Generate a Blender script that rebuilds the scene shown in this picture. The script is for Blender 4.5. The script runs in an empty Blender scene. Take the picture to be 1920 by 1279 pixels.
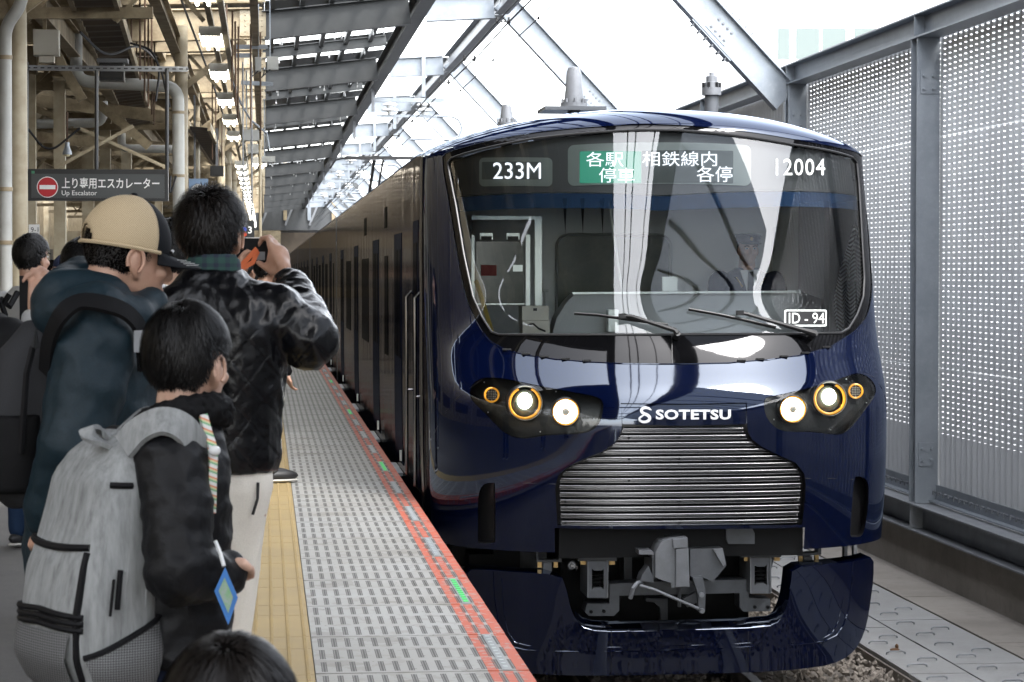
import bpy, bmesh, math, random
import numpy as np
from mathutils import Vector, Matrix, Euler, noise
from mathutils.geometry import delaunay_2d_cdt
R = math.radians
random.seed(7)
S = bpy.context.scene
COL = S.collection

# ------------------------------------------------------------------ camera
FPX = 4425.0                       # focal length in units of a 1920 wide picture
CAMZ = 1.45                        # eye height above the platform (platform top is z = 0)
PITCH = math.atan(128 / FPX)
YAW = math.atan(464 * math.cos(PITCH) / FPX)
FWD = Vector((math.sin(YAW) * math.cos(PITCH), math.cos(YAW) * math.cos(PITCH), -math.sin(PITCH)))
RGT = Vector((math.cos(YAW), -math.sin(YAW), 0))
UPV = RGT.cross(FWD)
cd = bpy.data.cameras.new('camera')
cam = bpy.data.objects.new('camera', cd)
COL.objects.link(cam)
cam.matrix_world = Matrix(((RGT.x, UPV.x, -FWD.x, 0), (RGT.y, UPV.y, -FWD.y, 0), (RGT.z, UPV.z, -FWD.z, CAMZ), (0, 0, 0, 1)))
cd.sensor_width = 36
cd.lens = FPX / 1920 * 36
cd.clip_start = 0.1
cd.clip_end = 2000
cd.dof.use_dof = True
cd.dof.focus_distance = 14.6
cd.dof.aperture_fstop = 18
S.camera = cam

# ------------------------------------------------------------------ daylight (overcast)
SUN_EL, SUN_AZ = 52, 150           # azimuth clockwise from +Y
w = bpy.data.worlds.new('World')
S.world = w
w.use_nodes = True
nt = w.node_tree
bg = nt.nodes['Background']
sky = nt.nodes.new('ShaderNodeTexSky')
sky.sky_type = 'NISHITA'
sky.sun_disc = False
sky.sun_elevation = R(SUN_EL)
sky.sun_rotation = R(SUN_AZ)
sky.air_density = 1.0
sky.dust_density = 1.2
hsv = nt.nodes.new('ShaderNodeHueSaturation')
hsv.inputs['Saturation'].default_value = 0.22
nt.links.new(sky.outputs[0], hsv.inputs['Color'])
nt.links.new(hsv.outputs[0], bg.inputs[0])
bg.inputs[1].default_value = 0.15
sl = bpy.data.lights.new('sun', 'SUN')
sl.energy = 0.5
sl.angle = R(14)
sl.color = (1, 0.97, 0.93)
so = bpy.data.objects.new('sun', sl)
COL.objects.link(so)
sd = Vector((math.sin(R(SUN_AZ)) * math.cos(R(SUN_EL)), math.cos(R(SUN_AZ)) * math.cos(R(SUN_EL)), math.sin(R(SUN_EL))))
so.rotation_euler = sd.to_track_quat('Z', 'Y').to_euler()
S.view_settings.view_transform = 'Standard'
S.view_settings.look = 'None'
S.view_settings.gamma = 1
S.view_settings.exposure = 3.12
S.view_settings.use_curve_mapping = False
S.render.engine = 'CYCLES'
S.cycles.max_bounces = 10
S.cycles.diffuse_bounces = 4
S.cycles.glossy_bounces = 4
S.cycles.transparent_max_bounces = 24
S.cycles.caustics_reflective = False
S.cycles.caustics_refractive = False
S.cycles.sample_clamp_indirect = 6
S.cycles.use_denoising = True

# ------------------------------------------------------------------ helpers
def at(px, py, Y):
    """the place at distance Y down the platform that the photograph shows at pixel (px, py)"""
    d = FWD + RGT * ((px - 960) / FPX) + UPV * ((639.5 - py) / FPX)
    k = Y / d.y
    return Vector((d.x * k, Y, CAMZ + d.z * k))

def atX(px, py, X):
    d = FWD + RGT * ((px - 960) / FPX) + UPV * ((639.5 - py) / FPX)
    k = X / d.x
    return Vector((X, d.y * k, CAMZ + d.z * k))

def frame_of(a, b):
    d = (b - a).normalized()
    h = Vector((0, 0, 1)) if abs(d.z) < 0.95 else Vector((0, 1, 0))
    s = d.cross(h).normalized()
    return d, s, s.cross(d).normalized()

class MB:
    """collects vertices and faces; build() links them as ONE mesh object"""
    def __init__(self):
        self.v, self.f = [], []
    def add(self, vs, fs):
        o = len(self.v)
        self.v += [tuple(p) for p in vs]
        self.f += [tuple(i + o for i in f) for f in fs]
        return self
    def box(self, lo, hi):
        x0, y0, z0 = lo; x1, y1, z1 = hi
        return self.add([(x0, y0, z0), (x1, y0, z0), (x1, y1, z0), (x0, y1, z0), (x0, y0, z1), (x1, y0, z1), (x1, y1, z1), (x0, y1, z1)],
                        [(0, 3, 2, 1), (4, 5, 6, 7), (0, 1, 5, 4), (1, 2, 6, 5), (2, 3, 7, 6), (3, 0, 4, 7)])
    def cbox(self, c, s, rot=None):
        m = MB().box((-s[0] / 2, -s[1] / 2, -s[2] / 2), (s[0] / 2, s[1] / 2, s[2] / 2))
        q = Euler(rot).to_matrix() if rot else Matrix.Identity(3)
        return self.add([q @ Vector(p) + Vector(c) for p in m.v], m.f)
    def bar(self, a, b, wd, ht):
        """rectangular bar from a to b, wd sideways, ht in height"""
        a, b = Vector(a), Vector(b)
        d, s, u = frame_of(a, b)
        vs = [p + s * (i * wd / 2) + u * (j * ht / 2) for p in (a, b) for i, j in ((-1, -1), (1, -1), (1, 1), (-1, 1))]
        return self.add(vs, [(0, 1, 2, 3), (7, 6, 5, 4), (0, 4, 5, 1), (1, 5, 6, 2), (2, 6, 7, 3), (3, 7, 4, 0)])
    def ibeam(self, a, b, ht, wd, tf=0.014, tw=0.01, side=None):
        a, b = Vector(a), Vector(b)
        d, s, u = frame_of(a, b)
        if side is not None:
            s = (Vector(side) - d * d.dot(Vector(side))).normalized()
            u = s.cross(d).normalized()
        for (i0, i1, j0, j1) in ((-wd / 2, wd / 2, ht / 2 - tf, ht / 2), (-wd / 2, wd / 2, -ht / 2, -ht / 2 + tf), (-tw / 2, tw / 2, -ht / 2 + tf, ht / 2 - tf)):
            vs = [p + s * i + u * j for p in (a, b) for i, j in ((i0, j0), (i1, j0), (i1, j1), (i0, j1))]
            self.add(vs, [(0, 1, 2, 3), (7, 6, 5, 4), (0, 4, 5, 1), (1, 5, 6, 2), (2, 6, 7, 3), (3, 7, 4, 0)])
        return self
    def cyl(self, a, b, r0, r1=None, n=10, caps=True):
        r1 = r0 if r1 is None else r1
        a, b = Vector(a), Vector(b)
        d, s, u = frame_of(a, b)
        vs = []
        for p, r in ((a, r0), (b, r1)):
            vs += [p + s * (r * math.cos(2 * math.pi * k / n)) + u * (r * math.sin(2 * math.pi * k / n)) for k in range(n)]
        fs = [(k, (k + 1) % n, n + (k + 1) % n, n + k) for k in range(n)]
        if caps:
            fs += [tuple(range(n - 1, -1, -1)), tuple(range(n, 2 * n))]
        return self.add(vs, fs)
    def tube(self, pts, r, n=8, closed=False, caps=True):
        pts = [Vector(p) for p in pts]
        rs = r if isinstance(r, (list, tuple)) else [r] * len(pts)
        m = len(pts)
        vs, prev = [], None
        for i, p in enumerate(pts):
            a = pts[i - 1] if (i > 0 or closed) else p
            b = pts[(i + 1) % m] if (i < m - 1 or closed) else p
            d = (b - a)
            d = d.normalized() if d.length > 1e-9 else Vector((0, 0, 1))
            if prev is None:
                h = Vector((0, 0, 1)) if abs(d.z) < 0.9 else Vector((1, 0, 0))
                s = d.cross(h).normalized()
            else:
                s = (prev - d * d.dot(prev)).normalized()
            prev = s
            u = s.cross(d)
            vs += [p + s * (rs[i] * math.cos(2 * math.pi * k / n)) + u * (rs[i] * math.sin(2 * math.pi * k / n)) for k in range(n)]
        fs = []
        for i in range(m if closed else m - 1):
            j = (i + 1) % m
            fs += [(i * n + k, i * n + (k + 1) % n, j * n + (k + 1) % n, j * n + k) for k in range(n)]
        if caps and not closed:
            fs += [tuple(range(n - 1, -1, -1)), tuple(range((m - 1) * n, m * n))]
        return self.add(vs, fs)
    def lathe(self, c, axis, prof, n=16):
        """prof: list of (distance along axis, radius)"""
        c, d = Vector(c), Vector(axis).normalized()
        h = Vector((0, 0, 1)) if abs(d.z) < 0.9 else Vector((1, 0, 0))
        s = d.cross(h).normalized(); u = s.cross(d)
        vs = []
        for t, r in prof:
            vs += [c + d * t + s * (r * math.cos(2 * math.pi * k / n)) + u * (r * math.sin(2 * math.pi * k / n)) for k in range(n)]
        fs = []
        for i in range(len(prof) - 1):
            fs += [(i * n + k, i * n + (k + 1) % n, (i + 1) * n + (k + 1) % n, (i + 1) * n + k) for k in range(n)]
        fs += [tuple(range(n - 1, -1, -1)), tuple(range((len(prof) - 1) * n, len(prof) * n))]
        return self.add(vs, fs)
    def ell(self, c, r, rot=None, n=16, m=10):
        q = Euler(rot).to_matrix() if rot else Matrix.Identity(3)
        c = Vector(c)
        r = (r, r, r) if isinstance(r, (int, float)) else r
        vs = [c + q @ Vector((0, 0, -r[2]))]
        for i in range(1, m):
            a = -math.pi / 2 + math.pi * i / m
            for k in range(n):
                b = 2 * math.pi * k / n
                vs.append(c + q @ Vector((r[0] * math.cos(a) * math.cos(b), r[1] * math.cos(a) * math.sin(b), r[2] * math.sin(a))))
        vs.append(c + q @ Vector((0, 0, r[2])))
        fs = [(0, 1 + (k + 1) % n, 1 + k) for k in range(n)]
        for i in range(m - 2):
            fs += [(1 + i * n + k, 1 + i * n + (k + 1) % n, 1 + (i + 1) * n + (k + 1) % n, 1 + (i + 1) * n + k) for k in range(n)]
        l = len(vs) - 1
        fs += [(l, 1 + (m - 2) * n + k, 1 + (m - 2) * n + (k + 1) % n) for k in range(n)]
        return self.add(vs, fs)
    def cap(self, a, b, r0, r1=None, n=14):
        """tapered capsule"""
        r1 = r0 if r1 is None else r1
        self.cyl(a, b, r0, r1, n, True)
        self.ell(a, r0, None, n, 8)
        return self.ell(b, r1, None, n, 8)
    def chain(self, pts, rs, n=14):
        for i in range(len(pts) - 1):
            self.cap(pts[i], pts[i + 1], rs[i], rs[i + 1], n)
        return self
    def prism(self, poly, fn, d0, d1):
        """polygon of (a, b) extruded between depths d0 and d1; fn(a, b, d) gives the place"""
        n = len(poly)
        vs = [fn(a, b, d0) for a, b in poly] + [fn(a, b, d1) for a, b in poly]
        return self.add(vs, [tuple(range(n)), tuple(range(2 * n - 1, n - 1, -1))] + [(k, n + k, n + (k + 1) % n, (k + 1) % n) for k in range(n)])
    def grid(self, rows, closed=False):
        n = len(rows[0])
        vs = [p for r in rows for p in r]
        fs = []
        for i in range(len(rows) - 1):
            for k in range(n if closed else n - 1):
                fs.append((i * n + k, i * n + (k + 1) % n, (i + 1) * n + (k + 1) % n, (i + 1) * n + k))
        return self.add(vs, fs)
    def mesh(self, name, mat=None, smooth=False, fix=True):
        me = bpy.data.meshes.new(name)
        me.from_pydata(self.v, [], self.f)
        if fix:
            b = bmesh.new(); b.from_mesh(me)
            bmesh.ops.recalc_face_normals(b, faces=b.faces)
            b.to_mesh(me); b.free()
        if mat is not None:
            me.materials.append(mat)
        if smooth:
            me.polygons.foreach_set('use_smooth', [True] * len(me.polygons))
            if smooth != 'all':
                me.set_sharp_from_angle(angle=R(38))
        me.update()
        return me
    def build(self, name, mat, parent=None, smooth=False, fix=True):
        return link(name, self.mesh(name, mat, smooth, fix), parent)

def link(name, me, parent=None):
    o = bpy.data.objects.new(name, me)
    COL.objects.link(o)
    if parent is not None:
        o.parent = parent
        r, off = parent, Vector()
        while r is not None:
            off = off + r.location
            r = r.parent
        o.location = -off if not parent.get('_local') else (0, 0, 0)
    return o

def tag(o, label=None, cat=None, group=None, kind=None):
    if label: o['label'] = label
    if cat: o['category'] = cat
    if group: o['group'] = group
    if kind: o['kind'] = kind
    return o

ORD = 'first second third fourth fifth sixth seventh eighth ninth tenth eleventh twelfth thirteenth fourteenth fifteenth sixteenth seventeenth eighteenth nineteenth twentieth'.split()
def nth(i):
    return ORD[i] if i < 20 else ('twenty-' + ORD[i - 20] if i < 29 else 'last')
def thing(name, loc, label, cat, group=None, kind=None):
    o = bpy.data.objects.new(name, None)
    COL.objects.link(o)
    o.empty_display_size = 0.2
    o.location = loc
    return tag(o, label, cat, group, kind)

def lthing(name, label, cat, group=None, kind=None):
    """a thing built round its own origin, to be placed and copied"""
    o = thing(name, (0, 0, 0), label, cat, group, kind)
    o['_local'] = 1
    return o

def copy_tree(o, parent=None):
    c = o.copy()
    COL.objects.link(c)
    if parent is not None:
        c.parent = parent
    for ch in list(o.children):
        copy_tree(ch, c)
    return c

# ------------------------------------------------------------------ materials
def mat(name, base, rough=0.6, metal=0.0, spec=0.5, coat=0.0, var=None, bump=None, emit=None, est=1.0, alpha=None, stretch=(1, 1, 1), var2=None):
    """var = (scale, colour, amount): patches of a second colour; bump = (scale, strength, distance)"""
    m = bpy.data.materials.new(name)
    m.use_nodes = True
    t = m.node_tree
    p = t.nodes['Principled BSDF']
    p.inputs['Base Color'].default_value = (*base, 1)
    p.inputs['Roughness'].default_value = rough
    p.inputs['Metallic'].default_value = metal
    p.inputs['Specular IOR Level'].default_value = spec
    p.inputs['Coat Weight'].default_value = coat
    p.inputs['Coat Roughness'].default_value = 0.02
    if var or bump or var2:
        g = t.nodes.new('ShaderNodeNewGeometry')
        mp = t.nodes.new('ShaderNodeMapping')
        mp.inputs['Scale'].default_value = stretch
        t.links.new(g.outputs['Position'], mp.inputs['Vector'])
    last = None
    for vv in (var, var2):
        if not vv: continue
        n = t.nodes.new('ShaderNodeTexNoise')
        n.inputs['Scale'].default_value = vv[0]
        n.inputs['Detail'].default_value = 6
        n.inputs['Roughness'].default_value = 0.65
        t.links.new(mp.outputs[0], n.inputs['Vector'])
        r = t.nodes.new('ShaderNodeMapRange')
        lo = vv[3] if len(vv) > 3 else 0.35
        r.inputs['From Min'].default_value = lo
        r.inputs['From Max'].default_value = lo + 0.35
        r.inputs['To Max'].default_value = vv[2]
        t.links.new(n.outputs[0], r.inputs[0])
        mx = t.nodes.new('ShaderNodeMix')
        mx.data_type = 'RGBA'
        t.links.new(r.outputs[0], mx.inputs[0])
        mx.inputs[6].default_value = (*base, 1)
        if last: t.links.new(last.outputs[2], mx.inputs[6])
        mx.inputs[7].default_value = (*vv[1], 1)
        t.links.new(mx.outputs[2], p.inputs['Base Color'])
        last = mx
    if bump:
        n = t.nodes.new('ShaderNodeTexNoise')
        n.inputs['Scale'].default_value = bump[0]
        n.inputs['Detail'].default_value = 4
        t.links.new(mp.outputs[0], n.inputs['Vector'])
        b = t.nodes.new('ShaderNodeBump')
        b.inputs['Strength'].default_value = bump[1]
        b.inputs['Distance'].default_value = bump[2]
        t.links.new(n.outputs[0], b.inputs['Height'])
        t.links.new(b.outputs[0], p.inputs['Normal'])
    if emit:
        p.inputs['Emission Color'].default_value = (*emit, 1)
        p.inputs['Emission Strength'].default_value = est
    return m

def glass_mat(name, tint=(0.9, 0.95, 0.95), ior=1.5, rough=0.0):
    m = bpy.data.materials.new(name)
    m.use_nodes = True
    t = m.node_tree
    t.nodes.clear()
    o = t.nodes.new('ShaderNodeOutputMaterial')
    mx = t.nodes.new('ShaderNodeMixShader')
    fr = t.nodes.new('ShaderNodeFresnel')
    fr.inputs[0].default_value = ior
    tr = t.nodes.new('ShaderNodeBsdfTransparent')
    tr.inputs[0].default_value = (*tint, 1)
    gl = t.nodes.new('ShaderNodeBsdfGlossy')
    gl.inputs['Roughness'].default_value = rough
    t.links.new(fr.outputs[0], mx.inputs[0])
    t.links.new(tr.outputs[0], mx.inputs[1])
    t.links.new(gl.outputs[0], mx.inputs[2])
    t.links.new(mx.outputs[0], o.inputs[0])
    return m

def body_paint(name, col, gloss, fac, rough, bump=None, stretch=(1, 1, 1), ior=1.5):
    """dark paint whose mirror image stays dimmer than a clean mirror's even at a glancing angle"""
    m = mat(name, col, .5, spec=0.0, bump=bump or (1, 0, .01), stretch=stretch)
    t = m.node_tree; p = t.nodes['Principled BSDF']; bn = [n for n in t.nodes if n.type == 'BUMP'][0]
    fr = t.nodes.new('ShaderNodeFresnel'); fr.inputs[0].default_value = ior
    mu = t.nodes.new('ShaderNodeMath'); mu.operation = 'MULTIPLY'; mu.inputs[1].default_value = fac
    gl = t.nodes.new('ShaderNodeBsdfGlossy'); gl.inputs['Roughness'].default_value = rough; gl.inputs['Color'].default_value = (*gloss, 1)
    mx = t.nodes.new('ShaderNodeMixShader')
    t.links.new(fr.outputs[0], mu.inputs[0]); t.links.new(mu.outputs[0], mx.inputs[0])
    t.links.new(p.outputs[0], mx.inputs[1]); t.links.new(gl.outputs[0], mx.inputs[2])
    t.links.new(bn.outputs[0], gl.inputs['Normal'])
    t.links.new(mx.outputs[0], t.nodes['Material Output'].inputs[0])
    return m

class N:
    """small helper for writing node maths"""
    def __init__(self, m):
        self.t = m.node_tree
    def node(self, k, **kw):
        n = self.t.nodes.new(k)
        for a, b in kw.items(): setattr(n, a, b)
        return n
    def put(self, sock, x):
        if isinstance(x, (int, float)): sock.default_value = x
        elif isinstance(x, tuple): sock.default_value = x
        else: self.t.links.new(x, sock)
    def m(self, op, a, b=0.0, c=0.0):
        n = self.node('ShaderNodeMath', operation=op)
        self.put(n.inputs[0], a); self.put(n.inputs[1], b); self.put(n.inputs[2], c)
        return n.outputs[0]
    def mix(self, f, a, b):
        n = self.node('ShaderNodeMix', data_type='RGBA')
        self.put(n.inputs[0], f); self.put(n.inputs[6], a); self.put(n.inputs[7], b)
        return n.outputs[2]
    def noise(self, vec, scale, detail=5):
        n = self.node('ShaderNodeTexNoise')
        n.inputs['Scale'].default_value = scale
        n.inputs['Detail'].default_value = detail
        if vec is not None: self.t.links.new(vec, n.inputs['Vector'])
        return n.outputs[0]
    def pos(self):
        g = self.node('ShaderNodeNewGeometry')
        s = self.node('ShaderNodeSeparateXYZ')
        self.t.links.new(g.outputs['Position'], s.inputs[0])
        return g.outputs['Position'], s.outputs[0], s.outputs[1], s.outputs[2]

M = {}
M['galv'] = mat('galvanised_steel', (0.27, 0.295, 0.325), 0.42, 0.35, var=(3.0, (0.19, 0.215, 0.24), 0.8), var2=(22, (0.36, 0.385, 0.41), 0.35, 0.5), bump=(30, 0.1, 0.01))
M['galv_dark'] = mat('weathered_galvanised_steel', (0.23, 0.24, 0.255), 0.5, 0.35, var=(5.0, (0.15, 0.155, 0.165), 0.8))
M['rafter'] = mat('dark_grey_painted_steel', (0.045, 0.048, 0.05), 0.55, var=(4, (0.07, 0.073, 0.074), 0.6))
M['beige'] = mat('old_cream_paint', (0.36, 0.295, 0.19), 0.6, var=(2.6, (0.115, 0.082, 0.043), 0.9), var2=(11, (0.07, 0.04, 0.02), 0.65, 0.52), bump=(14, 0.2, 0.01))
M['beige_light'] = mat('cream_column_paint', (0.40, 0.35, 0.25), 0.5, var=(3, (0.22, 0.165, 0.095), 0.8), var2=(12, (0.25, 0.15, 0.07), 0.35, 0.6))
M['pipe'] = mat('pale_grey_pipe', (0.40, 0.405, 0.39), 0.4, var=(5, (0.28, 0.275, 0.25), 0.6))
M['brown_roof'] = mat('dark_brown_roof_boards', (0.05, 0.037, 0.023), 0.7, var=(4, (0.03, 0.021, 0.013), 0.8))
M['tray'] = mat('brown_corrugated_sheet', (0.085, 0.058, 0.034), 0.6, var=(6, (0.045, 0.03, 0.018), 0.7))
M['rust'] = mat('rusty_iron', (0.10, 0.055, 0.03), 0.8, var=(30, (0.05, 0.03, 0.02), 0.8))
M['black'] = mat('black_painted_steel', (0.012, 0.012, 0.013), 0.45)
M['wire'] = mat('dark_wire', (0.03, 0.03, 0.03), 0.5, 0.4)
M['tubelight'] = mat('lit_fluorescent_tube', (1, 1, 1), 0.5, emit=(1.0, 0.95, 0.80), est=1.3)
M['lamp_white'] = mat('white_lamp_housing', (0.48, 0.46, 0.40), 0.45)
M['porcelain'] = mat('white_porcelain', (0.65, 0.66, 0.66), 0.2)
M['translucent'] = None
m = bpy.data.materials.new('translucent_roof_sheet'); m.use_nodes = True
t = m.node_tree; t.nodes.clear()
o_ = t.nodes.new('ShaderNodeOutputMaterial'); a_ = t.nodes.new('ShaderNodeBsdfTranslucent'); a_.inputs[0].default_value = (0.5, 0.51, 0.5, 1)
b_ = t.nodes.new('ShaderNodeBsdfTransparent'); b_.inputs[0].default_value = (0.9, 0.9, 0.88, 1)
c_ = t.nodes.new('ShaderNodeMixShader'); c_.inputs[0].default_value = 0.3
t.links.new(a_.outputs[0], c_.inputs[2]); t.links.new(b_.outputs[0], c_.inputs[1]); t.links.new(c_.outputs[0], o_.inputs[0])
M['translucent'] = m
m2 = m.copy(); m2.name = 'frosted_slope_sheet'
for n_ in m2.node_tree.nodes:
    if n_.type == 'BSDF_TRANSLUCENT': n_.inputs[0].default_value = (.22, .24, .27, 1)
    if n_.type == 'MIX_SHADER': n_.inputs[0].default_value = 1.0
M['frosted'] = m2
# ================================================================== the ground, the platform and its edge
XC = 2.515                         # centre line of the track
RAIL = -1.1                        # top of the rails
PITCHY = 0.29                      # depth of one edge plank
Y0P = 10.265 - PITCHY * 21         # first plank
XT, XE = 0.18, 0.957               # inner and outer side of the edge planks

def platform_mat(name):
    m = mat(name, (0.33, 0.335, 0.33), 0.6, var=(1.1, (0.26, 0.25, 0.225), 0.7))
    h = N(m); p = m.node_tree.nodes['Principled BSDF']
    vec, X, Y, Z = h.pos()
    src = p.inputs['Base Color'].links[0].from_socket
    row = h.m('DIVIDE', h.m('SUBTRACT', Y, 10.265), PITCHY)
    fr = h.m('FRACT', row)
    # scuffed dirt on single planks
    fl = h.m('FLOOR', row)
    wn = h.node('ShaderNodeTexWhiteNoise', noise_dimensions='1D'); h.put(wn.inputs['W'], fl)
    c = h.mix(h.m('MULTIPLY', wn.outputs[0], 0.28), src, (0.22, 0.205, 0.17, 1))
    dn = h.noise(vec, 9.0)
    c = h.mix(h.m('MULTIPLY', h.m('GREATER_THAN', dn, 0.57), 0.22), c, (0.15, 0.13, 0.10, 1))
    c = h.mix(h.m('MULTIPLY', h.m('GREATER_THAN', h.noise(vec, 2.3, 8), 0.60), 0.30), c, (0.13, 0.115, 0.09, 1))
    c = h.mix(h.m('MULTIPLY', h.m('GREATER_THAN', h.noise(vec, 34.0, 2), 0.70), 0.55), c, (0.06, 0.055, 0.05, 1))
    # two orange lines, and orange blocks between the light units
    def band(a, b): return h.m('MULTIPLY', h.m('GREATER_THAN', X, a), h.m('LESS_THAN', X, b))
    blk = h.m('GREATER_THAN', h.m('FRACT', h.m('DIVIDE', h.m('SUBTRACT', Y, 10.265), PITCHY * 6)), 0.5)
    org = h.m('MINIMUM', h.m('ADD', h.m('ADD', band(0.806, 0.847), band(0.910, 0.960)), h.m('MULTIPLY', band(0.859, 0.897), blk)), 1.0)
    wear = h.m('MULTIPLY', org, h.m('SUBTRACT', 1.0, h.m('MULTIPLY', h.m('GREATER_THAN', h.noise(vec, 22.0), 0.56), 0.5)))
    c = h.mix(wear, c, (0.42, 0.088, 0.045, 1))
    # anti-slip strips: groups of three dark ribs
    k = h.m('DIVIDE', h.m('SUBTRACT', X, 0.903 - 0.053 * 14 - 0.0265), 0.053)
    fx = h.m('MULTIPLY', h.m('ABSOLUTE', h.m('SUBTRACT', h.m('FRACT', k), 0.5)), 0.053)
    inx = h.m('LESS_THAN', fx, 0.0105)
    rib = h.m('GREATER_THAN', h.m('ABSOLUTE', h.m('SUBTRACT', fx, 0.0052)), 0.0017)
    iny = h.m('MULTIPLY', h.m('GREATER_THAN', fr, 0.13), h.m('LESS_THAN', fr, 0.87))
    inr = h.m('MULTIPLY', h.m('GREATER_THAN', k, 1.0), h.m('LESS_THAN', k, 15.0))
    gr = h.m('MULTIPLY', h.m('MULTIPLY', inx, iny), h.m('MULTIPLY', inr, h.m('ADD', h.m('MULTIPLY', rib, 0.55), 0.40)))
    c = h.mix(gr, c, (0.035, 0.033, 0.03, 1))
    m.node_tree.links.new(c, p.inputs['Base Color'])
    return m
M['plank'] = platform_mat('grey_edge_plank_with_grips')
M['asphalt'] = mat('worn_platform_asphalt', (0.07, 0.067, 0.063), 0.85, var=(3.5, (0.10, 0.095, 0.086), 0.8), var2=(60, (0.15, 0.14, 0.13), 0.5, 0.5), bump=(160, 0.6, 0.004))
M['tactile'] = mat('worn_yellow_tactile_tile', (0.34, 0.25, 0.11), 0.7, var=(2.0, (0.27, 0.205, 0.105), 0.8), var2=(14, (0.27, 0.20, 0.11), 0.5, 0.5), bump=(90, 0.25, 0.003))
M['concrete'] = mat('stained_concrete', (0.26, 0.235, 0.205), 0.85, var=(1.3, (0.16, 0.14, 0.12), 0.8), var2=(9, (0.10, 0.088, 0.075), 0.5, 0.52), bump=(40, 0.3, 0.006))
M['checker'] = mat('grey_cover_panel', (0.30, 0.30, 0.295), 0.7, var=(2, (0.24, 0.235, 0.225), 0.8), var2=(30, (0.19, 0.18, 0.17), 0.4, 0.5))
hh = N(M['checker']); v_, x_, y_, z_ = hh.pos()
pp = M['checker'].node_tree.nodes['Principled BSDF']
cb = hh.m('MULTIPLY', hh.m('SINE', hh.m('MULTIPLY', hh.m('ADD', x_, y_), 210.0)), hh.m('SINE', hh.m('MULTIPLY', hh.m('SUBTRACT', x_, y_), 210.0)))
bn = hh.node('ShaderNodeBump'); bn.inputs['Strength'].default_value = 0.6; bn.inputs['Distance'].default_value = 0.004
hh.put(bn.inputs['Height'], cb); M['checker'].node_tree.links.new(bn.outputs[0], pp.inputs['Normal'])
M['ballast'] = mat('ballast_stone', (0.19, 0.165, 0.14), 0.9, var=(18, (0.34, 0.30, 0.26), 0.9), var2=(14, (0.09, 0.075, 0.06), 0.7, 0.48))
M['gravel_bed'] = mat('gravel_bed', (0.13, 0.115, 0.10), 0.95, var=(30, (0.26, 0.23, 0.2), 0.9), bump=(60, 1.0, 0.02))
M['earth'] = mat('grey_ground', (0.22, 0.21, 0.20), 0.95, var=(0.4, (0.16, 0.155, 0.15), 0.8))

tag(MB().box((-700, -500, -6.2), (700, 1200, -6.0)).build('ground', M['earth']), kind='structure')
tag(MB().box((1.06, -40, -1.9), (7.6, 240, -1.33)).build('track_bed', M['gravel_bed']), kind='structure')
# the platform: slab, then the walking surface as a sheet on it
tag(MB().box((-9.0, -40, -1.9), (0.90, 240, -0.07)).build('platform_slab', M['concrete']), kind='structure')
tag(MB().box((-9.0, -40, -0.069), (-0.132, 240, 0.0)).build('platform_floor', M['asphalt']), kind='structure')
edge = tag(MB().box((XT, -40, -0.069), (XE - 0.004, 240, -0.034)).build('platform_edge', M['concrete']), kind='structure')
pm = MB().box((XT, 0.003, -0.033), (XE, PITCHY - 0.003, 0.0)).mesh('plank', M['plank'])
NPL = 165
for i in range(NPL):
    o = link('plank', pm, edge)
    gap = 0.006 if i % 9 == 6 else 0.0
    o.location = (0, Y0P + i * PITCHY + gap, -0.0008 * ((i * 7) % 3))
tag(MB().box((XT, Y0P + NPL * PITCHY, -0.033), (XE, 240, -0.001)).build('far_edge_planks', M['plank'], edge), kind='stuff')
tag(MB().box((XT, -40, -0.033), (XE, Y0P - 0.003, -0.001)).build('near_edge_planks', M['plank'], edge), kind='stuff')
# tactile warning tiles: five dotted ribs each
tac = tag(MB().box((-0.130, -40, -0.069), (XT - 0.003, 240, -0.036)).build('tactile_strip', M['concrete']), kind='structure')
b = MB().box((-0.130, 0.0015, -0.035), (XT - 0.004, 0.2985, 0.001))
for k in range(5):
    x = -0.105 + k * 0.0645
    for j in range(12):
        y = 0.012 + j * 0.0245
        b.add([(x - .008, y, .001), (x + .008, y, .001), (x + .008, y + .017, .001), (x - .008, y + .017, .001), (x - .004, y + .004, .0065), (x + .004, y + .004, .0065), (x + .004, y + .013, .0065), (x - .004, y + .013, .0065)],
              [(4, 5, 6, 7), (0, 1, 5, 4), (1, 2, 6, 5), (2, 3, 7, 6), (3, 0, 4, 7)])
tm = b.mesh('tactile_tile', M['tactile'], fix=False)
for i in range(105):
    o = link('tactile_tile', tm, tac)
    o.location = (0, 4.0 + i * 0.3, -0.0006 * ((i * 5) % 3))
tag(MB().box((-0.130, 35.5, -0.035), (XT - 0.004, 240, 0.001)).build('far_tactile_tiles', M['tactile'], tac), kind='stuff')
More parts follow.
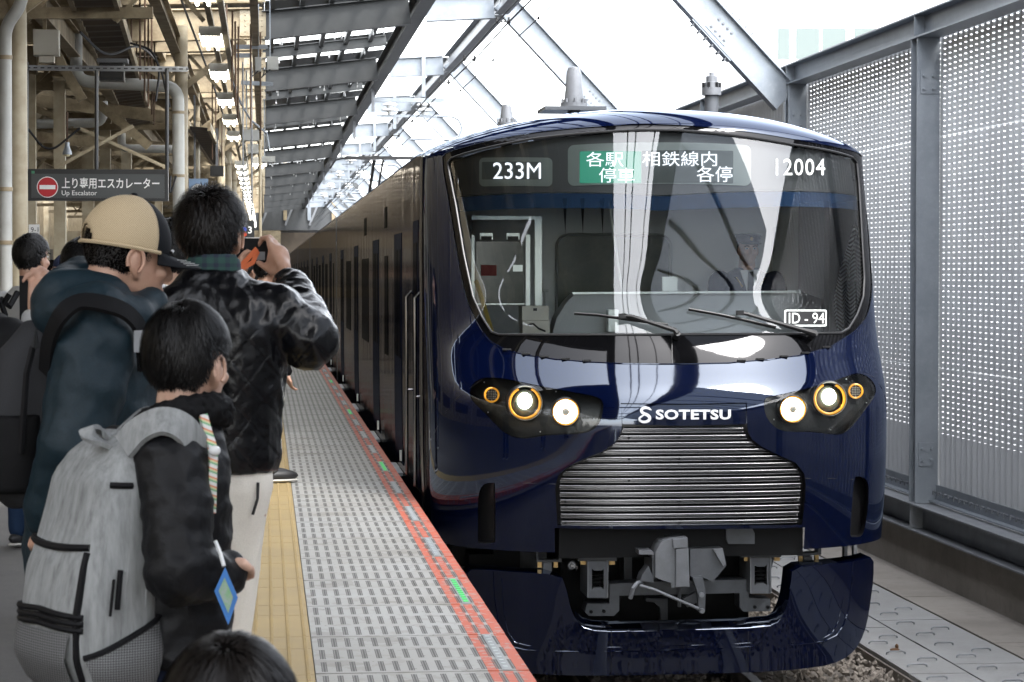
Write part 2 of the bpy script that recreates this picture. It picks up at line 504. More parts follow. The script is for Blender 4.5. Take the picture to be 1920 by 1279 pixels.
# light units let into the orange edge line
M['led_case'] = mat('grey_light_unit', (0.26, 0.28, 0.29), 0.4, var=(40, (0.2, 0.21, 0.22), 0.5))
M['led_off'] = mat('unlit_light_bar', (0.42, 0.46, 0.47), 0.3)
M['led_on'] = mat('green_light_bar', (0.03, 0.4, 0.08), 0.3, emit=(0.03, 1.0, 0.16), est=0.045)
for i in range(-1, 22):
    yc = 10.7 + i * PITCHY * 6
    on = i % 4 == 0
    k_on = (i // 4) if on else 0
    k_off = i + 1 - (i + 3) // 4
    if on: lab = '%s green lit edge light from the near end of the orange line' % nth(k_on)
    else: lab = '%s unlit grey edge light from the near end of the orange line' % nth(k_off)
    u = thing('edge_light', (0.878, yc, 0), lab, 'edge light', 'green edge lights that are on' if on else 'grey edge lights that are off')
    MB().box((0.860, yc - .425, -.004), (0.896, yc + .425, .0022)).build('light_case', M['led_case'], u)
    bb = MB()
    for j in range(11):
        y = yc - .36 + j * .072
        bb.box((0.868, y - .018 if on else y - .012, .0022), (0.890 if on else 0.885, y + .018 if on else y + .012, .0042))
    tag(bb.build('light_bars', M['led_on'] if on else M['led_off'], u), kind='stuff')

# rails
M['rail_top'] = mat('polished_rail', (0.45, 0.43, 0.41), 0.25, 0.9)
for sx in (-0.534, 0.534):
    rl = tag(MB().box((XC + sx - .033, -40, RAIL - .03), (XC + sx + .033, 240, RAIL)).box((XC + sx - .009, -40, RAIL - .13), (XC + sx + .009, 240, RAIL - .03)).box((XC + sx - .06, -40, RAIL - .15), (XC + sx + .06, 240, RAIL - .13)).build('rail', M['rail_top']),
             ('rusty steel rail nearer the platform, under the train front' if sx < 0 else 'rusty steel rail nearer the cover panels, under the train front'), 'rail')
for i in range(26):
    y = 12.2 + i * .62
    tag(MB().box((XC - 1.0, y, -1.36), (XC + 1.0, y + .22, RAIL - .155)).build('sleeper', M['concrete']), '%s concrete sleeper under the train, counted from its front' % nth(i), 'sleeper', 'sleepers under the train')
# ballast: loose stones
rs = random.Random(3)
b = MB()
for i in range(5200):
    x, y = rs.uniform(1.2, 4.22), rs.uniform(13.0, 19.0)
    if x < 3.0 and y > 16: continue
    r = rs.uniform(.016, .034)
    c = Vector((x, y, -1.335 + r * .5 + max(0, .075 - abs(x - 3.9) * .02) + rs.uniform(0, .03)))
    q = Euler((rs.random() * 6, rs.random() * 6, rs.random() * 6)).to_matrix()
    vs = [c + q @ (Vector(p) * r * rs.uniform(.7, 1.3)) for p in ((1, 0, 0), (-1, 0, 0), (0, 1, 0), (0, -1, 0), (0, 0, .75), (0, 0, -.75))]
    b.add(vs, [(0, 2, 4), (2, 1, 4), (1, 3, 4), (3, 0, 4), (2, 0, 5), (1, 2, 5), (3, 1, 5), (0, 3, 5)])
tag(b.build('ballast', M['ballast'], fix=False), kind='stuff')

# cover panels over the cable trough, and the concrete walkway beside them
GZ = -1.17
path = tag(MB().box((4.17, -40, -1.32), (5.12, 240, GZ - .03)).build('trough', M['concrete']), kind='structure')
def cover_mesh(w_, l_):
    b = MB()
    g = .006
    b.box((g, g, -.028), (w_ - g, l_ - g, 0))
    return b.mesh('cover_panel', M['checker'])
def handle_mesh():
    pts = [(0, 0, 0), (.0, 0, .012), (.02, 0, .02), (.11, 0, .02), (.13, 0, .012), (.13, 0, 0)]
    return MB().tube(pts, .006, 6).mesh('lifting_handle', M['galv_dark'], True)
hm = handle_mesh()
for (x0, wd, off) in ((4.18, .40, .0), (4.585, .52, .35)):
    cm = cover_mesh(wd, 1.0)
    for i in range(26):
        y = 11.0 + off + i
        o = link('cover_panel', cm, path); o.location = (x0, y, GZ - .002 * ((i * 3) % 2))
        for (hx, hy) in ((.12, .25), (.26, .5), (.12, .78)):
            k = link('lifting_handle', hm, o); k.location = (hx * wd / .4 - .06, hy, 0)
walk = tag(MB().box((5.125, -40, -1.32), (5.78, 240, GZ - .02)).build('walkway', M['concrete']), kind='structure')
for i in range(14):
    MB().box((5.128, 9.0 + i * 2.4 + .008, GZ - .019), (5.62, 9.0 + i * 2.4 + 2.392, GZ - .002)).build('concrete_slab', M['concrete'], walk)
tag(MB().ell((4.33, 15.9, GZ + .012), (.035, .02, .012)).ell((4.35, 15.92, GZ + .03), (.012, .02, .02)).build('dead_leaf', mat('brown_leaf', (.12, .06, .025), .8)), 'brown dry leaf lying on the cover panels', 'leaf')

# ================================================================== the noise barrier on the right
XF = 5.65
FY0 = 19.85
LZ = -.77                          # bottom of the base beam
wallb = tag(MB().box((5.62, -40, -1.32), (6.1, 240, LZ - .02)).build('concrete_plinth', M['concrete']), 'long low stained concrete plinth under the noise barrier', 'plinth')
fence = thing('noise_barrier', (XF, 20, LZ), 'grey steel noise barrier of perforated corrugated sheets between columns', 'noise barrier')
fence2 = fence
M['perf'] = mat('perforated_corrugated_sheet', (0.62, 0.635, 0.65), 0.5, 0.15, var=(1.3, (0.48, 0.495, 0.51), 0.8), stretch=(1, 1, .3))
h = N(M['perf']); t = M['perf'].node_tree
vec, X, Y, Z = h.pos()
PC = .15
col = h.m('DIVIDE', Y, PC / 2)
fx = h.m('MULTIPLY', h.m('SUBTRACT', h.m('FRACT', col), 0.5), PC / 2)
par = h.m('MODULO', h.m('FLOOR', h.m('ADD', col, 4000.0)), 2.0)
VP = .047
fz = h.m('MULTIPLY', h.m('SUBTRACT', h.m('FRACT', h.m('ADD', h.m('DIVIDE', Z, VP), h.m('MULTIPLY', par, 0.5))), 0.5), VP)
sx = h.m('MULTIPLY', h.m('SUBTRACT', par, 0.5), .034)
rr = h.m('SQRT', h.m('ADD', h.m('POWER', h.m('MULTIPLY', h.m('ADD', fx, sx), .55), 2.0), h.m('POWER', fz, 2.0)))
hole = h.m('MULTIPLY', h.m('LESS_THAN', rr, .0055), h.m('GREATER_THAN', Z, .07))
tr = h.node('ShaderNodeBsdfTransparent')
mx = h.node('ShaderNodeMixShader')
h.put(mx.inputs[0], hole)
t.links.new(t.nodes['Principled BSDF'].outputs[0], mx.inputs[1]); t.links.new(tr.outputs[0], mx.inputs[2])
t.links.new(mx.outputs[0], t.nodes['Material Output'].inputs[0])
def sheet_mesh(z0, z1, L=4.985):
    n = int(L / PC) * 8
    rows = []
    for z in (z0, z1):
        rows.append([(.14 + .024 * math.cos(2 * math.pi * (k * PC / 8) / PC), k * PC / 8, z) for k in range(n + 1)])
    return MB().grid(rows).mesh('corrugated_sheet', M['perf'], 'all', fix=False)
sheets = [sheet_mesh(-.44, .628), sheet_mesh(.632, 2.618), sheet_mesh(2.622, 3.50)]
colm = MB()
colm.box((-.1, -.1, LZ + .24), (-.088, .1, 3.46)).box((.088, -.1, LZ + .24), (.1, .1, 3.46)).box((-.088, -.005, LZ + .24), (.088, .005, 3.46))
# the flange faces the track: turn so that the wide face shows to the camera
colm = MB()
colm.box((-.1, -.1, LZ + .24), (.1, -.088, 3.46)).box((-.1, .088, LZ + .24), (.1, .1, 3.46)).box((-.005, -.088, LZ + .24), (.005, .088, 3.46))
colm = colm.mesh('column', M['galv'])
def bolt(b, c, r=.014, l=.016):
    b.cyl(c, (c[0], c[1] - l, c[2]), r, r, 6)
    return b.cyl((c[0], c[1] - l, c[2]), (c[0], c[1] - l - .008, c[2]), r * .5, r * .5, 6)
spl = MB().box((-.072, -.109, .0), (.072, -.1005, .20)).mesh('splice_plate', M['galv'])
blt = bolt(MB(), (0, 0, 0)).mesh('bolt', M['galv'])
ks = range(-10, 30)
for k in ks:
    y = FY0 + 5 * k
    c = link('column', colm, fence); c.location += Vector((XF, y, 0)) if True else Vector()
    if 0 <= k <= 4:
        for (z, zz) in ((.34 - .55, (.05, .15)), (2.98, (.04, .15))):
            s = link('splice_plate', spl, c); s.location = (0, 0, z)
            for dx in (-.04, .04):
                for dz in zz:
                    q = link('bolt', blt, c); q.location = (dx, -.109, z + dz)
    if k < 24:
        for sm in sheets:
            s = link('corrugated_sheet', sm, fence); s.location += Vector((XF, y + .005, 0))
# foot angle that holds the sheets, with hooks
ang = MB().box((XF + .085, -40, -.50), (XF + .097, 180, -.37)).box((XF + .02, -40, -.512), (XF + .097, 180, -.50))
ang.build('foot_angle', M['galv'], fence)
hk = MB().cyl((0, 0, 0), (-.03, 0, .012), .011, .011, 6).cyl((-.03, 0, .012), (-.03, 0, -.02), .008, .008, 6).mesh('hook', M['galv_dark'])
for k in range(75):
    o = link('hook', hk, fence); o.location += Vector((XF + .084, 15.2 + k * .15 + .03, -.435))
# beams: top chord and base beam, one length per bay pair
for k in range(-5, 14):
    y0, y1 = FY0 + 5 + 10 * k, FY0 + 15 + 10 * k
    b = MB().ibeam((XF, y0 + .004, 3.565), (XF, y1 - .004, 3.565), .21, .21, .014, .01)
    b.build('top_beam', M['galv'], fence)
    b = MB().ibeam((XF, y0 + .003, -.65), (XF, y1 - .003, -.65), .235, .26, .014, .01)
    b.build('base_beam', M['galv_dark'], fence)
for k in range(-3, 12):
    y = FY0 + 5 * k
    MB().box((XF - .118, y - .006, -.752), (XF - .006, y + .006, -.548)).build('web_stiffener', M['galv_dark'], fence)
    MB().box((XF - .10, y - .005, 3.475), (XF - .006, y + .005, 3.655)).build('web_stiffener', M['galv'], fence)
b = MB()
for k in range(80):
    b.box((5.70, 12 + k * .25, LZ - .17), (5.72, 12 + k * .25 + .05, LZ - .03))
b.box((5.66, 11.8, LZ - .085), (5.69, 33, LZ - .02))
tag(b.build('rib_strip', M['black'], fence), kind='stuff')
tag(MB().box((7.4, -40, -6), (7.6, 240, -1.0)).build('viaduct_wall', M['concrete']), kind='structure')

# ================================================================== new steel canopy: rafters, purlins, edge beam, portal arms and diagonals
PK = at(939, 12, 34.85); PE = at(783, 18, 34.85); PL = at(496, 48, 34.85)
KX, KZ, EX, EZ, LX, LZC = PK.x, PK.z, PE.x, PE.z, PL.x, PL.z
canopy = thing('steel_canopy', (EX, 34.85, 0), 'dark grey steel platform canopy with rafters and galvanised slanting frames', 'canopy')
def rz(x): return LZC + (EZ - LZC) * (x - LX) / (EX - LX)
frames = [24.85 + 10 * k for k in range(-6, 15)]
plate_b = MB()
for fy in frames:
    MB().ibeam((LX - .02, fy, rz(LX)), (EX - .12, fy, rz(EX - .12)), .42, .2).build('rafter', M['rafter'], canopy)
    for j in (1, 2):
        MB().ibeam((LX - .05, fy + j * 10 / 3, rz(LX) + .20), (EX - .12, fy + j * 10 / 3, rz(EX) + .20), .18, .13).build('rafter', M['rafter'], canopy)
    # galvanised arm from the canopy edge to the kink, and the diagonal down to the barrier
    MB().ibeam((EX + .12, fy, EZ), (KX - .10, fy, KZ), .36, .2).build('portal_arm', M['galv'], canopy)
    if fy > 5:
        d = MB().ibeam((KX + .02, fy, KZ + .08), (XF - .10, fy, 3.30), .33, .2, side=(0, 1, 0)).build('diagonal', M['galv'], canopy)
    else:
        d = None
    if d and fy < 60:
        a, e = Vector((KX, fy, KZ + .08)), Vector((XF - .1, fy, 3.30))
        dr = (e - a).normalized(); up = Vector((-dr.z, 0, dr.x)) if dr.x > 0 else Vector((dr.z, 0, -dr.x))
        mid = a + dr * ((e - a).length * .66)
        b = MB()
        for s in (-1, 1):
            b.bar(mid - dr * .30 + up * (s * .172), mid + dr * .30 + up * (s * .172), .19, .012)
        vs = [mid + dr * i * .15 + up * j * .10 + Vector((0, q, 0)) for q in (-.0145, -.0055) for i, j in ((-1, -1), (1, -1), (1, 1), (-1, 1))]
        b.add(vs, [(0, 1, 2, 3), (7, 6, 5, 4), (0, 4, 5, 1), (1, 5, 6, 2), (2, 6, 7, 3), (3, 7, 4, 0)])
        b.build('splice_plate', M['galv'], d)
        b = MB()
        for i in (-.1, -.035, .035, .1):
            for j in (-.055, .055):
                c = mid + dr * i + up * j
                bolt(b, (c.x, c.y - .0145, c.z), .017, .014)
        for i in range(6):
            for s in (-1, 1):
                for q in (-.06, .06):
                    c = mid + dr * (-.25 + .1 * i) + up * (s * .178) + Vector((0, q, 0))
                    b.cyl(c, c + up * (s * .035), .014, .014, 6)
        tag(b.build('splice_bolts', M['galv_dark'], d), kind='stuff')
        # gusset where the diagonal meets the column
        MB().box((XF - .115, fy - .006, 2.98), (XF - .10, fy + .09, 3.46)).build('gusset', M['galv'], d)
for k in range(-6, 14):
    y0, y1 = 24.85 + 10 * k, 34.85 + 10 * k
    MB().ibeam((KX, y0 + .11, KZ + .02), (KX, y1 - .11, KZ + .02), .30, .20).build('ridge_beam', M['galv_dark'], canopy)
    MB().ibeam((EX, y0 + .004, EZ + .02), (EX, y1 - .004, EZ + .02), .30, .20).build('edge_beam', M['rafter'], canopy)
for x in [LX + .12 + i * .43 for i in range(int((EX - LX - .2) / .43) + 1)]:
    for (ya, yb) in ((-36, 11.5), (14.9, 170)):
        MB().box((x - .035, ya, rz(x) + .215), (x + .035, yb, rz(x) + .30)).build('purlin', M['rafter'], canopy)
for k in range(-6, 14):
    y0 = 24.85 + 10 * k
    for j in range(3):
        ya, yb = y0 + j * 10 / 3, y0 + (j + 1) * 10 / 3
        if 11 < ya < 15: continue                  # sheets left out above the train so its nose mirrors sky
        ym = ya + .6 * (yb - ya) if ya > 15 else yb
        MB().box((LX - 1.7, ya, rz(LX) + .36), (LX - .002, ym - .004, rz(LX) + .385)).build('roof_sheet', M['rafter'], canopy)
        for (p, q, mm) in ((ya, ym, M['rafter']), (ym, yb, M['translucent'])):
            if q - p < .05: continue
            MB().add([(LX, p, rz(LX) + .36), (EX + .05, p, rz(EX) + .36), (EX + .05, q, rz(EX) + .36), (LX, q, rz(LX) + .36)], [(0, 1, 2, 3)]).build('roof_sheet', mm, canopy, fix=False)
# small bulb-like fittings hanging from the rafters
b = MB()
for fy in frames:
    if fy < 20 or fy > 110: continue
    for j in range(3):
        for x in (LX + .25, (LX + EX) / 2, EX - .5):
            z = rz(x) + (-.21 if j == 0 else .11)
            b.cyl((x, fy + j * 10 / 3, z), (x, fy + j * 10 / 3, z - .06), .008, .008, 5).ell((x, fy + j * 10 / 3, z - .08), (.018, .018, .03), None, 6, 4)
tag(b.build('hanging_fittings', M['porcelain'], canopy), kind='stuff')
# drop posts and struts along the canopy edge
for fy in frames:
    if fy < 40 or fy > 120: continue
    MB().bar((EX + .75, fy - .12, EZ - .55), (EX + .75, fy - .12, EZ + .35), .07, .07).build('drop_post', M['galv'], canopy)
    MB().bar((EX - .05, fy + 3.3, EZ - .15), (EX - .05, fy + 3.3, EZ - .6), .06, .06).build('drop_post', M['galv_dark'], canopy)

# ribbed cladding on the slope towards the near end (the windscreen mirrors it)
M['clad'] = mat('ribbed_grey_cladding', (0.62, 0.64, 0.66), 0.5, var=(1.5, (0.5, 0.52, 0.54), .7))
roofc = thing('ribbed_slope_roof', (KX, -10, KZ), 'grey ribbed sloping roof behind the photographer', 'roof')
for k in range(27):
    y = 10.2 - k * 1.25
    d = (Vector((XF, 0, 3.62)) - Vector((KX + .35, 0, KZ - .12)))
    a = Vector((KX + .18, y, KZ - .02)); e = Vector((XF - .20, y, 3.86)) if y > 6.4 else Vector((XF - .02, y, 3.69))
    MB().bar(a, e, .06, .10).build('rib', M['rafter'], roofc)
    a2 = a + Vector((-.25, 0, .10))
    MB().add([a2 + Vector((0, .0, .06)), e + Vector((0, .0, .06)), e + Vector((0, 1.255, .06)), a2 + Vector((0, 1.255, .06))], [(0, 1, 2, 3)]).build('clad_panel', M['frosted'], roofc, fix=False)

# ================================================================== overhead line
def overhead(name, lab, pts, r=.0105):
    return tag(MB().tube(pts, r, 6).build(name, M['wire'], None, True), lab, 'overhead wire')
def wpt(px, py, x):
    return atX(px, py, x)
for x, lab in ((2.57, 'thin dark overhead wire of the close pair, nearer the canopy'), (2.70, 'thin dark overhead wire of the close pair, nearer the barrier')):
    pts = []
    for i in range(60):
        y = -20 + i * 3.3
        s = ((y - 4.85) % 10) / 10
        pts.append((x, y, 4.20 + .05 * (4 * (s - .5) ** 2) + (.0 if x < 2.5 else .0)))
    overhead('overhead_wire', lab, pts)
overhead('overhead_wire', 'thin dark overhead feeder wire running alone on the barrier side of the pair', [(2.95, -20 + 4 * i, 4.20) for i in range(50)], .007)
for i in range(14):
    y = 17.5 + i * 4.3
    s = ((y - 4.85) % 10) / 10
    z = 4.20 + .05 * (4 * (s - .5) ** 2)
    b = MB().cyl((2.55, y, z), (2.72, y, z), .010, .010, 6)
    for x in (2.57, 2.70):
        b.cbox((x, y, z), (.03, .06, .05)).cyl((x, y, z), (x, y, z + .05), .012, .012, 6)
    tag(b.build('wire_clamp', M['wire']), '%s dark clamp on the pair of overhead wires, counted from the near end' % nth(i), 'wire clamp', 'clamps along the overhead wires')
    if i < 9:
        tag(MB().ell((2.95, 15.2 + i * 5.1, 4.2), (.016, .03, .022), None, 8, 6).build('wire_bead', M['wire']), '%s dark bead on the single feeder wire, counted from the near end' % nth(i), 'wire bead', 'beads on the single feeder wire')
nameb = ['nearest catenary bracket with white insulators under the frame arm', 'second catenary bracket along the overhead line, smaller in view', 'third catenary bracket along the overhead line', 'fourth catenary bracket along the overhead line', 'fifth catenary bracket far along the overhead line']
for i, fy in enumerate((44.85, 64.85, 74.85, 84.85, 94.85)):
    y = fy - .25
    br = thing('catenary_bracket', (2.9, y, 4.6), nameb[i], 'catenary bracket', 'brackets carrying the overhead wires')
    MB().bar((EX - .2, y, EZ - .62), (EX + 1.15, y, EZ - .62), .07, .08).build('crossbar', M['galv'], br)
    for x in (EX + .1, EX + .75):
        MB().lathe((x, y, EZ - .66), (0, 0, -1), [(0, .03), (.03, .13), (.06, .15), (.075, .06), (.11, .05), (.13, .15), (.16, .16), (.18, .05), (.24, .04)], 14).build('insulator', M['porcelain'], br, True)
    MB().bar((EX - .15, y, EZ - .92), (EX + 1.0, y, EZ - .92), .05, .05).build('lower_bar', M['galv'], br)
    pts = [(EX + .8, y, EZ - .92), (3.5, y, EZ - .92)] + [(3.5 + .22 * math.sin(a), y, EZ - 1.14 + .22 * math.cos(a)) for a in [math.pi * q / 8 for q in range(1, 9)]] + [(2.75, y, EZ - 1.36)]
    MB().tube(pts, .028, 8).build('curved_arm', M['galv'], br, True)
    MB().bar((2.5, y, EZ - .92), (2.5, y, 4.25), .03, .03).build('dropper', M['galv_dark'], br)

# ================================================================== pale buildings beyond the barrier
M['bld'] = mat('white_facade', (0.80, 0.80, 0.79), 0.7)
M['bldglass'] = mat('green_tinted_glass', (0.10, 0.125, 0.118), 0.5)
bl = thing('white_building', (22, 90, -6), 'white building with pale green windows above the noise barrier', 'building')
P1 = at(1440, 40, 90); P2 = at(1790, 40, 90)
MB().box((P1.x, 90, -6), (P2.x, 110, P1.z + .4)).build('wall', M['bld'], bl)
for (a, b_) in ((1457, 1478), (1491, 1534), (1540, 1584), (1600, 1640), (1646, 1690), (1700, 1740)):
    pa, pb = at(a, 54, 90), at(b_, 112, 90)
    f = MB().box((pa.x - .08, 89.86, pb.z - .08), (pb.x + .08, 89.995, pa.z + .08)).build('window', M['bld'], bl)
    MB().box((pa.x, 89.80, pb.z), (pb.x, 89.858, pa.z)).build('pane', M['bldglass'], f)
bl2 = thing('hole_backing', (14, 50, -6), 'long pale building added behind the barrier to brighten its holes', 'building')  # added behind the corrugated sheets so that their holes look bright
MB().box((13.0, -10, -6), (19, 88, 4.9)).build('wall', M['bld'], bl2)
for k in range(20):
    f = MB().box((12.93, -8 + k * 4.6, -.5), (12.995, -8 + k * 4.6 + 1.6, 1.3)).build('window', M['bldglass'], bl2)
# ================================================================== the old cream canopy on the left
old = thing('old_canopy', (-4, 35, 0), 'old cream painted steel canopy with rusty girders and brown roof', 'canopy')
def OZ(x): return LZC + .03 + (x - LX) * .03
# cross girders carried on from the dark rafters, with riveted splice plates
rs = random.Random(5)
for fy in frames:
    if fy < -30: continue
    for j, (ht, dz) in enumerate(((.46, 0), (.28, .06), (.28, .06))):
        y = fy + j * 10 / 3
        x1 = LX - .03
        MB().ibeam((-9.5, y, OZ(-9.5) + dz), (x1, y, OZ(x1) + dz), ht, .18, .02, .014).build('girder', M['beige'], old)
        if 20 < y < 110:
            g = MB().box((LX - .36, y - .035, OZ(LX) - .19 + dz * 2), (LX + .02, y - .012, OZ(LX) + .19)).build('splice_plate', M['beige_light'], old)
            b = MB()
            for u in (-.28, -.2, -.12, -.04):
                for q in (-.12, -.04, .04, .12):
                    b.ell((LX + u, y - .036, OZ(LX) + q + dz * .5), (.013, .012, .013), None, 6, 4)
            tag(b.build('rivets', M['beige_light'], g), kind='stuff')
    # lattice truss across, lower
    if fy > 15:
        zt, zb = OZ(-3) - .28, OZ(-3) - .85
        y = fy + 1.2
        MB().bar((-9.5, y, zb), (-1.2, y, zb + .12), .10, .12).build('tie_beam', M['beige'], old)
        for q in range(9):
            x = -9.2 + q * .95
            MB().bar((x, y, zb + .02), (x + .48, y, zt), .05, .05).build('lattice_bar', M['beige'], old)
            MB().bar((x + .48, y, zt), (x + .95, y, zb + .04), .05, .05).build('lattice_bar', M['beige'], old)
# longitudinal beams
for (x, z, hh_, ww_) in ((-1.25, OZ(-1.2) - .36, .26, .14), (-2.6, OZ(-2.6) - .42, .34, .16), (-4.4, OZ(-4.4) - .42, .34, .16), (-6.4, OZ(-6.4) - .42, .34, .16), (-.12, LZC - .30, .16, .1)):
    for k in range(-2, 13):
        y0 = 5 + k * 12
        MB().ibeam((x, y0 + .01, z), (x, y0 + 11.99, z), hh_, ww_, .018, .012).build('long_beam', M['beige'], old)
# roof boards with a few open slits
y = 4.0
while y < 150:
    wd = 1.55
    MB().box((-9.6, y, OZ(-9) + .34), (LX - 1.72, y + wd - (.16 if rs.random() < .4 else .01), OZ(-9) + .36 + .02 * rs.random())).build('roof_board', M['brown_roof'], old)
    y += wd
MB().box((LX - 1.80, -40, OZ(-9) + .30), (LX - 1.702, 150, LZC + .42)).build('fascia', M['beige'], old)
# columns
cols = [(-2.45, 24.0, .10, 0), (-1.17, 34.0, .092, 0), (-3.44, 35.5, .085, 1), (-3.05, 36.0, .085, 1), (-3.9, 46.0, .11, 1), (-3.4, 46.5, .11, 1), (-3.1, 47.0, .10, 1), (-2.75, 48.0, .10, 1),
        (-.95, 52.0, .10, 0), (-.95, 63.0, .10, 0), (-.95, 74.0, .10, 0), (-.95, 85.0, .10, 0), (-3.4, 60, .1, 0), (-3.3, 75, .12, 1), (-6.5, 60, .12, 0), (-1.25, 44.5, .06, 0)]
for (x, y, r, sq) in cols:
    if sq:
        c = MB().box((x - r, y - r, .002), (x + r, y + r, OZ(x) - .2)).build('column', M['beige_light'], old)
        MB().box((x - r - .02, y - r - .02, OZ(x) - .62), (x + r + .02, y + r + .02, OZ(x) - .2)).build('column_head', M['beige'], c)
    else:
        c = MB().cyl((x, y, .002), (x, y, OZ(x) - .1), r, r, 18).build('column', M['beige_light'], old, True)
        MB().cyl((x, y, OZ(x) - .78), (x, y, OZ(x) - .72), r + .012, r + .012, 18).build('column_head', M['beige'], c, True)
        MB().bar((x, y - .02, OZ(x) - 1.0), (x - 1.1, y - .02, OZ(x) - .3), .07, .09).build('knee_brace', M['beige'], c)
        MB().bar((x, y + .02, OZ(x) - 1.0), (x + .9, y + .02, OZ(x) - .3), .07, .09).build('knee_brace', M['beige'], c)

# diagonal cross braces over the sign
for (a, b_, n) in (((105, 315), (250, 236), 0), ((150, 241), (312, 314), 1)):
    MB().bar(at(*a, 33 + n * .1), at(*b_, 33 + n * .1), .04, .045).build('cross_brace', M['beige_light'], old)
for (p, q, Y, w1) in (((46, 0), (155, 188), 30, .12), ((108, 130), (280, 275), 37, .14), ((230, 30), (60, 175), 39, .13), ((0, 45), (175, 5), 33, .16), ((40, 185), (330, 222), 40, .2), ((45, 255), (320, 278), 44, .2), ((230, 275), (318, 277), 42, .1), ((45, 195), (140, 235), 38, .1)):
    MB().bar(at(*p, Y), at(*q, Y), .1, w1).build('brace_beam', M['beige'], old)

# drain pipes
def pipe(lab, pts, r, bands=()):
    p = thing('drain_pipe', pts[0], lab, 'pipe')
    MB().tube(pts, r, 14).build('pipe_run', M['pipe'], p, True)
    for q in bands:
        MB().cyl(Vector(q) - Vector((0, 0, .02)), Vector(q) + Vector((0, 0, .02)), r + .008, r + .008, 14).build('clip', M['beige'], p, True)
    return p
def elbow(pts, rad=.12, k=5):
    out = [Vector(pts[0])]
    for i in range(1, len(pts) - 1):
        a, b, c = Vector(pts[i - 1]), Vector(pts[i]), Vector(pts[i + 1])
        d0, d1 = (a - b).normalized(), (c - b).normalized()
        r = min(rad, (a - b).length * .45, (c - b).length * .45)
        for q in range(k + 1):
            s = q / k
            out.append((b + d0 * r) * (1 - s) ** 2 + b * 2 * s * (1 - s) + (b + d1 * r) * s ** 2)
    return out + [Vector(pts[-1])]
Y = 23.6
pipe('pale grey drain pipe at the left edge with a bent top beside the cream column', elbow([at(46, -30, Y), at(38, 12, Y), at(10, 50, Y), at(12, 760, Y)]), .062, [at(10, 108, Y), at(11, 355, Y), at(11, 455, Y)])
Y = 33.2
pipe('pale grey drain pipe running across under the roof and down the middle column', elbow([at(143, 60, Y), at(143, 152, Y), at(334, 163, Y), at(336, 560, Y)], .2), .085, [at(335, 211, Y), at(335, 330, Y)])
Y = 38
pipe('pale grey drain pipe with a short upright end, running left behind the cross braces', elbow([at(193, 190, Y), at(193, 230, Y), at(42, 233, Y)], .2), .075)
pipe('short pale pipe running level behind the hanging rods', elbow([at(228, 250, 41), at(228, 278, 41), at(330, 280, 41)], .15), .07)

# brown cable trays hanging from the roof
def tray(name, lab, A, B, C_, D_, YA, YB, n):
    """A, B near pair of corners (left, right), C, D far pair"""
    t_ = thing(name, at(*A, YA), lab, 'cable tray')
    a, b_, c, d = at(*A, YA), at(*B, YA), at(*C_, YB), at(*D_, YB)
    rows = []
    for i in range(n * 4 + 1):
        s = i / (n * 4)
        dz = -.035 if (i // 2) % 2 else 0
        l, r = a.lerp(c, s), b_.lerp(d, s)
        rows.append([l + Vector((0, 0, dz)), r + Vector((0, 0, dz))])
    MB().grid(rows).build('ribbed_floor', M['tray'], t_)
    for (p, q, nm) in ((a, c, 'side_rail'), (b_, d, 'side_rail')):
        MB().bar(p + Vector((0, 0, .02)), q + Vector((0, 0, .02)), .05, .14).build(nm, M['beige'], t_)
tray('cable_tray', 'wide brown corrugated cable tray sloping down from the top edge above the sign', (120, -30), (208, -30), (240, 236), (285, 228), 24, 46, 34)
tray('cable_tray', 'smaller brown corrugated cable tray right of the middle column', (352, 236), (392, 240), (398, 306), (424, 306), 38, 60, 22)

# hanging sign
M['sign'] = mat('dark_grey_sign_face', (0.045, 0.05, 0.052), 0.35)
M['sign_frame'] = mat('black_sign_frame', (0.012, 0.013, 0.014), 0.4)
M['white_print'] = mat('white_print', (0.80, 0.80, 0.79), 0.5, emit=(1, 1, 1), est=0.0)
M['red_print'] = mat('red_print', (0.42, 0.012, 0.02), 0.4)
def text_mesh(txt, width=None, height=None, bold=0.0, spacing=1.0):
    """mesh of the lettering, scaled to the given width or height, lower left corner at the origin"""
    cu = bpy.data.curves.new('lettering', 'FONT')
    cu.body = txt
    cu.space_character = spacing
    cu.offset = bold
    cu.resolution_u = 3
    ob = bpy.data.objects.new('lettering', cu)
    COL.objects.link(ob)
    dg = bpy.context.evaluated_depsgraph_get()
    me = bpy.data.meshes.new_from_object(ob.evaluated_get(dg))
    bpy.data.objects.remove(ob)
    co = np.empty(len(me.vertices) * 3)
    me.vertices.foreach_get('co', co)
    co = co.reshape(-1, 3)
    mn, mxx = co.min(0), co.max(0)
    sx = width / (mxx[0] - mn[0]) if width else None
    sy = height / (mxx[1] - mn[1]) if height else None
    sx = sx or sy; sy = sy or sx
    co = (co - mn) * (sx, sy, 1)
    return co, [tuple(p.vertices) for p in me.polygons]
def flat_text(name, txt, o, mat_, parent, width=None, height=None, bold=0.0, spacing=1.0):
    """lettering standing in the plane facing the camera end, lower left corner at o"""
    co, fs = text_mesh(txt, width, height, bold, spacing)
    b = MB().add([(o[0] + p[0], o[1], o[2] + p[1]) for p in co], fs)
    return b.build(name, mat_, parent, fix=False)
SY = 27.8
s0, s1 = at(52, 376, SY), at(315, 318, SY)
sg = thing('hanging_sign', (s0.x, SY, s0.z), 'dark hanging station sign with a red no-entry disc and white lettering', 'sign')
MB().box((s0.x, SY, s0.z), (s1.x, SY + .16, s1.z)).build('sign_box', M['sign_frame'], sg)
f0, f1 = at(59, 371, SY), at(308, 327, SY)
MB().box((f0.x, SY - .012, f0.z), (f1.x, SY - .001, f1.z)).build('sign_face', M['sign'], sg)
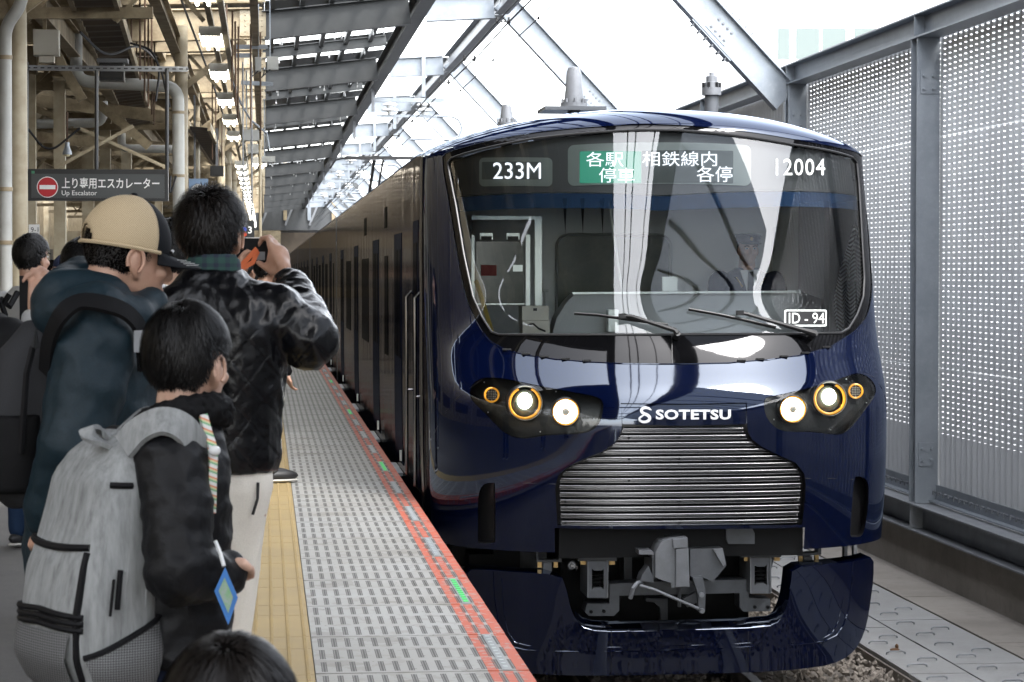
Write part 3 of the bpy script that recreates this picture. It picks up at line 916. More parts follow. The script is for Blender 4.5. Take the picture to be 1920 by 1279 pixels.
c = at(89, 351, SY - .014)
MB().cyl((c.x, SY - .0125, c.z), (c.x, SY - .0145, c.z), .122, .122, 40).build('disc_rim', M['white_print'], sg)
dsc = MB().cyl((c.x, SY - .0146, c.z), (c.x, SY - .0165, c.z), .113, .113, 40).build('no_entry_disc', M['red_print'], sg)
MB().box((c.x - .09, SY - .019, c.z - .024), (c.x + .09, SY - .0166, c.z + .024)).build('white_bar', M['white_print'], dsc)
q0, q1 = at(116, 354, SY), at(299, 334, SY)
flat_text('japanese_lettering', '上り専用エスカレーター', (q0.x, SY - .015, q0.z), M['white_print'], sg, width=q1.x - q0.x, height=(q1.z - q0.z), bold=.012)
q0, q1 = at(116, 369, SY), at(182, 356, SY)
flat_text('english_lettering', 'Up Escalator', (q0.x, SY - .015, q0.z), M['white_print'], sg, width=q1.x - q0.x)
q0, q1 = at(59, 325.5, SY), at(86, 320.5, SY)
MB().box((q0.x, SY - .006, q0.z), (q0.x + .035, SY - .001, q1.z)).build('green_mark', mat('green_mark', (.05, .22, .12), .5), sg)
for px in (50, 181, 313):
    a, e = at(px, 318, SY + .08), at(px, 116 if px < 100 else (132 if px < 200 else 130), SY + .08)
    MB().cyl(a, e, .022, .022, 8).build('hanger_pole', M['sign_frame'], sg, True)
a, e = at(40, 127, SY + .1), at(352, 127, SY + .1)
ch = thing('strut_channel', a, 'dark slotted strut channel spanning level above the sign', 'strut')
MB().box((a.x, SY + .09, a.z - .03), (e.x, SY + .14, a.z + .03)).build('channel', M['galv_dark'], ch)
b = MB()
for k in range(24):
    x = a.x + .06 + k * (e.x - a.x) / 24
    b.box((x, SY + .086, a.z - .008), (x + .045, SY + .0895, a.z + .008))
tag(b.build('slots', M['black'], ch), kind='stuff')

# boxes and speakers
def boxthing(name, lab, cat, p0, p1, Y, depth, m_, extra=None):
    a, b_ = at(*p0, Y), at(*p1, Y)
    t_ = thing(name, (a.x, Y, b_.z), lab, cat)
    MB().box((a.x, Y, b_.z), (b_.x, Y + depth, a.z)).build('case', m_, t_)
    return t_, a, b_
bx, a, e = boxthing('junction_box', 'pale grey square junction box under the roof near the left column', 'junction box', (62, 55), (110, 104), 27, .2, M['lamp_white'])
p, q = at(73, 104.5, 27.02), at(101, 117, 27.02)
MB().box((p.x, 27.02, q.z), (q.x, 27.16, p.z - .002)).build('lower_box', M['lamp_white'], bx)
MB().box((a.x + .01, 26.985, e.z + .01), (e.x - .01, 26.999, a.z - .01)).build('lid', M['lamp_white'], bx)
MB().bar((a.x + .12, 27.1, a.z), (a.x + .12, 27.1, a.z + .6), .04, .04).build('hanger', M['beige'], bx)
mo, a, e = boxthing('monitor', 'black boxy monitor hanging under the wide brown tray', 'monitor', (186, 117), (232, 151), 30, .3, M['black'])
MB().box((a.x - .03, 29.98, a.z - .001), (e.x + .05, 30.3, a.z + .05)).build('bracket', M['galv_dark'], mo)
MB().box((a.x + .02, 29.99, e.z + .02), (e.x - .02, 29.999, a.z - .02)).build('screen', mat('dark_screen', (.006, .006, .007), .25), mo)
mo, a, e = boxthing('monitor', 'small black monitor hanging below the smaller brown tray', 'monitor', (394, 311), (419, 330), 44, .3, M['black'])
MB().bar(((a.x + e.x) / 2, 44.1, a.z), ((a.x + e.x) / 2, 44.1, a.z + .7), .05, .05).build('bracket', M['galv_dark'], mo)
MB().box((a.x + .02, 43.985, e.z + .02), (e.x - .02, 43.998, a.z - .02)).build('screen', M['black'], mo)
bs, a, e = boxthing('blue_sign', 'pale blue hanging sign partly behind the leather jacket man head', 'sign', (354, 335), (390, 362), 40, .06, mat('pale_blue_sign', (.20, .30, .46), .5))
MB().bar((a.x + .1, 40.03, a.z), (a.x + .1, 40.03, a.z + 1.4), .03, .03).build('hanger_pole', M['galv_dark'], bs)
MB().cyl(((a.x + e.x) / 2, 39.995, e.z + .02), ((a.x + e.x) / 2, 39.99, e.z + .02), .13, .13, 20).build('white_dot', M['white_print'], bs)
ps, a, e = boxthing('platform_number_sign', 'dark platform sign with white numeral 3 above the phone', 'sign', (452, 414), (477, 446), 33, .1, M['sign_frame'])
flat_text('numeral', '3', (at(465, 438, 33).x, 32.997, at(465, 438, 33).z), M['white_print'], ps, height=.10, bold=.02)
p = at(460, 434, 33)
MB().cyl((p.x - .01, 32.999, p.z + .03), (p.x - .01, 32.996, p.z + .03), .03, .03, 14).build('blue_dot', mat('blue_dot', (.02, .06, .5), .4), ps)
MB().cyl((p.x - .01, 32.999, p.z - .04), (p.x - .01, 32.996, p.z - .04), .03, .03, 14).build('red_dot', mat('red_dot', (.6, .06, .02), .4), ps)
for dx in (.03, .15):
    MB().cyl((a.x + dx, 33.05, a.z), (a.x + dx, 33.05, a.z + 2.2), .012, .012, 6).build('hanger_pole', M['galv_dark'], ps)
# number plate on a column
pl, a, e = boxthing('number_plate', 'white plate reading 9-1 on a cream column', 'sign', (54, 421), (74, 439), 35.2, .01, M['white_print'])
flat_text('lettering', '9-1', (a.x + .03, 35.19, e.z + .03), M['black'], pl, height=.07)
# bell lamp
p = at(126, 290, 31)
lm = thing('bell_lamp', p, 'small grey bell shaped lamp hanging on a rod above the sign', 'lamp')
MB().lathe((p.x, 31, p.z), (0, 0, 1), [(0, .062), (.03, .06), (.08, .04), (.12, .03), (.16, .03)], 14).build('shade', M['galv'], lm, True)
MB().cyl((p.x, 31, p.z + .16), (p.x, 31, p.z + .55), .014, .014, 6).build('rod', M['rust'], lm)
MB().ell((p.x, 31, p.z), (.04, .04, .03), None, 8, 6).build('bulb', mat('bulb_glass', (.8, .7, .45), .2), lm)

# fluorescent lamps in a row
lx, lz = -.58, 4.05
MB_ = MB
rail = thing('lamp_rail', (lx, 40, lz + .2), 'long cream rail that the row of fluorescent lamps hangs under', 'rail')
MB().box((lx + .13, 14, lz + .02), (lx + .19, 60, lz + .10)).build('side_rail', M['beige_light'], rail)
MB().box((lx - .03, 14, lz + .13), (lx + .03, 60, lz + .19)).build('top_rail', M['beige'], rail)
ly = [17.9, 22.4, 27.0, 31.6, 36.6, 41.4, 46.2]
wordn = ['partly cut by the top edge', 'first whole one from the top', 'second whole one from the top', 'third whole one from the top', 'fourth whole one from the top', 'fifth whole one from the top', 'lowest of the near row']
def lamp(x, y, z, lab, grp=None):
    f = thing('fluorescent_lamp', (x, y, z), lab, 'ceiling lamp', grp)
    MB().box((x - .13, y - .75, z + .03), (x + .12, y + .75, z + .11)).build('housing', M['lamp_white'], f)
    MB().box((x - .12, y - .80, z + .0), (x + .11, y - .752, z + .10)).build('end_plate', M['lamp_white'], f)
    for s in (-.06, .05):
        MB().cyl((x + s, y - .74, z), (x + s, y + .74, z), .02, .02, 10).build('tube', M['tubelight'], f, True)
    b = MB().add([(x - .128, y - .75, z + .028), (x - .128, y + .75, z + .028), (x + .118, y + .75, z + .028), (x + .118, y - .75, z + .028)], [(0, 1, 2, 3)])
    b.build('reflector', M['tubelight'], f, fix=False)
for i, y in enumerate(ly):
    lamp(lx, y, lz, 'lit twin tube fluorescent lamp under the canopy, ' + wordn[i], 'near row of fluorescent lamps')
for i in range(22):
    lamp(-.50, 52 + i * 3.2, 3.75, '%s lamp of the far row of lit fluorescent lamps, from the near end' % nth(i), 'far row of fluorescent lamps')
lamp(-.08, 40, 3.25, 'lit fluorescent lamp hanging lower beside the grey wired boxes')

# hanging rods
b = 0
rods = [(216, 0, 42), (226, 0, 60), (238, 0, 95), (247, 0, 120), (256, 0, 150), (262, 15, 150), (272, 0, 190), (278, 65, 200), (284, 0, 215), (290, 70, 235), (407, 0, 60), (413, 0, 90), (419, 0, 110), (425, 0, 110), (432, 0, 90), (436, 60, 170), (398, 150, 300), (404, 170, 300), (410, 200, 310), (416, 210, 320), (441, 80, 200), (447, 90, 230), (470, 85, 240), (488, 100, 250)]
for i, (px, ya, yb) in enumerate(rods):
    Y = 29 + (i % 5) * 1.7 + (12 if 390 < px < 420 else 0)
    tag(MB().cyl(at(px, ya - 40, Y), at(px + (i % 3) - 1, yb, Y), .012, .012, 6).build('hanging_rod', M['rust']), '%s thin rusty rod hanging from the canopy roof, counted from the left' % nth(sorted(q[0] for q in rods).index(px)), 'hanging rod', 'rusty rods hanging from the roof')
# wired grey boxes on poles right of the lamps
for i, (p0, p1, Y, lab) in enumerate((((456, 243), (486, 264), 36, 'grey equipment box with cables, upper of the pair beside the lamps'), ((464, 270), (488, 288), 36.5, 'grey equipment box with cables, lower of the pair beside the lamps'), ((490, 293), (516, 305), 37, 'flat grey equipment box tilted on the slanting rod'), ((478, 107), (490, 133), 34, 'small pale box with a bracket near the top lamps'), ((500, 106), (522, 131), 34.2, 'tilted small grey speaker box near the top lamps'))):
    t_, a, e = boxthing('equipment_box', lab, 'equipment box', p0, p1, Y, .18, M['pipe'])
    MB().bar((a.x + .05, Y + .1, a.z), (a.x + .05, Y + .1, a.z + .9), .02, .02).build('hanger', M['galv'], t_)
    MB().box((a.x + .008, Y - .012, e.z + .008), (e.x - .008, Y - .001, a.z - .008)).build('lid', M['pipe'], t_)
    pts = [Vector((a.x + .05, Y - .01, e.z)) + Vector((-.07 * math.sin(q * .6) - .02 * q, 0, -.12 * math.sin(q * .45))) for q in range(8)]
    MB().tube(pts, .009, 6).build('cable', M['black'], t_, True)
for (p0, p1, Y) in (((440, 88), (502, 88), 34), ((452, 155), (512, 158), 34.5), ((440, 104), (470, 104), 34)):
    a, e = at(*p0, Y), at(*p1, Y)
    tag(MB().bar(a, e, .05, .06).build('strut', M['galv']), {88: 'long grey level strut above the small speaker boxes', 155: 'grey level strut below the small speaker boxes', 104: 'shortest grey level strut left of the small speaker boxes'}[p0[1]], 'strut')
a, e = at(488, 262, 33), at(488, 470, 33)
tag(MB().cyl(a, e, .022, .022, 8).build('pole', M['beige_light'], None, True), 'thin cream vertical pole beside the far lamp row', 'pole')
tag(MB().tube([at(434, 150, 30), at(452, 195, 33), at(470, 225, 35), at(500, 250, 37), at(505, 280, 37)], .016, 6).build('cable', M['galv'], None, True), 'pale cable sagging beside the lamps to the equipment boxes', 'cable')
for i, pts in enumerate((((150, 60, 28), (200, 110, 29), (260, 80, 30), (300, 120, 31), (318, 200, 32)), ((240, 80, 30), (285, 92, 30), (300, 130, 30), (292, 190, 30)), ((42, 228, 31), (90, 290, 31), (150, 240, 31)), ((320, 330, 32), (318, 370, 32), (330, 330, 32)), ((340, 0, 30), (400, 160, 38), (430, 250, 46)))):
    tag(MB().tube([at(*p) for p in elbow([Vector(q) for q in pts], 30)], .016, 6).build('cable', M['black'], None, True), ('black cable drooping under the roof near the wide tray', 'black cable curling beside the hanging rods', 'black cable sagging left of the bell lamp', 'short black cable beside the middle column', 'black cable running along above the lamp row')[i], 'cable')

# far end of the platform: a pale stair block and a white hut
sb = thing('stair_block', (-3.2, 70, 0), 'pale cream stair enclosure far down the platform', 'stair enclosure')
MB().box((-6.2, 72, .001), (-2.2, 84, 2.7)).build('wall', M['beige_light'], sb)
for k in range(3):
    MB().box((-5.9 + k * 1.25, 71.96, 1.0), (-4.9 + k * 1.25, 71.998, 2.2)).build('panel', M['pipe'], sb)
fw = thing('far_building', (-14, 150, -6), 'pale building with windows beyond the left side of the station', 'building')
MB().box((-60, 150, -6), (-9.8, 160, 9)).build('wall', M['bld'], fw)
for k in range(24):
    for j in range(3):
        MB().box((-58 + k * 2, 149.9, .4 + j * 2.6), (-56.9 + k * 2, 149.99, 1.9 + j * 2.6)).build('window', M['bldglass'], fw)

# the far end is closed by an overbridge, and an added wall cuts the light from the left
ob = thing('overbridge', (-4, 138, 0), 'cream station overbridge closing the far end of the platform', 'overbridge')
MB().box((-10, 138, .001), (.94, 146, 3.9)).build('pier_wall', M['beige'], ob)
MB().box((-12, 138, 3.92), (5.5, 146, 8.2)).build('deck', M['rafter'], ob)
for k in range(8):
    MB().box((-9.6 + k * 1.25, 137.9, .6), (-8.7 + k * 1.25, 137.99, 2.9)).build('dark_window', M['sign'], ob)
for k in range(12):
    MB().box((-11.5 + k * 1.4, 137.85, 4.5), (-11.3 + k * 1.4, 137.99, 8.0)).build('rib', M['beige'] if k % 2 else M['galv'], ob)
    MB().bar((-11.4 + k * 1.4, 137.9, 4.2), (-10.0 + k * 1.4, 137.9, 7.6), .1, .12).build('brace', M['galv_dark'], ob)
MB().box((-2, 156, .001), (8, 157, 6)).build('back_wall', M['brown_roof'], ob)
block_wall = thing('light_block_wall', (-10.4, 40, -2), 'cream wall with columns added on the left to cut daylight', 'wall')
MB().box((-10.6, -40, -2), (-10.4, 139, 5.4)).build('wall', M['beige'], block_wall)
for k in range(30):
    MB().box((-10.395, -35 + k * 5.5, -1.9), (-10.15, -34.7 + k * 5.5, 5.3)).build('pilaster', M['beige_light'], block_wall)
    MB().box((-10.395, -33.9 + k * 5.5, .9), (-10.36, -30.5 + k * 5.5, 2.6)).build('dark_window', M['brown_roof'], block_wall)
# ================================================================== the train
YN, DN, W0 = 14.05, 0.95, 1.475
def pchip(xs, ys):
    xs, ys = np.array(xs, float), np.array(ys, float)
    h = np.diff(xs); d = np.diff(ys) / h
    m = np.zeros(len(xs)); m[0], m[-1] = d[0], d[-1]
    for i in range(1, len(xs) - 1):
        if d[i - 1] * d[i] > 0:
            w1, w2 = 2 * h[i] + h[i - 1], h[i] + 2 * h[i - 1]
            m[i] = (w1 + w2) / (w1 / d[i - 1] + w2 / d[i])
    def f(x):
        x = min(max(x, xs[0]), xs[-1])
        i = min(max(int(np.searchsorted(xs, x)) - 1, 0), len(xs) - 2)
        t = (x - xs[i]) / h[i]
        return float((1 + 2 * t) * (1 - t) ** 2 * ys[i] + t * (1 - t) ** 2 * h[i] * m[i] + t * t * (3 - 2 * t) * ys[i + 1] + t * t * (t - 1) * h[i] * m[i + 1])
    return f
Wv = pchip([-1.0, -.3, .3, .9, 1.4, 1.9, 2.36, 2.52], [1.44, 1.455, 1.475, 1.478, 1.478, 1.478, 1.475, 1.472])
PR = pchip([-1.0, -.6, -.3, .3, .60, .68, .78, .90, 1.08, 1.5, 1.9, 2.36, 2.6], [.16, .10, .05, 0.0, 0.0, .022, .085, .165, .270, .3881, .5006, .63, .70])
VT, VR = 2.515, 2.355
_g = np.arange(-1.2, 2.8, .004)
def soft(f, sig):
    y = np.array([f(q) for q in _g]); k = np.exp(-.5 * (np.arange(-60, 61) * .004 / sig) ** 2); k /= k.sum()
    y = np.convolve(np.pad(y, 60, mode='edge'), k, 'valid')
    return lambda v: float(np.interp(v, _g, y))
PR, Wv = soft(PR, .06), soft(Wv, .10)
blend = soft(lambda v: min(max((v - .90) / 1.46, 0), 1), .10)
def prof(v):
    p = PR(v)
    if v > VR:
        q = min((v - VR) / (VT - VR), .9995)
        p += .55 * (1 - math.sqrt(1 - q * q))
    return p
def cz(xn, v):
    q = min(max((v - VR) / (VT - VR), 0), 1)
    return -(.135 * blend(v) + .11 * q) * abs(xn) ** 2.1 - .025 * blend(v) * abs(xn) ** 14
tt = np.linspace(-math.pi / 2, math.pi / 2, 1201)
_xn = np.sign(tt) * np.sin(np.abs(tt)) ** (2 / 3)
_yc = DN * (1 - np.cos(tt))
_s = np.concatenate([[0], np.cumsum(np.hypot(np.diff(_xn * W0), np.diff(_yc)))])
_s -= _s[600]
SMAX = float(_s[-1])
def P(s, v):
    t = float(np.interp(s, _s, tt))
    xn = math.copysign(math.sin(abs(t)) ** (2 / 3), t)
    return Vector((XC + xn * Wv(v), YN + DN * (1 - math.cos(t)) + prof(v), v + cz(xn, v)))
def nrm(s, v):
    e = .006
    s0, s1 = max(s - e, -SMAX), min(s + e, SMAX)
    a = P(s1, v) - P(s0, v)
    b = P(s, min(v + e, VT)) - P(s, v - e)
    n = a.cross(b)
    return n.normalized()
def inv(X, Z):
    v = Z
    for _ in range(7):
        xn = max(-1, min(1, (X - XC) / Wv(min(v, VT))))
        v = Z - cz(xn, min(v, VT))
    v = min(v, VT)
    xn = max(-1, min(1, (X - XC) / Wv(v)))
    t = math.copysign(math.asin(min(1, abs(xn) ** 1.5)), xn)
    return float(np.interp(t, tt, _s)), v
def px2sv(px, py):
    Y = 14.5
    for _ in range(14):
        q = at(px, py, Y)
        s, v = inv(q.x, q.z)
        Y = .5 * Y + .5 * P(s, v).y
    return s, v
def dens(loop, mx=.035, closed=True):
    out = []
    n = len(loop)
    for i in range(n if closed else n - 1):
        a, b = loop[i], loop[(i + 1) % n]
        k = max(1, int(math.hypot(b[0] - a[0], b[1] - a[1]) / mx))
        out += [(a[0] + (b[0] - a[0]) * j / k, a[1] + (b[1] - a[1]) * j / k) for j in range(k)]
    if not closed: out.append(loop[-1])
    return out
def smooth_loop(l, it=2):
    """Chaikin corner cutting, for outlines read off as straight pieces"""
    for _ in range(it):
        o = []
        for i in range(len(l)):
            a, b = l[i], l[(i + 1) % len(l)]
            o += [(a[0] * .75 + b[0] * .25, a[1] * .75 + b[1] * .25), (a[0] * .25 + b[0] * .75, a[1] * .25 + b[1] * .75)]
        l = o
    return l
def svloop(px, smooth=0, mx=.035):
    l = [px2sv(*p) for p in px]
    if smooth: l = smooth_loop(l, smooth)
    return dens(l, mx)
def inside(pts, loops):
    x, y = pts[:, 0], pts[:, 1]
    r = np.zeros(len(pts), bool)
    for l in loops:
        l = np.array(l); n = len(l)
        j = n - 1
        for i in range(n):
            xi, yi, xj, yj = l[i][0], l[i][1], l[j][0], l[j][1]
            c = ((yi > y) != (yj > y))
            with np.errstate(divide='ignore', invalid='ignore'):
                r ^= c & (x < (xj - xi) * (y - yi) / (yj - yi + 1e-12) + xi)
            j = i
    return r
def patch(name, loops, mat_, parent, off=0.0, step=.05, dy=0.0):
    """a sheet on the nose surface bounded by loops (outer first, then holes) in (s, v)"""
    pts, edges = [], []
    for l in loops:
        o = len(pts); n = len(l)
        pts += [Vector(p) for p in l]
        edges += [(o + i, o + (i + 1) % n) for i in range(n)]
    al = np.array([p for p in loops[0]])
    gx = np.arange(al[:, 0].min() + step * .5, al[:, 0].max(), step)
    gy = np.arange(al[:, 1].min() + step * .5, al[:, 1].max(), step)
    if al[:, 1].max() > 2.3:
        gy = np.concatenate([gy[gy < 2.28], 2.30 + .215 * np.sin(np.linspace(0, math.pi / 2, 12))[:-1]])
    g = np.array([(a, b) for a in gx for b in gy]) if len(gx) and len(gy) else np.zeros((0, 2))
    if len(g):
        g = g[inside(g, loops)]
        bd = np.array([q for l in loops for q in l])
        keep = [np.min((bd[:, 0] - q[0]) ** 2 + (bd[:, 1] - q[1]) ** 2) > (step * .3) ** 2 for q in g]
        pts += [Vector(q) for q in g[np.array(keep, bool)]] if len(g) else []
    vs, es, fs, *_ = delaunay_2d_cdt(pts, edges, [], 0, 1e-6)
    V2 = np.array([tuple(q) for q in vs])
    F = [f for f in fs]
    cen = np.array([V2[list(f)].mean(0) for f in F])
    ins = inside(cen, loops)
    b = MB()
    ns = [nrm(*q) for q in V2]
    b.v = [tuple(P(*q) + n * off + Vector((0, dy, 0))) for q, n in zip(V2, ns)]
    b.f = [tuple(f) for f, i in zip(F, ins) if i]
    me = b.mesh(name, mat_, False, fix=False)
    me.polygons.foreach_set('use_smooth', [True] * len(me.polygons))
    me.normals_split_custom_set_from_vertices([tuple(n) for n in ns])
    return link(name, me, parent)
def rim(name, loop, mat_, parent, d0=0.0, d1=.05, along_n=False):
    """wall round an outline, going in from depth d0 to d1"""
    r = []
    for d in (d0, d1):
        r.append([tuple(P(*q) + (nrm(*q) * -d if along_n else Vector((0, d, 0)))) for q in loop])
    return MB().grid(r, True).build(name, mat_, parent, True)
def on_face(name, co, fs, mat_, parent, o, w_, h_, off=.004):
    """flat lettering (co in 0..1 of its own width and height) laid on the nose between pixel corners"""
    vs = []
    for p in co:
        s, v = px2sv(o[0] + p[0] * w_, o[1] - p[1] * h_)
        vs.append(tuple(P(s, v) + nrm(s, v) * off))
    return MB().add(vs, fs).build(name, mat_, parent, fix=False)

M['navy'] = body_paint('deep_navy_gloss_paint', (0.0009, 0.0026, 0.016), (.76, .85, 1.0), .85, .035, (2.2, .012, .05), (1, 1, 1), 1.75)
M['navy_side'] = body_paint('deep_navy_body_side', (0.002, 0.003, 0.009), (.62, .58, .56), .52, .09, (1.0, .16, .05), (6, 2.6, .35))
M['gloss_black'] = body_paint('gloss_black_panel', (0.003, 0.003, 0.0035), (.8, .8, .82), .55, .03, (4, .01, .02), (1, 1, 1), 1.5)
M['seal'] = mat('black_rubber_seal', (0.018, 0.018, 0.019), 0.35)
M['satin'] = mat('satin_black', (0.012, 0.012, 0.013), 0.3)
M['glass'] = glass_mat('windscreen_glass', (.95, .985, .98), 1.8)
M['lampglass'] = glass_mat('lamp_cover_glass', (.92, .95, .95), 1.45)
M['chrome'] = mat('polished_grille_bar', (0.27, 0.27, 0.275), 0.24, 1.0)
M['ugrey'] = mat('grey_underframe_paint', (0.10, 0.108, 0.12), 0.5, 0.1, var=(7, (0.065, 0.068, 0.072), .8), var2=(25, (.05, .042, .035), .4, .55), bump=(60, .15, .004))
M['ugrey_light'] = mat('pale_grey_coupler_paint', (0.19, 0.20, 0.215), 0.45, 0.1, var=(9, (0.13, 0.136, 0.145), .8), var2=(28, (.09, .075, .06), .4, .56), bump=(70, .2, .004))
M['udark'] = mat('dark_underframe', (0.007, 0.0073, 0.008), 0.6, spec=.2)
M['brass'] = mat('brass_bolt', (0.42, 0.28, 0.12), 0.35, 0.9)
M['led_white'] = mat('white_led_letters', (.8, .8, .8), .5, emit=(.86, .90, 1.0), est=.17)
M['amber'] = mat('amber_lamp_ring', (.75, .32, .03), .35, emit=(1, .42, .04), est=.05)
M['beam'] = mat('lit_headlamp', (1, 1, 1), .4, emit=(1, .97, .84), est=4)
M['lamp_in'] = mat('lamp_inner', (.025, .025, .025), .25, bump=(20, .3, .01))
M['lamp_lens'] = mat('lamp_lens', (.14, .16, .13), .1)

train = thing('commuter_train', (XC, 15, RAIL), 'dark navy blue commuter train with lit headlamps arriving beside the platform', 'train')

# ---- outlines read from the photograph (pixels of the 1920 wide picture)
MASK = [(827, 296), (836, 286), (888, 271), (942, 258), (996, 249), (1068, 241), (1140, 236), (1200, 232), (1272, 234), (1344, 240), (1416, 249), (1488, 261), (1555, 274), (1612, 288), (1622, 296), (1626, 344), (1631, 430), (1637, 524), (1634, 563), (1626, 592), (1617, 606), (1603, 622), (1555, 652), (1500, 667), (1440, 675), (1366, 681), (1290, 683), (1225, 683), (1160, 682), (1100, 679), (1040, 674), (990, 667), (950, 658), (918, 640), (905, 624), (891, 599), (873, 560), (857, 480), (843, 387)]
GLASS = [(838, 306), (846, 296), (900, 280), (996, 260), (1140, 246), (1200, 243), (1272, 244), (1344, 250), (1488, 271), (1600, 295), (1608, 304), (1612, 344), (1617, 430), (1622, 520), (1620, 556), (1608, 590), (1592, 616), (1578, 624), (1440, 626), (1260, 627), (1060, 627), (935, 627), (921, 622), (903, 594), (886, 556), (869, 478), (854, 387)]
HL = [(881, 740), (882, 727), (890, 716), (903, 709), (921, 707), (954, 711), (1005, 722), (1062, 733), (1110, 741), (1127, 748), (1132, 758), (1130, 775), (1125, 792), (1116, 804), (1098, 813), (1056, 815), (1019, 817), (988, 823), (963, 821), (943, 810), (924, 790), (901, 767), (885, 752)]
HR = [(1432, 758), (1433, 748), (1440, 744), (1473, 738), (1558, 716), (1590, 704), (1606, 699), (1622, 703), (1636, 714), (1643, 728), (1641, 742), (1625, 764), (1606, 790), (1594, 804), (1580, 815), (1558, 815), (1524, 810), (1473, 810), (1456, 804), (1442, 790), (1434, 775)]
GR = [(1167, 796), (1166, 808), (1160, 822), (1150, 834), (1130, 848), (1095, 862), (1064, 877), (1047, 893), (1042, 915), (1044, 950), (1046, 988), (1200, 989), (1360, 988), (1503, 985), (1507, 950), (1510, 910), (1507, 888), (1492, 868), (1448, 848), (1425, 836), (1409, 824), (1402, 810), (1400, 796), (1280, 800)]
PLATE = [(1164, 756), (1280, 757.5), (1400, 755), (1400, 795.5), (1280, 799), (1167, 795.5)]

OPEN = [(1164, 756), (1280, 757.5), (1400, 755), (1401, 796), (1403, 810), (1410, 824), (1426, 836), (1449, 848), (1492, 868), (1508, 888), (1511, 910), (1508, 950), (1504, 984), (1360, 985), (1200, 986), (1045, 985), (1043, 950), (1041, 915), (1046, 893), (1063, 876), (1094, 861), (1129, 847), (1149, 833), (1159, 821), (1165, 808), (1166, 796)]
mask, glass_, hl, hr = svloop(MASK, 1), svloop(GLASS, 1), svloop(HL, 2, .02), svloop(HR, 2, .02)
opening, plate = svloop(OPEN, 0, .03), svloop(PLATE, 0, .03)
SLOT_L = svloop([(896, 940), (899, 918), (908, 907), (920, 905), (928, 905), (928.5, 915), (929, 960), (929, 1005), (929, 1018), (920, 1019), (905, 1019), (896, 1018), (896, 1005)], 1, .02)
SLOT_R = svloop([(1601, 894), (1612, 893), (1623, 897), (1629, 910), (1628, 950), (1622, 990), (1616, 1006), (1605, 1007), (1594, 1007), (1594, 990), (1598, 940)], 1, .02)
VB = -.245
a0, a1 = px2sv(1040, 990), px2sv(1509, 989)
outer = dens([(-SMAX, VB), (a0[0], VB), a0, a1, (a1[0], VB), (SMAX, VB), (SMAX, VT), (-SMAX, VT)], .05)
shell = patch('front_shell', [outer, mask, hl, hr, SLOT_L, SLOT_R, opening], M['navy'], train, 0, .05)
for (l, d, nm) in ((mask, .012, 'windscreen_edge'), (hl, .11, 'lamp_recess'), (hr, .11, 'lamp_recess'), (SLOT_L, .09, 'vent_recess'), (SLOT_R, .09, 'vent_recess'), (opening, .10, 'grille_recess')):
    rim(nm, l, M['gloss_black'] if nm != 'vent_recess' else M['satin'], shell, 0, d)
rim('lower_lip', dens([(-SMAX, VB), (a0[0], VB)], .05, False), M['satin'], shell, 0, .06) if False else None
for l in (SLOT_L, SLOT_R):
    patch('vent_back', [l], M['satin'], shell, 0, .06, .09)
# thin shut lines round the lamp housings
for pts in ([(803, 880), (806, 845), (818, 805), (838, 770), (860, 745), (886, 724), (904, 712)], [(1618, 700), (1636, 706), (1652, 725), (1660, 745), (1663, 775)], [(935, 908), (990, 906), (1044, 908)], [(1510, 897), (1560, 897), (1600, 899)]):
    q = [P(*px2sv(*p)) + nrm(*px2sv(*p)) * .0005 for p in pts]
    MB().tube(q, .0022, 5).build('shut_line', M['black'], shell, True)

# ---- windscreen surround, glass and what is printed on it
patch('windscreen_surround', [mask, glass_], M['gloss_black'], train, -.006, .05)
wg = patch('windscreen', [glass_], M['glass'], train, -.012, .045)
sealr = dens([px2sv(*p) for p in GLASS], .03)
MB().tube([P(*q) + nrm(*q) * -.004 for q in sealr], .008, 6, True).build('windscreen_seal', M['seal'], train, True)
# bright line and clips along the lower edge of the black panel
low = [p for p in MASK if p[1] > 615 and p[1] > 600]
low = [(1617, 606), (1603, 622), (1555, 652), (1500, 667), (1440, 675), (1366, 681), (1290, 683), (1225, 683), (1160, 682), (1100, 679), (1040, 674), (990, 667), (950, 658), (918, 640), (905, 624)]
MB().tube([P(*px2sv(*p)) + nrm(*px2sv(*p)) * .001 for p in low], .0045, 6).build('lower_trim', M['navy'], train, True)
for px in (950, 985, 1020, 1060, 1100, 1390, 1425, 1470, 1510, 1550):
    py = np.interp(px, [p[0] for p in reversed(low)], [p[1] for p in reversed(low)]) - 3
    s, v = px2sv(px, py)
    MB().cbox(P(s, v) + nrm(s, v) * .0, (.05, .03, .010)).build('trim_clip', M['black'], train)
MB().tube([P(*px2sv(1260, y)) + nrm(*px2sv(1260, y)) * -.003 for y in (629, 645, 660, 672, 681)], .003, 5).build('panel_joint', M['seal'], train)
def face_text(nm, txt, box, mat_, parent, off, bold=.0, spacing=1.0):
    x0, y0, x1, y1 = box
    co, fs = text_mesh(txt, 1.0, 1.0, bold, spacing)
    return on_face(nm, co, fs, mat_, parent, (x0, y1), x1 - x0, y1 - y0, off)
M['decal'] = mat('pale_white_decal', (.82, .86, .84), .5)
face_text('car_number', '12004', (1456, 297, 1549, 328), M['decal'], train, -.009, .0, 1.1)
def rrect(x0, y0, x1, y1, r, k=4):
    o = []
    for (cx, cy, a) in ((x1 - r, y0 + r, -90), (x1 - r, y1 - r, 0), (x0 + r, y1 - r, 90), (x0 + r, y0 + r, 180)):
        o += [(cx + r * math.cos(R(a + 90 * q / k)), cy + r * math.sin(R(a + 90 * q / k))) for q in range(k + 1)]
    return o
ip = patch('id_plate', [svloop(rrect(1472, 580, 1552, 611, 3))], M['decal'], train, -.0105)
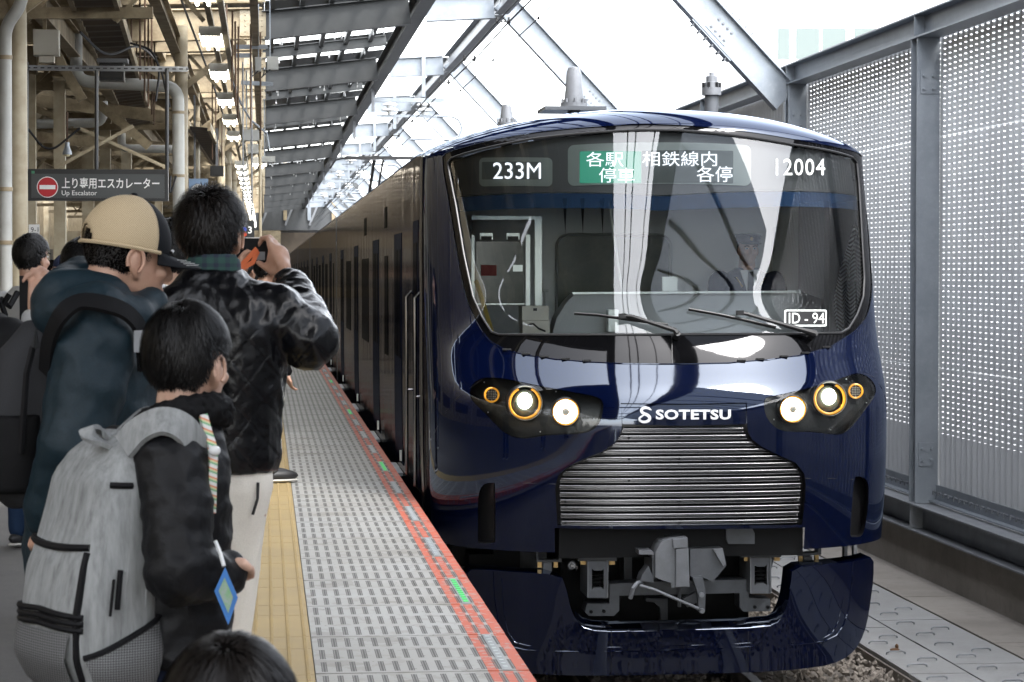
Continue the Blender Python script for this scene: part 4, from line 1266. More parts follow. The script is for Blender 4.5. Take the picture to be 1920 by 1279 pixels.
patch('plate_field', [svloop(rrect(1475, 583, 1549, 608, 2))], M['satin'], ip, -.0085)
face_text('plate_lettering', 'ID - 94', (1480, 586, 1547, 606), M['decal'], ip, -.0065, .0)

# ---- header box with the displays
M['header'] = mat('grey_header_panel', (.085, .087, .09), .5)
M['dispglass'] = mat('display_window', (.30, .34, .32), .3)
M['ledback'] = mat('led_matrix', (.13, .15, .145), .6)
M['ledgreen'] = mat('lit_green_matrix', (.02, .12, .08), .5, emit=(.07, .55, .36), est=.05)
hb = patch('header_panel', [svloop([(846, 306), (900, 284), (996, 264), (1140, 250), (1200, 247), (1272, 248), (1344, 254), (1488, 275), (1598, 299), (1608, 365), (1240, 366), (856, 368)])], M['header'], train, 0, .08, .07)
d1 = patch('run_number_display', [svloop(rrect(900, 295, 1038, 349, 9))], M['dispglass'], train, 0, .06, .060)
patch('led_field', [svloop(rrect(905, 303, 1018, 336, 2))], M['ledback'], d1, 0, .06, .056)
def face_text_dy(nm, txt, box, mat_, parent, dy, bold=.01):
    o = face_text(nm, txt, box, mat_, parent, 0, bold)
    for v in o.data.vertices: v.co.y += dy
    return o
face_text_dy('lettering', '233M', (926, 304, 1016, 335), M['led_white'], d1, .050, .0)
d2 = patch('destination_display', [svloop(rrect(1067, 271, 1412, 348, 12))], M['dispglass'], train, 0, .06, .060)
patch('led_field', [svloop(rrect(1206, 282, 1378, 343, 2))], M['ledback'], d2, 0, .06, .055)
patch('green_field', [svloop(rrect(1089, 283, 1205, 343, 2))], M['ledgreen'], d2, 0, .06, .054)
for txt, bx in (('各駅', (1101, 284, 1171, 312)), ('停車', (1125, 314, 1192, 342)), ('相鉄線内', (1207, 283, 1347, 311)), ('各停', (1309, 311, 1376, 341))):
    face_text_dy('lettering', txt, bx, M['led_white'], d2, .047, .0)
M['blueband'] = bpy.data.materials.new('blue_tinted_band'); M['blueband'].use_nodes = True
t = M['blueband'].node_tree; t.nodes.clear()
o_ = t.nodes.new('ShaderNodeOutputMaterial'); a_ = t.nodes.new('ShaderNodeBsdfTransparent'); a_.inputs[0].default_value = (.35, .50, .70, 1)
b_ = t.nodes.new('ShaderNodeBsdfDiffuse'); b_.inputs[0].default_value = (.07, .15, .33, 1); c_ = t.nodes.new('ShaderNodeMixShader'); c_.inputs[0].default_value = .45
t.links.new(a_.outputs[0], c_.inputs[1]); t.links.new(b_.outputs[0], c_.inputs[2]); t.links.new(c_.outputs[0], o_.inputs[0])
patch('blue_band', [svloop([(858, 370), (1240, 368), (1608, 367), (1611, 394), (1240, 395), (862, 397)])], M['blueband'], train, 0, .08, .03)  # see-through blue band just behind the glass, below the header

# ---- nameplate with emblem and lettering
npl = patch('nameplate', [plate], M['navy'], train, 0, .05, .012)
rim('plate_edge', plate, M['gloss_black'], npl, .0, .014)
M['logo'] = mat('white_lettering', (.85, .86, .87), .35)
def np_text(nm, co, fs, box):
    x0, y0, x1, y1 = box
    o = on_face(nm, co, fs, M['logo'], npl, (x0, y1), x1 - x0, y1 - y0, 0)
    for v in o.data.vertices: v.co.y += .008
    return o
co, fs = text_mesh('SOTETSU', 1.0, 1.0, .035, 1.06)
np_text('lettering', co, fs, (1230, 768, 1371, 787))
pth = [(1.0, .80), (.80, .93), (.52, .98), (.30, .90), (.24, .74), (.40, .60), (.66, .50), (.84, .36), (.84, .18), (.62, .05), (.34, .03), (.14, .12), (.10, .26), (.26, .40), (.50, .50)]
wid = [.02, .075, .095, .10, .10, .10, .11, .115, .11, .095, .085, .085, .08, .06, .02]
vs, fs = [], []
dn = []
for i in range(len(pth) - 1):
    for q in range(4):
        t_ = q / 4
        p = [pth[max(i - 1, 0)], pth[i], pth[i + 1], pth[min(i + 2, len(pth) - 1)]]
        cr = lambda k: .5 * (2 * p[1][k] + (p[2][k] - p[0][k]) * t_ + (2 * p[0][k] - 5 * p[1][k] + 4 * p[2][k] - p[3][k]) * t_ ** 2 + (3 * p[1][k] - p[0][k] - 3 * p[2][k] + p[3][k]) * t_ ** 3)
        dn.append((cr(0), cr(1), wid[i] + (wid[i + 1] - wid[i]) * t_))
for i in range(len(dn)):
    a, b = dn[max(i - 1, 0)], dn[min(i + 1, len(dn) - 1)]
    l = math.hypot(b[0] - a[0], b[1] - a[1]) or 1
    nx, ny = -(b[1] - a[1]) / l, (b[0] - a[0]) / l
    x, y, w_ = dn[i]
    vs += [(x + nx * w_, y + ny * w_, 0), (x - nx * w_, y - ny * w_, 0)]
fs = [(2 * i, 2 * i + 1, 2 * i + 3, 2 * i + 2) for i in range(len(dn) - 1)]
np_text('emblem', vs, fs, (1197, 764, 1222, 792))

# ---- grille
gback = svloop(OPEN[3:], 0, .03)
grille = patch('grille', [gback], M['satin'], train, 0, .05, .085)
EL = [(1165, 796), (1164, 810), (1157, 823), (1147, 834), (1128, 849), (1093, 863), (1063, 878), (1050, 893), (1046, 910), (1048, 950), (1050, 986)]
ER = [(1397, 796), (1400, 810), (1407, 825), (1424, 838), (1447, 850), (1489, 871), (1503, 888), (1507, 910), (1504, 950), (1500, 986)]
def edge_at(E, y): return float(np.interp(y, [p[1] for p in E], [p[0] for p in E]))
nsl = 14
for i in range(nsl):
    y = 807 + i * 13.35
    xl, xr = edge_at(EL, y - 3) + 5, edge_at(ER, y - 3) - 5
    sl_, sr_ = px2sv(xl, y)[0], px2sv(xr, y)[0]
    vc = px2sv(1280, y)[1]
    hv = .0185
    profl = [(-hv, .06), (-hv * .95, .020), (-hv * .75, .012), (-hv * .52, .016), (-hv * .45, .034), (hv * .0, .036), (hv * .12, .012), (hv * .32, .0), (hv * .62, .002), (hv * .85, .016), (hv, .06)]
    rows = []
    lim = []
    for dv, dp in profl:
        yy = y - dv * 308
        lim.append((px2sv(edge_at(EL, yy) + 4, y)[0], px2sv(edge_at(ER, yy) - 4, y)[0]))
    for k in range(25):
        rows.append([P(a_ + (b_ - a_) * k / 24, vc + dv) + Vector((0, dp + .012, 0)) for (dv, dp), (a_, b_) in zip(profl, lim)])
    MB().grid(rows).build('slat', M['chrome'], grille, 'all')
    if i % 3 == 1:
        for px in (1060 if i > 7 else 1180, 1275, 1390, 1490 if i > 7 else 1390):
            s, v = px2sv(px, y)
            q = P(s, vc) + Vector((0, .010, 0))
            MB().cyl(q, q + Vector((0, -.008, 0)), .006, .006, 6).build('grille_screw', M['udark'], grille)

# ---- headlamps
for (loop, lamps, nm) in ((hl, ((923, 741, 's'), (985, 756, 'm'), (1062, 773, 'i')), 'left'), (hr, ((1489, 768, 'i'), (1557, 748, 'm'), (1607, 734, 's')), 'right')):
    hd = patch('headlamp_unit', [loop], M['lamp_in'], train, 0, .05, .105)
    for (px, py, k) in lamps:
        c = P(*px2sv(px, py))
        if k == 'm':
            r = .100
            MB().lathe(c + Vector((0, .10, 0)), (0, -1, 0), [(0, r * 1.12), (.085, r * 1.12), (.092, r * 1.05), (.08, r * .98), (.0, r * .9)], 32).build('lamp_barrel', M['satin'], hd, True)
            arc = [c + Vector((math.cos(a) * r * .93, .022, math.sin(a) * r * .93)) for a in np.linspace(R(115), R(425), 40)]
            MB().tube(arc, .0085, 6).build('amber_ring', M['amber'], hd, True)
            MB().ell(c + Vector((0, .075, 0)), (r * .84, .035, r * .84), None, 24, 12).build('lens', M['lamp_lens'], hd, True)
            b = MB().ell(c + Vector((0, .037, .012)), (.044, .010, .050), None, 16, 8)
            b.build('light_source', M['beam'], hd, True)
        elif k == 'i':
            r = .083
            MB().lathe(c + Vector((0, .10, 0)), (0, -1, 0), [(0, r * 1.08), (.07, r * 1.08), (.078, r), (.06, r * .97), (.0, r * .9)], 32).build('lamp_barrel', M['satin'], hd, True)
            MB().tube([c + Vector((math.cos(a) * r * .93, .036, math.sin(a) * r * .93)) for a in np.linspace(0, 2 * math.pi, 33)[:-1]], .006, 6, True).build('amber_ring', M['amber'], hd, True)
            MB().lathe(c + Vector((0, .07, 0)), (0, -1, 0), [(0, r * .86), (.025, r * .80), (.034, r * .5), (.034, r * .3)], 28).build('light_source', M['beam'], hd, True)
            MB().ell(c + Vector((0, .036, 0)), (r * .30, .012, r * .30), None, 14, 8).build('lamp_hub', M['lamp_white'], hd, True)
        else:
            r = .046
            MB().lathe(c + Vector((0, .09, 0)), (0, -1, 0), [(0, r), (.05, r), (.055, r * .85), (.05, r * .8)], 24).build('lamp_barrel', M['satin'], hd, True)
            MB().tube([c + Vector((math.cos(a) * r * .92, .034, math.sin(a) * r * .92)) for a in np.linspace(0, 2 * math.pi, 29)[:-1]], .0065, 6, True).build('amber_ring', M['amber'], hd, True)
            b = MB()
            for u in range(-3, 4):
                for w_ in range(-3, 4):
                    if u * u + w_ * w_ < 10: b.ell(c + Vector((u * .0105, .036, w_ * .0105)), (.0036, .003, .0036), None, 6, 4)
            tag(b.build('led_dots', M['lamp_white'], hd), kind='stuff')
    cs = [sum(q[0] for q in loop) / len(loop), sum(q[1] for q in loop) / len(loop)]
    for f in (.10, .32, .55, .72, .9):
        q = loop[int(f * len(loop))]
        s, v = cs[0] + (q[0] - cs[0]) * .92, cs[1] + (q[1] - cs[1]) * .86
        MB().ell(P(s, v) + Vector((0, .03, 0)), .0045, None, 8, 5).build('cover_screw', M['porcelain'], hd)
    patch('lamp_cover', [loop], M['lampglass'], hd, -.004, .05)

# ---- wipers
def fp(px, py, off):
    s, v = px2sv(px, py)
    return P(s, v) + nrm(s, v) * off
for (bl_, arm) in ((((1077, 590), (1120, 593), (1190, 603), (1251, 612)), ((1166, 596), (1182, 597), (1215, 608), (1262, 624), (1268, 632))), (((1290, 582), (1345, 592), (1400, 604), (1452, 617)), ((1384, 590), (1395, 592), (1440, 606), (1500, 624), (1521, 631)))):
    wp = MB().tube([fp(*p, .045) for p in arm], [.010, .012, .013, .016, .022], 8).build('wiper', M['black'], train, True)
    MB().tube([fp(*p, .016) for p in bl_], .008, 6).build('wiper_blade', M['satin'], wp, True)
    MB().tube([fp(p[0], p[1] - 1, .028) for p in bl_[0:4]], .006, 6).build('blade_bow', M['black'], wp, True)
    MB().cbox(fp(*arm[0], .04), (.045, .03, .03)).build('blade_joint', M['seal'], wp)
    MB().cyl(fp(*arm[-1], .0), fp(*arm[-1], .055), .022, .018, 10).build('pivot', M['black'], wp, True)

# ---- cab interior
M['cabwall'] = mat('grey_cab_wall', (.72, .75, .74), .6)
M['cabdark'] = mat('dark_cab_lining', (.03, .031, .033), .6)
M['cabgrey'] = mat('cab_desk_grey', (.36, .375, .375), .55)
M['alu'] = mat('aluminium_trim', (.62, .66, .64), .3, .7)
M['saloon'] = mat('dim_saloon_window', (.09, .105, .085), .12, var=(3, (.22, .22, .16), .6))
CB = 16.9
cabw = MB().box((XC - 1.36, CB, -.1), (XC + 1.36, CB + .05, 2.28)).build('cab_back_wall', M['cabwall'], train)
MB().box((XC - 1.39, 16.1, -.1), (XC - 1.355, CB - .003, 1.95)).build('cab_side_lining', M['cabdark'], train)
MB().box((XC + 1.355, 16.1, -.1), (XC + 1.39, CB - .003, 1.95)).build('cab_side_lining', M['cabdark'], train)
MB().box((XC - 1.22, 15.5, 2.12), (XC + 1.22, CB - .003, 2.15)).build('cab_ceiling', M['cabdark'], train)
MB().box((XC - 1.40, 15.2, -.15), (XC + 1.40, CB - .003, -.105)).build('cab_floor', M['cabdark'], train)
def cabbox(nm, p0, p1, Y, dep, m_, parent=None):
    a, e = at(*p0, Y), at(*p1, Y)
    return MB().box((a.x, Y, e.z), (e.x, Y + dep, a.z)).build(nm, m_, parent or train)
# door with its window at the left, saloon window in the middle
dr = cabbox('cab_door', (886, 408), (1012, 640), CB - .04, .037, M['cabgrey'])
for (p0, p1) in (((884, 405), (1016, 412)), ((1003, 412), (1016, 640)), ((986, 440), (994, 575)), ((884, 441), (890, 575))):
    cabbox('door_frame', p0, p1, CB - .07, .028, M['alu'], dr)
cabbox('door_window', (893, 453), (982, 572), CB - .06, .018, M['saloon'], dr)
cabbox('red_notice', (902, 497), (931, 517), CB - .075, .012, mat('red_notice', (.45, .03, .02), .5), dr)
cabbox('pale_notice', (962, 497), (980, 509), CB - .075, .012, M['alu'], dr)
for x in (900, 950):
    cabbox('hinge', (x, 437), (x + 24, 449), CB - .10, .028, M['alu'], dr)
    cabbox('hinge_catch', (x + 2, 443), (x + 22, 450), CB - .12, .018, M['black'], dr)
cabbox('sill', (893, 569), (985, 571.5), CB - .09, .02, M['alu'], dr)
Y = CB - .03
win = MB().add([at(px, py, Y) for px, py in rrect(1046, 442, 1258, 650, 22, 5)], [tuple(range(24))]).build('saloon_window', M['saloon'], cabw, fix=False)
MB().tube([at(px, py, Y - .01) for px, py in rrect(1043, 440, 1258, 652, 24, 6)], .011, 6, True).build('window_trim', M['alu'], cabw, True)
cabbox('white_post', (1450, 425), (1462, 545), CB - .05, .03, M['alu'], cabw)
for px in (1055, 1088, 1125):
    a = at(px, 372, CB - .05); 
    MB().add([a, at(px + 8, 372, CB - .05), at(px + 5, 440, CB - .05)], [(0, 1, 2)]).build('dark_cover', M['cabdark'], cabw, fix=False)
# desk and consoles
def pxp(b, poly, Ya, Yb):
    f = [at(px, py, Ya) for px, py in poly]
    return b.prism([(q.x, q.z) for q in f], lambda a, c, d: (a, d, c), Ya, Yb)
dk = pxp(MB(), [(1037, 660), (1037, 620), (1044, 596), (1062, 568), (1080, 549), (1500, 546), (1540, 560), (1540, 660)], 15.55, 15.8).build('driver_desk', M['cabgrey'], train)
pxp(MB(), [(1074, 548), (1500, 545), (1500, 549), (1074, 552)], 15.52, 15.545).build('desk_edge', M['alu'], dk)
bxw = cabbox('white_equipment_box', (979, 574), (1029, 600), 15.35, .2, M['lamp_white'])
cabbox('box_lower', (980, 601), (1031, 628), 15.33, .2, M['lamp_white'], bxw)
cabbox('box_display', (1000, 578), (1007, 583), 15.34, .008, M['black'], bxw)
MB().tube([at(990, 609, 15.3), at(1000, 607, 15.26), at(1010, 616, 15.26), at(1022, 621, 15.3)], .006, 6).build('box_cable', M['black'], bxw, True)
cabbox('panel_box', (1141, 581), (1160, 622), 15.4, .1, M['alu'])
MB().tube([at(893, 528, 15.9), at(908, 575, 15.75), at(924, 628, 15.55)], .016, 8).build('yellow_handrail', mat('yellow_rail', (.62, .46, .10), .4), train, True)
MB().tube([at(1143, 378, 15.75), at(1155, 470, 15.75), at(1169, 568, 15.75)], .010, 8).build('slanting_pole', M['alu'], train, True)
MB().tube([at(1021, 543, 15.8), at(1021, 580, 15.8)], .008, 6).tube([at(1017, 545, 15.8), at(1028, 545, 15.8)], .012, 6).build('lever', M['alu'], train, True)
cabbox('label_plate', (1242, 519), (1270, 546), 15.9, .02, M['alu'])
cabbox('switch_panel', (1525, 475), (1560, 545), CB - .12, .06, M['cabdark'])
for (p0, p1) in (((1529, 533), (1540, 539)), ((1545, 528), (1552, 532)), ((1583, 432), (1590, 440))):
    cabbox('small_label', p0, p1, CB - .2, .02, M['alu'])
# patterned curtain at the right
M['curtain'] = mat('herringbone_curtain', (.60, .62, .62), .8)
h = N(M['curtain']); vec, X, Y_, Z = h.pos(); p = M['curtain'].node_tree.nodes['Principled BSDF']
zz = h.m('PINGPONG', h.m('MULTIPLY', X, 1.0), .035)
f = h.m('GREATER_THAN', h.m('FRACT', h.m('DIVIDE', h.m('ADD', Z, zz), .026)), .48)
M['curtain'].node_tree.links.new(h.mix(f, (.62, .65, .65, 1), (.02, .02, .024, 1)), p.inputs['Base Color'])
rows = []
for i in range(15):
    v = i / 14
    py = 390 + v * 228
    xl = np.interp(py, [385, 430, 500, 560, 600, 620], [1610, 1598, 1572, 1557, 1558, 1562])
    row = []
    for k in range(13):
        u = k / 12
        px = xl + (1613 - xl) * u
        q = at(px, py, 15.75)
        q.y += .03 * math.sin(u * 14 + v) - .15 * (1 - u) * v
        row.append(q)
    rows.append(row)
MB().grid(rows).build('curtain', M['curtain'], train, True)

# ---- body sides, roof and the carriages behind
vlist = [VB, -.1, .1, .3, .6, .8, 1.0, 1.2, 1.5, 1.8, 2.0, 2.15, 2.25, 2.33, 2.40, 2.46, VT]
def secx(v, sgn): return XC + sgn * Wv(v)
def secz(v): return v + cz(1, v)
CARL = 20.0
Yend = 34.1
def body_side(sgn, y0f, y1, nm, parent):
    rows = []
    for v in vlist:
        ya = y0f(v)
        ys = [ya] + [ya + (y1 - ya) * q / 24 for q in range(1, 25)]
        r = [Vector((secx(v, sgn), y, secz(v))) for y in ys]
        rows.append(r)
    b = MB().grid(rows if sgn < 0 else [list(reversed(r)) for r in rows])
    b.f = [tuple(reversed(f)) for f in b.f] if True else b.f
    me = b.mesh(nm, M['navy_side'], 'all', fix=False)
    return link(nm, me, parent)
ef = lambda v: YN + DN + prof(v)
left_side = body_side(-1, ef, Yend, 'body_side', train)
body_side(1, ef, Yend, 'body_side', train)
sl_list = list(np.linspace(-SMAX, SMAX, 61))
M['roof'] = mat('train_roof_grey', (.06, .062, .068), .4, coat=.3)
rows = []
for s in sl_list:
    p = P(s, VT)
    rows.append([p, Vector((p.x, p.y * .5 + 8.2, p.z + .01)), Vector((p.x, 17, p.z + .012)), Vector((p.x, Yend, p.z + .012))])
MB().grid(rows).build('roof', M['navy'], train, 'all')
M['door'] = body_paint('dark_navy_door', (.002, .003, .012), (.45, .5, .62), .16, .2)
M['sidewin'] = body_paint('dark_side_window', (.001, .0012, .002), (.5, .5, .52), .12, .1)
def side_panel(nm, y0, y1, v0, v1, off, m_, parent, n=8):
    rows = [[Vector((secx(v, -1) - off, y, secz(v))) for y in (y0, y1)] for v in np.linspace(v0, v1, n)]
    b = MB().grid(rows)
    # give it a front and back edge so that it is not paper thin
    for y in (y0, y1):
        b.grid([[Vector((secx(v, -1) - off, y, secz(v))), Vector((secx(v, -1) + .004, y, secz(v)))] for v in np.linspace(v0, v1, n)])
    return b.build(nm, m_, parent, fix=True)
def side_parts(par, y0, doors, wins):
    for (a, e) in doors:
        d = side_panel('door', y0 + a, y0 + e, -.02, 1.86, .003, M['door'], par)
        for (u0, u1) in ((.12, .46), (.54, .88)):
            side_panel('door_window', y0 + a + (e - a) * u0, y0 + a + (e - a) * u1, .80, 1.72, .006, M['sidewin'], d, 5)
        MB().box((secx(-.1, -1) - .055, y0 + a, -.10), (secx(-.1, -1) - .006, y0 + e, -.075)).build('step', M['galv'], d)
        MB().box((secx(.6, -1) - .020, y0 + a - .06, .02), (secx(.6, -1) - .004, y0 + a - .02, .10)).build('step_lamp', M['alu'], d)
    for (a, e, v0, v1) in wins:
        side_panel('window', y0 + a, y0 + e, v0, v1, .003, M['sidewin'], par, 5)
side_parts(left_side, 0, ((17.95, 18.95), (21.55, 22.75), (26.35, 27.55), (31.2, 32.4)), ((19.95, 20.5, .75, 1.68), (23.7, 25.3, .75, 1.68), (28.6, 30.2, .75, 1.68), (20.1, 20.5, 1.95, 2.15), (24.2, 24.7, 1.95, 2.15)))
cdr = side_panel('cab_side_door', 15.98, 16.55, -.05, 1.92, .003, M['door'], train)
side_panel('door_window', 16.08, 16.45, .85, 1.75, .006, M['sidewin'], cdr, 5)
for y in (15.78, 16.72):
    x = secx(.8, -1)
    MB().tube([(x, y, -.02), (x - .035, y, .02), (x - .035, y, 1.28), (x, y, 1.32)], .012, 8).build('handrail', M['chrome'], train, True)
    MB().cyl((x, y, .62), (x - .035, y, .62), .01, .01, 6).build('rail_bracket', M['chrome'], train)
# trim strip where the nose meets the body side
MB().tube([(secx(v, -1) - .004, 15.55, secz(v)) for v in vlist[:-2]], .014, 6).build('body_joint', M['chrome'], train, True)
MB().tube([(secx(v, -1) - .002, 15.70, secz(v)) for v in vlist[:-2]], .008, 6).build('body_joint', M['black'], train, True)
for k in range(6):
    y0 = 34.1 + .55 + 20 * k
    y1 = y0 + 19.45
    car = body_side(-1, lambda v: y0, y1, 'carriage', train)
    side_parts(car, y0 - 15.0 + .3, tuple((15.0 + 1.9 + q * 4.85, 15.0 + 3.1 + q * 4.85) for q in range(4)), tuple((15 + 4.2 + q * 4.85, 15 + 5.7 + q * 4.85, .75, 1.68) for q in range(3)) + ((15.6, 16.1, .75, 1.68),))
    rows = []
    for s in sl_list[::4]:
        p = P(s, VT)
        rows.append([Vector((p.x, y0, p.z + .012)), Vector((p.x, y1, p.z + .012))])
    MB().grid(rows).build('carriage_roof', M['roof'], car, 'all')
    body_side(1, lambda v: y0, y1, 'far_side', car)
    # end wall facing the gap
    pts = [(secx(v, -1), y0 + .002, secz(v)) for v in vlist] + [(secx(v, 1), y0 + .002, secz(v)) for v in reversed(vlist)]
    MB().add(pts, [tuple(range(len(pts)))]).build('end_wall', M['cabdark'], car, fix=False)
    MB().box((XC - .9, y0 - .55, -.1), (XC + .9, y0, 2.1)).build('gangway', M['black'], car)
    MB().box((XC - 1.05, y0 + 2, -.95), (XC + 1.05, y1 - 2, VB - .01)).build('underframe', M['udark'], car)
    MB().box((secx(0, -1) - .003, y0 - .50, -.1), (secx(0, -1) + .03, y0 - .05, 1.9)).build('gap_guard', M['black'], car)
# pantograph on the third carriage
pg = MB().bar((XC - .75, 52, 3.98), (XC + .75, 52, 3.98), .09, .06).bar((XC - .75, 52.35, 3.98), (XC + .75, 52.35, 3.98), .09, .06).build('pantograph', M['black'], train)
for s in (-1, 1):
    MB().tube([(XC + s * .75, 52.1, 3.98), (XC + s * .95, 52.1, 3.93), (XC + s * 1.08, 52.1, 3.74)], .022, 6).build('horn', M['black'], pg, True)
MB().bar((XC - .1, 52.2, 3.95), (XC - .25, 53.6, 2.55), .06, .06).bar((XC + .1, 52.2, 3.95), (XC - .1, 53.6, 2.55), .04, .04).build('arm', M['black'], pg)

# ---- roof fittings
def roof_z(x, Y): 
    xn = max(-1, min(1, (x - XC) / Wv(VT)))
    return VT + cz(xn, VT) + .012
for (px, py0, py1, r0, r1, Y, nm) in ((1076, 196, 125, .072, .055, 17.6, 'roof_antenna'), (950, 232, 195, .055, .045, 19.5, 'roof_antenna')):
    a, e = at(px, py0, Y), at(px, py1, Y)
    z0 = roof_z(a.x, Y)
    an = MB().lathe((a.x, Y, a.z - .02), (0, 0, 1), [(0, r0 * 1.4), (.03, r0 * 1.4), (.032, r0 * 1.05), (e.z - a.z - .02, r1), (e.z - a.z + .012, r1 * .75), (e.z - a.z + .02, r1 * .2)], 20).build(nm, M['ugrey_light'], train, True)
    MB().lathe((a.x, Y, z0 - .05), (0, 0, 1), [(0, .05), (a.z - z0 + .03, .05)], 10).build('antenna_stem', M['ugrey'], an)
    for k in range(8):
        q = Vector((a.x + math.cos(k * .785) * r0 * 1.22, Y + math.sin(k * .785) * r0 * 1.22, a.z + .012))
        MB().cyl(q, q + Vector((0, 0, .03)), .010, .010, 6).build('bolt', M['galv_dark'], an)
    if px > 1000:
        l, r_ = at(1016, 206, Y), at(1130, 203, Y)
        MB().box((l.x, Y - .20, l.z - .012), (r_.x, Y + .3, l.z + .016)).build('antenna_plate', M['ugrey'], an)
a, e = at(1334, 212, 18.5), at(1334, 140, 18.5)
ar = MB().cyl((a.x, 18.5, a.z - .1), (a.x, 18.5, a.z + .14), .055, .055, 14).build('roof_arrester', M['ugrey'], train, True)
MB().lathe((a.x, 18.5, a.z + .14), (0, 0, 1), [(0, .078), (.06, .078), (.062, .06), (.10, .058), (.105, .045), (.15, .045), (.155, .02), (.18, .02)], 16).build('arrester_cap', M['ugrey_light'], ar, True)
for k in range(6):
    q = Vector((a.x + math.cos(k * 1.047) * .066, 18.5 + math.sin(k * 1.047) * .066, a.z + .19))
    MB().cyl(q, q + Vector((0, 0, .05)), .012, .012, 6).build('bolt', M['udark'], ar)

# ---- under the nose: panel, coupler, brackets, skirt
SK = [(872, 1067), (924, 1069), (950, 1072), (1052, 1077), (1062, 1106), (1070, 1142), (1080, 1163), (1095, 1176), (1114, 1181), (1145, 1183), (1280, 1180), (1402, 1176), (1444, 1172), (1458, 1166), (1468, 1154), (1478, 1130), (1483, 1095), (1486, 1064), (1545, 1059), (1611, 1051), (1638, 1043), (1638, 1085), (1632, 1130), (1626, 1168), (1613, 1205), (1592, 1230), (1558, 1246), (1506, 1254), (1402, 1261), (1315, 1263), (1106, 1267), (1000, 1264), (960, 1256), (930, 1235), (908, 1195), (893, 1150), (882, 1110)]
skl = svloop(SK, 1, .03)
sk = patch('skirt', [skl], M['navy'], train, 0, .05)
rim('skirt_edge', skl, M['navy'], sk, 0, .26)
for pts, r in (([(924, 1072), (926, 1120), (934, 1170), (944, 1197), (958, 1213), (985, 1219), (1060, 1222), (1145, 1222), (1280, 1219), (1402, 1213), (1500, 1208), (1545, 1203), (1568, 1192), (1582, 1172), (1592, 1140), (1598, 1090), (1600, 1052)], .006), ([(940, 1085), (944, 1150), (952, 1185), (966, 1205), (990, 1211), (1145, 1214), (1280, 1211), (1402, 1206), (1545, 1196), (1560, 1188), (1572, 1165), (1582, 1120)], .004)):
    MB().tube([P(*px2sv(*p)) for p in pts], r, 6).build('raised_line', M['navy'], sk, True)
lg = [(1080, 1162), (1095, 1176), (1114, 1181.5), (1145, 1183.5), (1280, 1180.5), (1402, 1176.5), (1444, 1172.5), (1458, 1166), (1468, 1153)]
lg = [px2sv(*p) for p in lg]
rows = [[P(*q) + Vector((0, d, zz)) for q in dens(lg, .04, False)] for d, zz in ((-.002, -.004), (.004, .004), (.075, .046), (.09, .048))]
MB().grid(rows).build('sloped_ledge', M['navy'], sk, True)
for px in (1146, 1403):
    MB().tube([P(*px2sv(px, y)) + nrm(*px2sv(px, y)) * -.001 for y in (1183, 1200, 1220, 1240, 1262)], .0035, 5).build('panel_joint', M['black'], sk)
pa, pb = at(1047, 984, 14.25), at(1503, 1040, 14.25)
lp = MB().box((pa.x, 14.22, pb.z), (pb.x, 14.9, pa.z + .02)).build('lower_panel', M['udark'], train)
pxp(MB(), [(1362, 990), (1410, 990), (1415, 1000), (1415, 1020), (1366, 1020), (1362, 1012)], 14.19, 14.215).build('step_plate', M['ugrey'], lp)
pxp(MB(), [(1170, 1040), (1185, 1040), (1185, 1110), (1170, 1110)], 14.7, 14.9).build('hanger', M['ugrey'], lp)
ub = MB().box((XC - .62, 15.1, -1.0), (XC + .62, 30, VB)).build('front_underframe', M['udark'], train)
MB().box((XC - 1.25, 15.5, -.62), (XC - .66, 33, VB)).build('equipment_case', M['ugrey'], ub)
